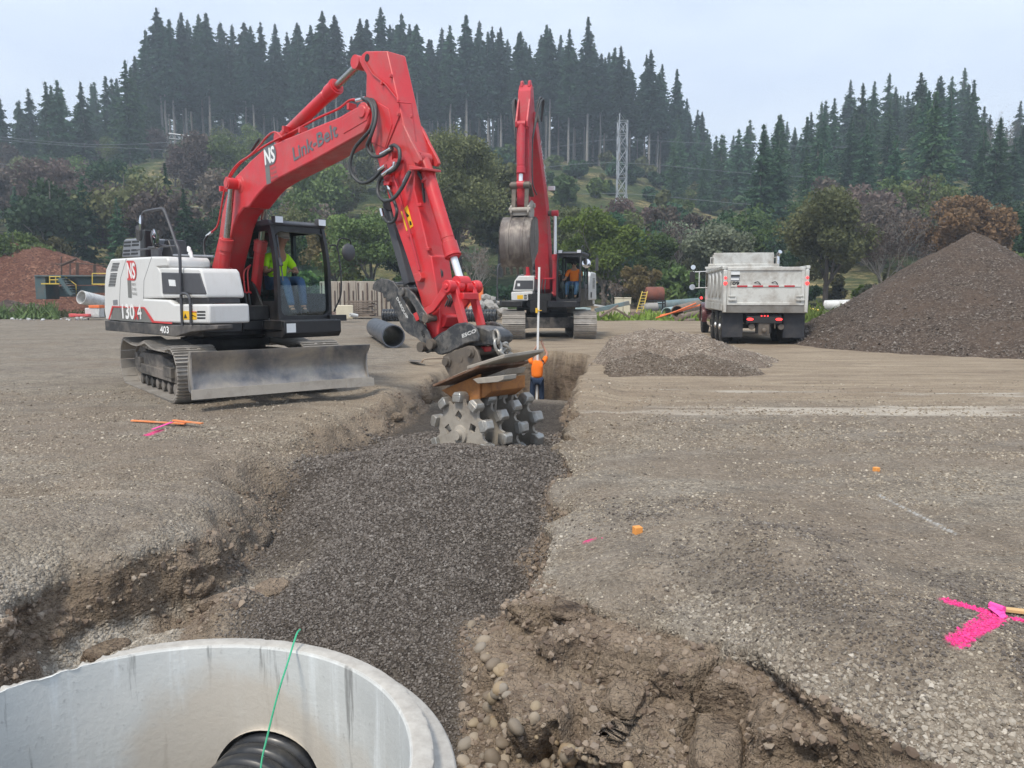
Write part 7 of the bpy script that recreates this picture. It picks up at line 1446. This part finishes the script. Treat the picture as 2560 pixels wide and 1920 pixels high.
# rest of the stand beyond the countable rows: one mass
Vs_ = []; Fs_ = []; o_ = 0
for k in range(120):
    D = rp_.uniform(248, 300); a = rp_.uniform(-.44, .22); x = a * D; V, Fq = [(t.cm) for t in tall][0], None; break
src = [(np.array([v.co for v in p.cm.vertices]).reshape(-1, 3), np.array([tuple(q.vertices) for q in p.cm.polygons])) for p in tall[:2] + full[:2]]
for k in range(70):
    D = rp_.uniform(220, 247); a = rp_.uniform(-.44, .22); V, Fq = src[2 + k % 2]; s_ = rp_.uniform(.6, .95); x = a * D; Vs_.append(V * s_ + np.array([x, D, hz1_(x, D) - .4])); Fs_.append(Fq + o_); o_ += len(V)
for k in range(150):
    D = rp_.uniform(246, 300); a = rp_.uniform(-.45, .21) if k < 95 else rp_.uniform(.22, .70); V, Fq = src[2 + k % 2]; s_ = (skyz(a) * 1.45 if k < 95 else 1) * rp_.uniform(.8, 1.0); w_ = rp_.uniform(0, 6.28); x = a * D
    Vr = np.stack([V[:, 0] * cos(w_) - V[:, 1] * sin(w_), V[:, 0] * sin(w_) + V[:, 1] * cos(w_), V[:, 2]], 1) * s_ + np.array([x, D, hz1_(x, D) - .4]); Vs_.append(Vr); Fs_.append(Fq + o_); o_ += len(V)
fo = raw_mesh('forest', np.concatenate(Vs_), np.concatenate(Fs_), [LM['fir']]); tag(fo, 'dense fir forest beyond the ridge', 'forest', kind='stuff')
# broad-leaved trees
def mk(name, lab, grp, H_, W_, seed, nl, ls, lm, bm=bark, cb=.28, lobes=18, depth=3, shape=1.0, cat='tree'): tb, V, Fq = broad(H_, W_, seed, nl, ls, cb, lobes, depth, shape); return Plant(name, lab, grp, tb, V, Fq, LM[lm], bm, cat)
far_b = [mk('broadleaf_tree', '', None, 14, 11, 300 + k, 4200, .42, ['green', 'plum', 'olive', 'plum', 'dark', 'green', 'grey'][k], lobes=20, cb=.12, depth=2) for k in range(7)]
nm_ = ['mid green', 'plum brown', 'olive', 'greyish plum', 'dark green', 'bright green', 'silver green']
for k in range(125):
    a = rp_.uniform(-.76, .20); D = rp_.uniform(82, 196)
    if a > -.07 and D > 92: continue
    if a > -.42 and D > 178: continue
    i = rp_.choice([0, 1, 1, 2, 3, 3, 4, 5, 4]); x = a * D; far_b[i].put(x, D, hz1_(x, D) - .5, rp_.uniform(.55, .95) * (.65 if a > -.07 else 1), '%s broad crown in the mixed woods on the slope below the stand' % nm_[i], '%s trees of the mixed woods' % nm_[i])
for k in range(34):
    a = rp_.uniform(.12, .72); D = rp_.uniform(78, 96 if a < .32 else 108); i = rp_.choice([0, 2, 4, 5, 6, 4, 3]); x = a * D; far_b[i].put(x, D, hz1_(x, D) - .5, rp_.uniform(.45, .7) if a < .32 else rp_.uniform(.5, .8), '%s broad crown at the foot of the lower ridge behind the yard' % nm_[i], '%s trees at the foot of the lower ridge' % nm_[i])
# shrubs
def mksh(seed, lm, W_=3.0, H_=2.4, nl=1500, ls=.26): tb, V, Fq = broad(H_, W_, seed, nl, ls, .04, 12, 2, .9); return Plant('shrub', '', None, tb, V, Fq, LM[lm], bark, 'shrub')
shr = [mksh(400 + k, lm) for k, lm in enumerate(('dark', 'green', 'dark', 'olive', 'lime'))]
sn_ = ['dark green', 'mid green', 'dark green', 'olive', 'yellow green']
for k in range(84):
    a = rp_.uniform(-.08, .36); D = rp_.uniform(98, 205); i = rp_.choice([0, 0, 1, 2, 2, 3]); x = a * D; shr[i].put(x, D, hz1_(x, D) - .3, rp_.uniform(1.0, 2.3), '%s round shrub on the dry grassy slope around the pylon' % sn_[i], '%s shrubs on the dry slope' % sn_[i])
for k in range(46):
    a = -.76 + 1.5 * k / 46 + rp_.uniform(-.01, .01); D = rp_.uniform(58, 66); i = rp_.choice([0, 1, 1, 3, 4, 2]); x = a * D; shr[i].put(x, D, hz1_(x, D) + .1, rp_.uniform(.7, 1.35), '%s bush in the thicket along the foot of the trees' % sn_[i], '%s bushes at the foot of the trees' % sn_[i])
# individual trees near the yard: (photo u, top v, distance, width/height, leaf, trunk, label)
near = [(985, 235, 74, .62, 'olive', barkd, 'tall olive tree rising right behind the red stick', 1.0, 12000), (1080, 330, 84, .62, 'olive', bark, 'olive brown tree just left of the raised red bucket', 1, 6000), (1240, 440, 70, .8, 'olive', bark, 'olive tree right of the second excavator boom', 1, 6000),
    (1308, 448, 62, .85, 'lime', bark, 'light green tree beside the second excavator cab', 1, 9000), (1425, 498, 64, .6, 'green', barkp, 'slim green tree below the pylon', 1, 6000), (1540, 478, 63, 1.0, 'grey', bark, 'silver green willow left of the dump truck', 1, 8000),
    (1610, 500, 66, .8, 'green', bark, 'green tree directly behind the dump truck cab', 1, 6000), (1795, 395, 58, .78, 'olive', barkd, 'large olive oak with forked dark trunk right of the dump truck', 1, 15000), (2085, 420, 60, 1.0, 'brown', bark, 'round russet brown tree behind the gravel heap peak', 1, 12000),
    (800, 430, 66, .85, 'green', bark, 'green leafy tree behind the open cab window', 1, 9000), (720, 470, 70, .8, 'brown', bark, 'brownish tree just behind the cab roof', 1, 6000), (600, 440, 72, .8, 'olive', bark, 'olive tree seen behind the boom foot', 1, 6000), (25, 470, 60, .7, 'green', bark, 'leafy green tree at the left edge behind the bark heap', 1, 9000),
    (100, 500, 64, .8, 'olive', bark, 'low olive tree above the bark heap', 1, 5000), (300, 500, 66, .8, 'olive', bark, 'olive tree behind the round mirrors of the white excavator', 1, 6000), (390, 290, 150, .8, 'grey', barkp, 'pale green tree high on the slope by the leaning power pole', 1, 5000), (870, 480, 72, .7, 'dark', bark, 'dark green tree left of the red stick', 1, 6000), (930, 520, 66, .7, 'green', bark, 'mid green tree behind the bucket cylinder', 1, 6000),
    (2190, 440, 66, .8, 'dark', bark, 'dark evergreen at the right edge behind the gravel heap', 1, 8000), (1690, 520, 68, .8, 'dark', bark, 'dark tree above the truck body', 1, 6000), (2200, 540, 50, .9, 'green', bark, 'green bush-like tree on the right edge behind the heap', 1, 8000), (1385, 560, 58, .9, 'brown', bark, 'low russet tree between pylon foot and willow', 1, 4000), (1170, 520, 64, .8, 'dark', bark, 'dark tree behind the hanging bucket', 1, 6000)]
for k, (u, vt, D, wr, lm, bm, lab, shp, nl) in enumerate(near):
    t_ = atY(*ov(u, vt), D); z0 = hz1_(t_.x, D) if D > 60 else .4; H_ = t_.z - z0; p = mk('broadleaf_tree', lab, None, H_, H_ * wr, 500 + k, int(nl * 2.2) if D < 80 else nl, .17 if D < 80 else .4, lm, bm, .22, 22); p.put(t_.x, D, z0 - .1, 1, rz=0)
def bare(u, vt, D, lab, seed, nl, lm='plum', wr=.9):
    t_ = atY(*ov(u, vt), D); z0 = hz1_(t_.x, D) if D > 60 else .4; H_ = t_.z - z0; rr = random.Random(seed); b = MB(); tips = []
    for k in range(3 if wr < 1 else 5):
        q = Vector((rr.uniform(-.4, .4), rr.uniform(-.3, .3), 0)); limbs(b, q, Vector((rr.gauss(0, .22), rr.gauss(0, .22), 1)).normalized(), H_ * .42, H_ * .014, 4, rr, tips, .38)
    mxz = max(v[2] for v in b.v); b.v = [(v[0] * H_ / mxz, v[1] * H_ / mxz, v[2] * H_ / mxz) for v in b.v]; T = np.array([tuple(t) for t in tips]) * H_ / mxz; rs = np.random.default_rng(seed)
    P = T[rs.integers(0, len(T), nl)] + rs.normal(size=(nl, 3)) * .22; V, Fq = leaves(P, .10 + .10 * rs.random(nl), None, 1.4, rs); Plant('bare_tree', lab, None, b, V, Fq, LM[lm], barkp).put(t_.x, D, z0 - .1, 1, rz=0)
bare(1925, 425, 59, 'nearly bare grey tree between the oak and the russet tree', 610, 2500); bare(1465, 470, 68, 'thin bare grey tree right of the pylon foot', 611, 900); bare(1010, 520, 60, 'pale bare sapling behind the bucket link', 612, 300); bare(1330, 600, 57, 'bare pale branches beside the second excavator cab', 613, 200); bare(2175, 230, 170, 'bare grey tree on the right end of the lower ridge', 614, 1200)
# ---------------------------------------------------------------- pylons and power lines
galv = mat('galvanised_steel', (.42, .44, .46), .45, .4, .08)
def pylon(u, vt, vb, D, half, label, name='lattice_pylon'):
    t_ = atY(*ov(u, vt), D); z0 = hz1_(t_.x, D); Ht = t_.z - z0; e = empty(name, (t_.x, D, z0)); tag(e, label, 'pylon'); b = MB(); nlev = 9
    def hw(f): return half * (1 + 1.2 * max(0, .45 - f) / .45) if f < .45 else half
    lv_ = [(1 - (1 - i / nlev) ** 1.05) for i in range(nlev + 1)]; cs = [(-1, -1), (1, -1), (1, 1), (-1, 1)]; r = .06
    for i in range(nlev):
        f0, f1 = lv_[i], lv_[i + 1]; w0, w1 = hw(f0), hw(f1)
        for k in range(4):
            c0, c1_ = cs[k], cs[(k + 1) % 4]; A_ = (c0[0] * w0, c0[1] * w0, f0 * Ht); B_ = (c1_[0] * w0, c1_[1] * w0, f0 * Ht); C_ = (c0[0] * w1, c0[1] * w1, f1 * Ht); D_ = (c1_[0] * w1, c1_[1] * w1, f1 * Ht)
            b.tube([A_, C_], r, 4); b.tube([A_, D_], r * .7, 4); b.tube([B_, C_], r * .7, 4); b.tube([C_, D_], r * .6, 4)
    b.build('lattice_mast', galv, e)
    b = MB()
    for f, s_ in ((.62, -1), (.80, -1), (.97, -1), (.62, 1), (.97, 1)):
        y = s_ * 5.5; x = -half * 1.9 if s_ < 0 else half * .3
        b.tube([(-half, s_ * half, f * Ht), (x, y, f * Ht + .3)], r * .8, 4); b.tube([(half, s_ * half, f * Ht), (x, y, f * Ht + .3)], r * .8, 4); b.tube([(-half, s_ * half, f * Ht + 1.2), (x, y, f * Ht + .3)], r * .7, 4); b.tube([(x, y, f * Ht + .3), (x, y, f * Ht - 1.6)], .07, 4)
    b.build('cross_arm', galv, e); return e
pylon(1345, 262, 460, 104, .60, 'grey lattice pylon standing on the dry slope right of the raised boom')
t_ = atY(*ov(392, 292), 152); z0 = hz1_(t_.x, 152); e = empty('power_pole', (t_.x, 152, z0)); tag(e, 'slender steel power pole top showing above the slope trees behind the red boom', 'power pole'); b = MB(); h_ = t_.z - z0
b.tube([(.4, 0, 0), (1.4, 0, h_ - 4), (0, 0, h_)], .12, 5); b.tube([(-.5, 0, h_ - .2), (1.4, 0, h_ - 5)], .1, 4); b.tube([(-2.4, 0, h_ + .3), (3.6, 0, h_ - .4)], .12, 5); b.tube([(-2.4, 0, h_ - .6), (3.6, 0, h_ - 1.2)], .1, 4)
for i in range(7): b.tube([(-2.4 + i, 0, h_ - .6 - .1 * i), (-1.9 + i, 0, h_ + .25 - .1 * i), (-1.4 + i, 0, h_ - .7 - .1 * i)], .06, 4)
b.build('pole_frame', galv, e)
wirem = mat('power_line_wire', (.22, .24, .26), .5, .3, .05)
def wire(pts, D, r, label):
    P_ = [atY(*ov(u, v), D + dd) for u, v, dd in pts]; b = MB(); b.tube(spline(P_, 10), r, 4); o = b.build('power_line', wirem); tag(o, label, 'power line')
wire([(-60, 290, 0), (200, 312, 0), (420, 305, 0)], 150, .03, 'uppermost power line left of the red boom'); wire([(-60, 296, 0), (160, 315, 0), (400, 328, 0), (560, 365, -5), (900, 425, -10)], 148, .03, 'second power line passing down behind the boom tip')
wire([(-60, 348, 0), (200, 372, 0), (600, 398, 0), (1000, 400, 0)], 135, .03, 'third power line crossing the left slope'); wire([(-60, 398, 0), (200, 425, 0), (600, 460, 0), (1000, 455, 0)], 125, .03, 'lowest power line crossing the left slope')
wire([(1130, 328, 0), (1240, 312, 0), (1340, 302, 0), (1600, 312, -5), (2280, 330, -10)], 148, .032, 'uppermost power line on the right of the pylon'); wire([(1130, 365, 0), (1345, 352, 0), (1700, 380, -5), (2280, 400, -10)], 147, .032, 'second power line on the right of the pylon')
wire([(1100, 430, 0), (1330, 418, 0), (1600, 440, -5), (2000, 470, -20)], 146, .032, 'third power line on the right of the pylon'); wire([(1240, 455, 0), (1500, 480, -5), (1750, 502, -15), (2280, 540, -30)], 140, .032, 'lowest power line on the right of the pylon')
weeds(1500, -10, 150, 46.5, 49.5, 1.1, LM['green'], 'pale green weeds in front of the conveyor frame', 1); weeds(1200, 1480, 1760, 44, 50, .6, LM['lime'], 'green weeds around the scrap heap', 2); weeds(1800, 2000, 2300, 38, 46, 1.2, LM['lime'], 'yellow green weeds right of the truck', 3); weeds(900, 120, 300, 49, 50, .5, LM['olive'], 'low weeds under the conveyor frame', 4)
# ---------------------------------------------------------------- loose stones
def stone_mat(name, cols, rough=.85):
    m, nt, b, o = newmat(name); oi = N(nt, 'ShaderNodeObjectInfo'); pn = N(nt, 'ShaderNodeAttribute', attribute_name='pk', attribute_type='INSTANCER')
    c = ramp(nt, oi.outputs['Random'], [(i / (len(cols) - 1), q) for i, q in enumerate(cols)]); c = mixc(nt, pn.outputs['Fac'], c, (.85, .05, .27)); nt.links.new(c, b.inputs['Base Color']); b.inputs['Roughness'].default_value = rough; return m
def scatter(name, label, P, rad, m, flat=(.55, 1), sub=1, jag=.28, smooth=False, pk=None, seed=0):
    rs = np.random.default_rng(seed); n = len(P); me = bpy.data.meshes.new(name); me.vertices.add(n); me.vertices.foreach_set('co', np.ascontiguousarray(P, np.float32).ravel())
    sc = rad[:, None] * np.stack([.8 + .5 * rs.random(n), .7 + .5 * rs.random(n), flat[0] + (flat[1] - flat[0]) * rs.random(n)], 1); rot = np.stack([rs.normal(size=n) * .5, rs.normal(size=n) * .5, rs.random(n) * 6.28], 1)
    for nm, a in (('sc', sc), ('rot', rot)): at = me.attributes.new(nm, 'FLOAT_VECTOR', 'POINT'); at.data.foreach_set('vector', np.ascontiguousarray(a, np.float32).ravel())
    at = me.attributes.new('pk', 'FLOAT', 'POINT'); at.data.foreach_set('value', np.ascontiguousarray(np.zeros(n) if pk is None else pk, np.float32))
    me.update(); o = bpy.data.objects.new(name, me); SC.collection.objects.link(o)
    g = bpy.data.node_groups.new('scatter_stones', 'GeometryNodeTree'); g.interface.new_socket('Geometry', in_out='INPUT', socket_type='NodeSocketGeometry'); g.interface.new_socket('Geometry', in_out='OUTPUT', socket_type='NodeSocketGeometry')
    A = lambda t: g.nodes.new(t); L = g.links.new; gi = A('NodeGroupInput'); go = A('NodeGroupOutput'); ico = A('GeometryNodeMeshIcoSphere'); ico.inputs['Subdivisions'].default_value = sub; ico.inputs['Radius'].default_value = 1
    sp = A('GeometryNodeSetPosition'); rv = A('FunctionNodeRandomValue'); rv.data_type = 'FLOAT_VECTOR'; rv.inputs[0].default_value = (-jag,) * 3; rv.inputs[1].default_value = (jag,) * 3; L(ico.outputs['Mesh'], sp.inputs['Geometry']); L(rv.outputs[0], sp.inputs['Offset'])
    ss = A('GeometryNodeSetShadeSmooth'); ss.inputs['Shade Smooth'].default_value = smooth; L(sp.outputs[0], ss.inputs['Geometry']); sm = A('GeometryNodeSetMaterial'); sm.inputs['Material'].default_value = m; L(ss.outputs[0], sm.inputs['Geometry'])
    def na(nm, t): q = A('GeometryNodeInputNamedAttribute'); q.data_type = t; q.inputs['Name'].default_value = nm; return [x for x in q.outputs if x.enabled and x.name == 'Attribute'][0]
    io = A('GeometryNodeInstanceOnPoints'); L(gi.outputs[0], io.inputs['Points']); L(sm.outputs[0], io.inputs['Instance']); er = A('FunctionNodeEulerToRotation'); L(na('rot', 'FLOAT_VECTOR'), er.inputs[0]); L(er.outputs[0], io.inputs['Rotation']); L(na('sc', 'FLOAT_VECTOR'), io.inputs['Scale'])
    L(io.outputs[0], go.inputs[0]); md = o.modifiers.new('stones', 'NODES'); md.node_group = g; me.materials.append(m); tag(o, label, name.replace('_', ' '), kind='stuff'); return o
rs = np.random.default_rng(77)
def sample(n, amax, d0, d1, pw=1.0):
    u = rs.random(n); D = d0 * (d1 / d0) ** u; a = rs.uniform(-amax, amax, n); return a * D, D
X_, Y_ = sample(330000, .78, 2.1, 15.0); px_, py_, pz_, mk_, lg_, sdv = terrain(X_, Y_); pinkm = paint(px_, py_)[0]; ring_ok = np.hypot(px_ - MC.x, py_ - MC.y) > 1.1
r_ = rs.random(len(X_)); fade = 1 - sstep(8.5, 14.5, py_); P3_ = np.stack([px_, py_, pz_], 1); szf = np.clip(py_ / 5.0, .75, 2.0)
def pick(mask, n): i = np.where(mask & ring_ok)[0]; return i[:n]
i = pick((mk_[:, 0] > r_) & (py_ < 10.5), 90000); scatter('gravel', 'dark crushed gravel filling the trench', P3_[i] + [0, 0, .002], (.0062 + .0070 * rs.random(len(i)) ** 2.2) * szf[i], stone_mat('dark_crushed_stone', [(0.060, 0.049, 0.041), (0.102, 0.085, 0.071), (0.138, 0.118, 0.100), (0.090, 0.074, 0.061), (0.180, 0.158, 0.138), (0.114, 0.095, 0.079), (0.252, 0.228, 0.202)]), pk=(pinkm[i] > .3) * .95, seed=1)
yard_ = (mk_[:, 0] < .8) & (mk_[:, 0] < r_ + .25) & (mk_[:, 1] < .45) & (lg_ < .4)
pat = sstep(-.25, .35, fbm(px_ * .8, py_ * 1.8, s=301) + .5 * fbm(px_ * 3, py_ * 4, s=302)); i = pick(yard_ & (r_ < fade * np.where(mk_[:, 3] > .5, .30, .12 + .55 * pat)), 90000); scatter('gravel', 'loose grey stones scattered over the yard', P3_[i], (.0036 + .0085 * rs.random(len(i)) ** 3.2) * szf[i], stone_mat('mixed_grey_stone', [(0.115, 0.092, 0.067), (0.235, 0.194, 0.144), (0.320, 0.270, 0.204), (0.175, 0.146, 0.113), (0.400, 0.349, 0.270), (0.260, 0.208, 0.150), (0.150, 0.121, 0.091), (0.540, 0.477, 0.383)]), flat=(.4, .8), pk=(pinkm[i] > .3) * .95, seed=2)
i = pick((lg_ > .3) & (r_ < lg_ * .9), 24000); scatter('gravel', 'pale washed gravel along the pit edges', P3_[i], (.005 + .0105 * rs.random(len(i)) ** 3), stone_mat('pale_stone', [(0.190, 0.160, 0.126), (0.340, 0.296, 0.235), (0.260, 0.220, 0.174), (0.420, 0.372, 0.304), (0.160, 0.138, 0.109), (0.520, 0.468, 0.392)]), pk=(pinkm[i] > .3) * .95, seed=3)
i = pick((mk_[:, 1] > .4) & (np.abs(sdv) < .9) & (r_ < np.where((py_ < 4.6) & (px_ > -.2), .33, .45)), 16000); scatter('dirt_clods', 'brown clods and grit crumbling from the trench walls', P3_[i], (.004 + .024 * rs.random(len(i)) ** 6), stone_mat('brown_clod', [(.11, .078, .056), (.20, .15, .11), (.28, .22, .165), (.15, .112, .086), (.34, .285, .225)], .95), pk=(pinkm[i] > .3) * .95, seed=4)
# river cobbles showing in the lower right face
n = 1500; X2 = rs.uniform(-.45, 1.0, n); Y2_ = rs.uniform(2.7, 4.55, n); px_, py_, pz_, mk2, lg2, sd2_ = terrain(X2, Y2_); ok = (sd2_ > -1.1) & (sd2_ < -.45) & (px_ < .62) & (px_ > -.25) & (py_ < 4.5) & (vn(px_ * 3, py_ * 3, s=5) > -.35); i = np.where(ok)[0][:480]; pz_ = pz_ - .010
cob = stone_mat('river_cobble', [(.26, .185, .11), (.32, .25, .16), (.20, .165, .125), (.34, .28, .21), (.17, .13, .09), (.28, .245, .20)], .75)
scatter('cobbles', 'rounded yellowish river cobbles bedded in the lower trench face', np.stack([px_, py_, pz_], 1)[i], .012 + .038 * rs.random(len(i)) ** 2.2, cob, flat=(.6, .95), sub=3, jag=.045, smooth=True, seed=5)

# larger soil blocks broken off the cut
def soil_block(x, y, s_, seed, label, sink=.35):
    import bmesh
    rr = random.Random(seed); bm = bmesh.new(); bmesh.ops.create_icosphere(bm, subdivisions=4, radius=1); C0 = np.array([v.co for v in bm.verts]); k = np.array([rr.uniform(.8, 1.5), rr.uniform(.7, 1.0), rr.uniform(.5, .8)])
    q = C0 * (1 + .5 * fbm(C0[:, 0] * 1.3 + seed, C0[:, 1] * 1.3, C0[:, 2] * 1.3, o=5, s=seed)[:, None] + .12 * fbm(C0[:, 0] * 6, C0[:, 1] * 6, C0[:, 2] * 6, o=3, s=seed)[:, None]); m_ = np.max(np.abs(q), axis=1, keepdims=True); q = (q * .6 + q / m_ * .4) * k * s_
    for v, c in zip(bm.verts, q): v.co = c
    me = bpy.data.meshes.new('soil_block'); bm.to_mesh(me); bm.free(); at = me.attributes.new('mask', 'FLOAT_COLOR', 'POINT'); at.data.foreach_set('color', np.tile([0, 1, 0, 0], len(q)).astype(np.float32)); me.polygons.foreach_set('use_smooth', [True] * len(me.polygons)); me.materials.append(M_ground)
    o = bpy.data.objects.new('soil_block', me); SC.collection.objects.link(o); X1, Y1, Z1 = [float(a[0]) for a in terrain(np.array([x]), np.array([y]))[:3]]; o.location = (X1, Y1, Z1 - s_ * sink * .5); o.rotation_euler = (rr.uniform(-.3, .3), rr.uniform(-.3, .3), rr.uniform(0, 6.2)); tag(o, label, 'soil block')
for k, (x, y, s_, lab) in enumerate(((.95, 3.30, .15, 'large brown soil block leaning on the trench face above the cobbles'), (1.05, 2.95, .20, 'biggest broken soil block at the bottom edge of the cut face'), (.62, 3.72, .10, 'small soil block just above the cobbles'), (1.2, 2.7, .13, 'soil block with flat side near the lower end of the cut'), (.30, 4.15, .09, 'narrow soil block where the trench wall meets the dark gravel'), (-1.62, 4.95, .13, 'tan soil block at the corner of the side pit beside the dark gravel'), (-1.9, 4.75, .10, 'smaller tan soil block beside the pale gravel tongue'), (-2.5, 4.62, .12, 'dark soil block under the left pit edge'), (-2.15, 5.25, .09, 'crumbled soil block high on the left pit edge'), (-1.45, 13.2, .12, 'soil clod on the far trench bank behind the wheel'), (-1.75, 11.4, .10, 'soil clod on the trench bank near the dozer blade'))): soil_block(x, y, s_, 900 + k, lab)

# coarse stones lying on the heaps
stm = stone_mat('heap_stone', [(.07, .055, .044), (.13, .105, .088), (.20, .17, .14), (.10, .082, .068), (.30, .265, .23)]); stt = stone_mat('tan_heap_stone', [(.17, .135, .10), (.30, .25, .195), (.40, .35, .29), (.22, .18, .14), (.50, .46, .40)])
stb = stone_mat('brown_heap_stone', [(.11, .085, .065), (.19, .15, .115), (.27, .225, .18), (.15, .12, .09), (.36, .32, .27)])
def on_heap(o, n, m, seed, r0, r1, lab):
    rs = np.random.default_rng(seed); v = np.empty(len(o.data.vertices) * 3); o.data.vertices.foreach_get('co', v); v = v.reshape(-1, 3); v = v[v[:, 2] > .02]; w = 1 / (.4 + v[:, 2]); p = v[rs.choice(len(v), n, p=w / w.sum())] + rs.normal(size=(n, 3)) * [.03, .03, .005]
    scatter('gravel', lab, p, r0 + (r1 - r0) * rs.random(n) ** 4, m, seed=seed)
heaps_ = [o for o in SC.collection.objects if o.type == 'MESH' and o.name.split('.')[0] in ('gravel_heap', 'spoil_heap')]
for k, o in enumerate(heaps_): on_heap(o, 9000 if o.name == 'gravel_heap' else 3500, stm if o.name == 'gravel_heap' else (stt if k == 1 else stb), 40 + k, .010, .055 if o.name == 'gravel_heap' else .026, ('loose stones over the tall gravel heap', 'loose stones over the tan spoil heap', 'loose stones over the nearer brown spoil heap', 'loose stones over the brown spoil heap on the truck side')[k])
# ---------------------------------------------------------------- air
hm, hnt, hb_, ho = newmat('haze_air'); hnt.nodes.remove(hb_); pv = hnt.nodes.new('ShaderNodeVolumePrincipled'); pv.inputs['Color'].default_value = (.78, .89, 1.0, 1); pv.inputs['Density'].default_value = .0010; pv.inputs['Anisotropy'].default_value = 0.1
hnt.links.new(pv.outputs[0], ho.inputs['Volume'])
b = MB(); b.box(-640, 640, -40, 660, -5, 120); hz_o = b.build('haze', hm); tag(hz_o, 'thin blue grey haze in the valley air', 'haze', kind='stuff')
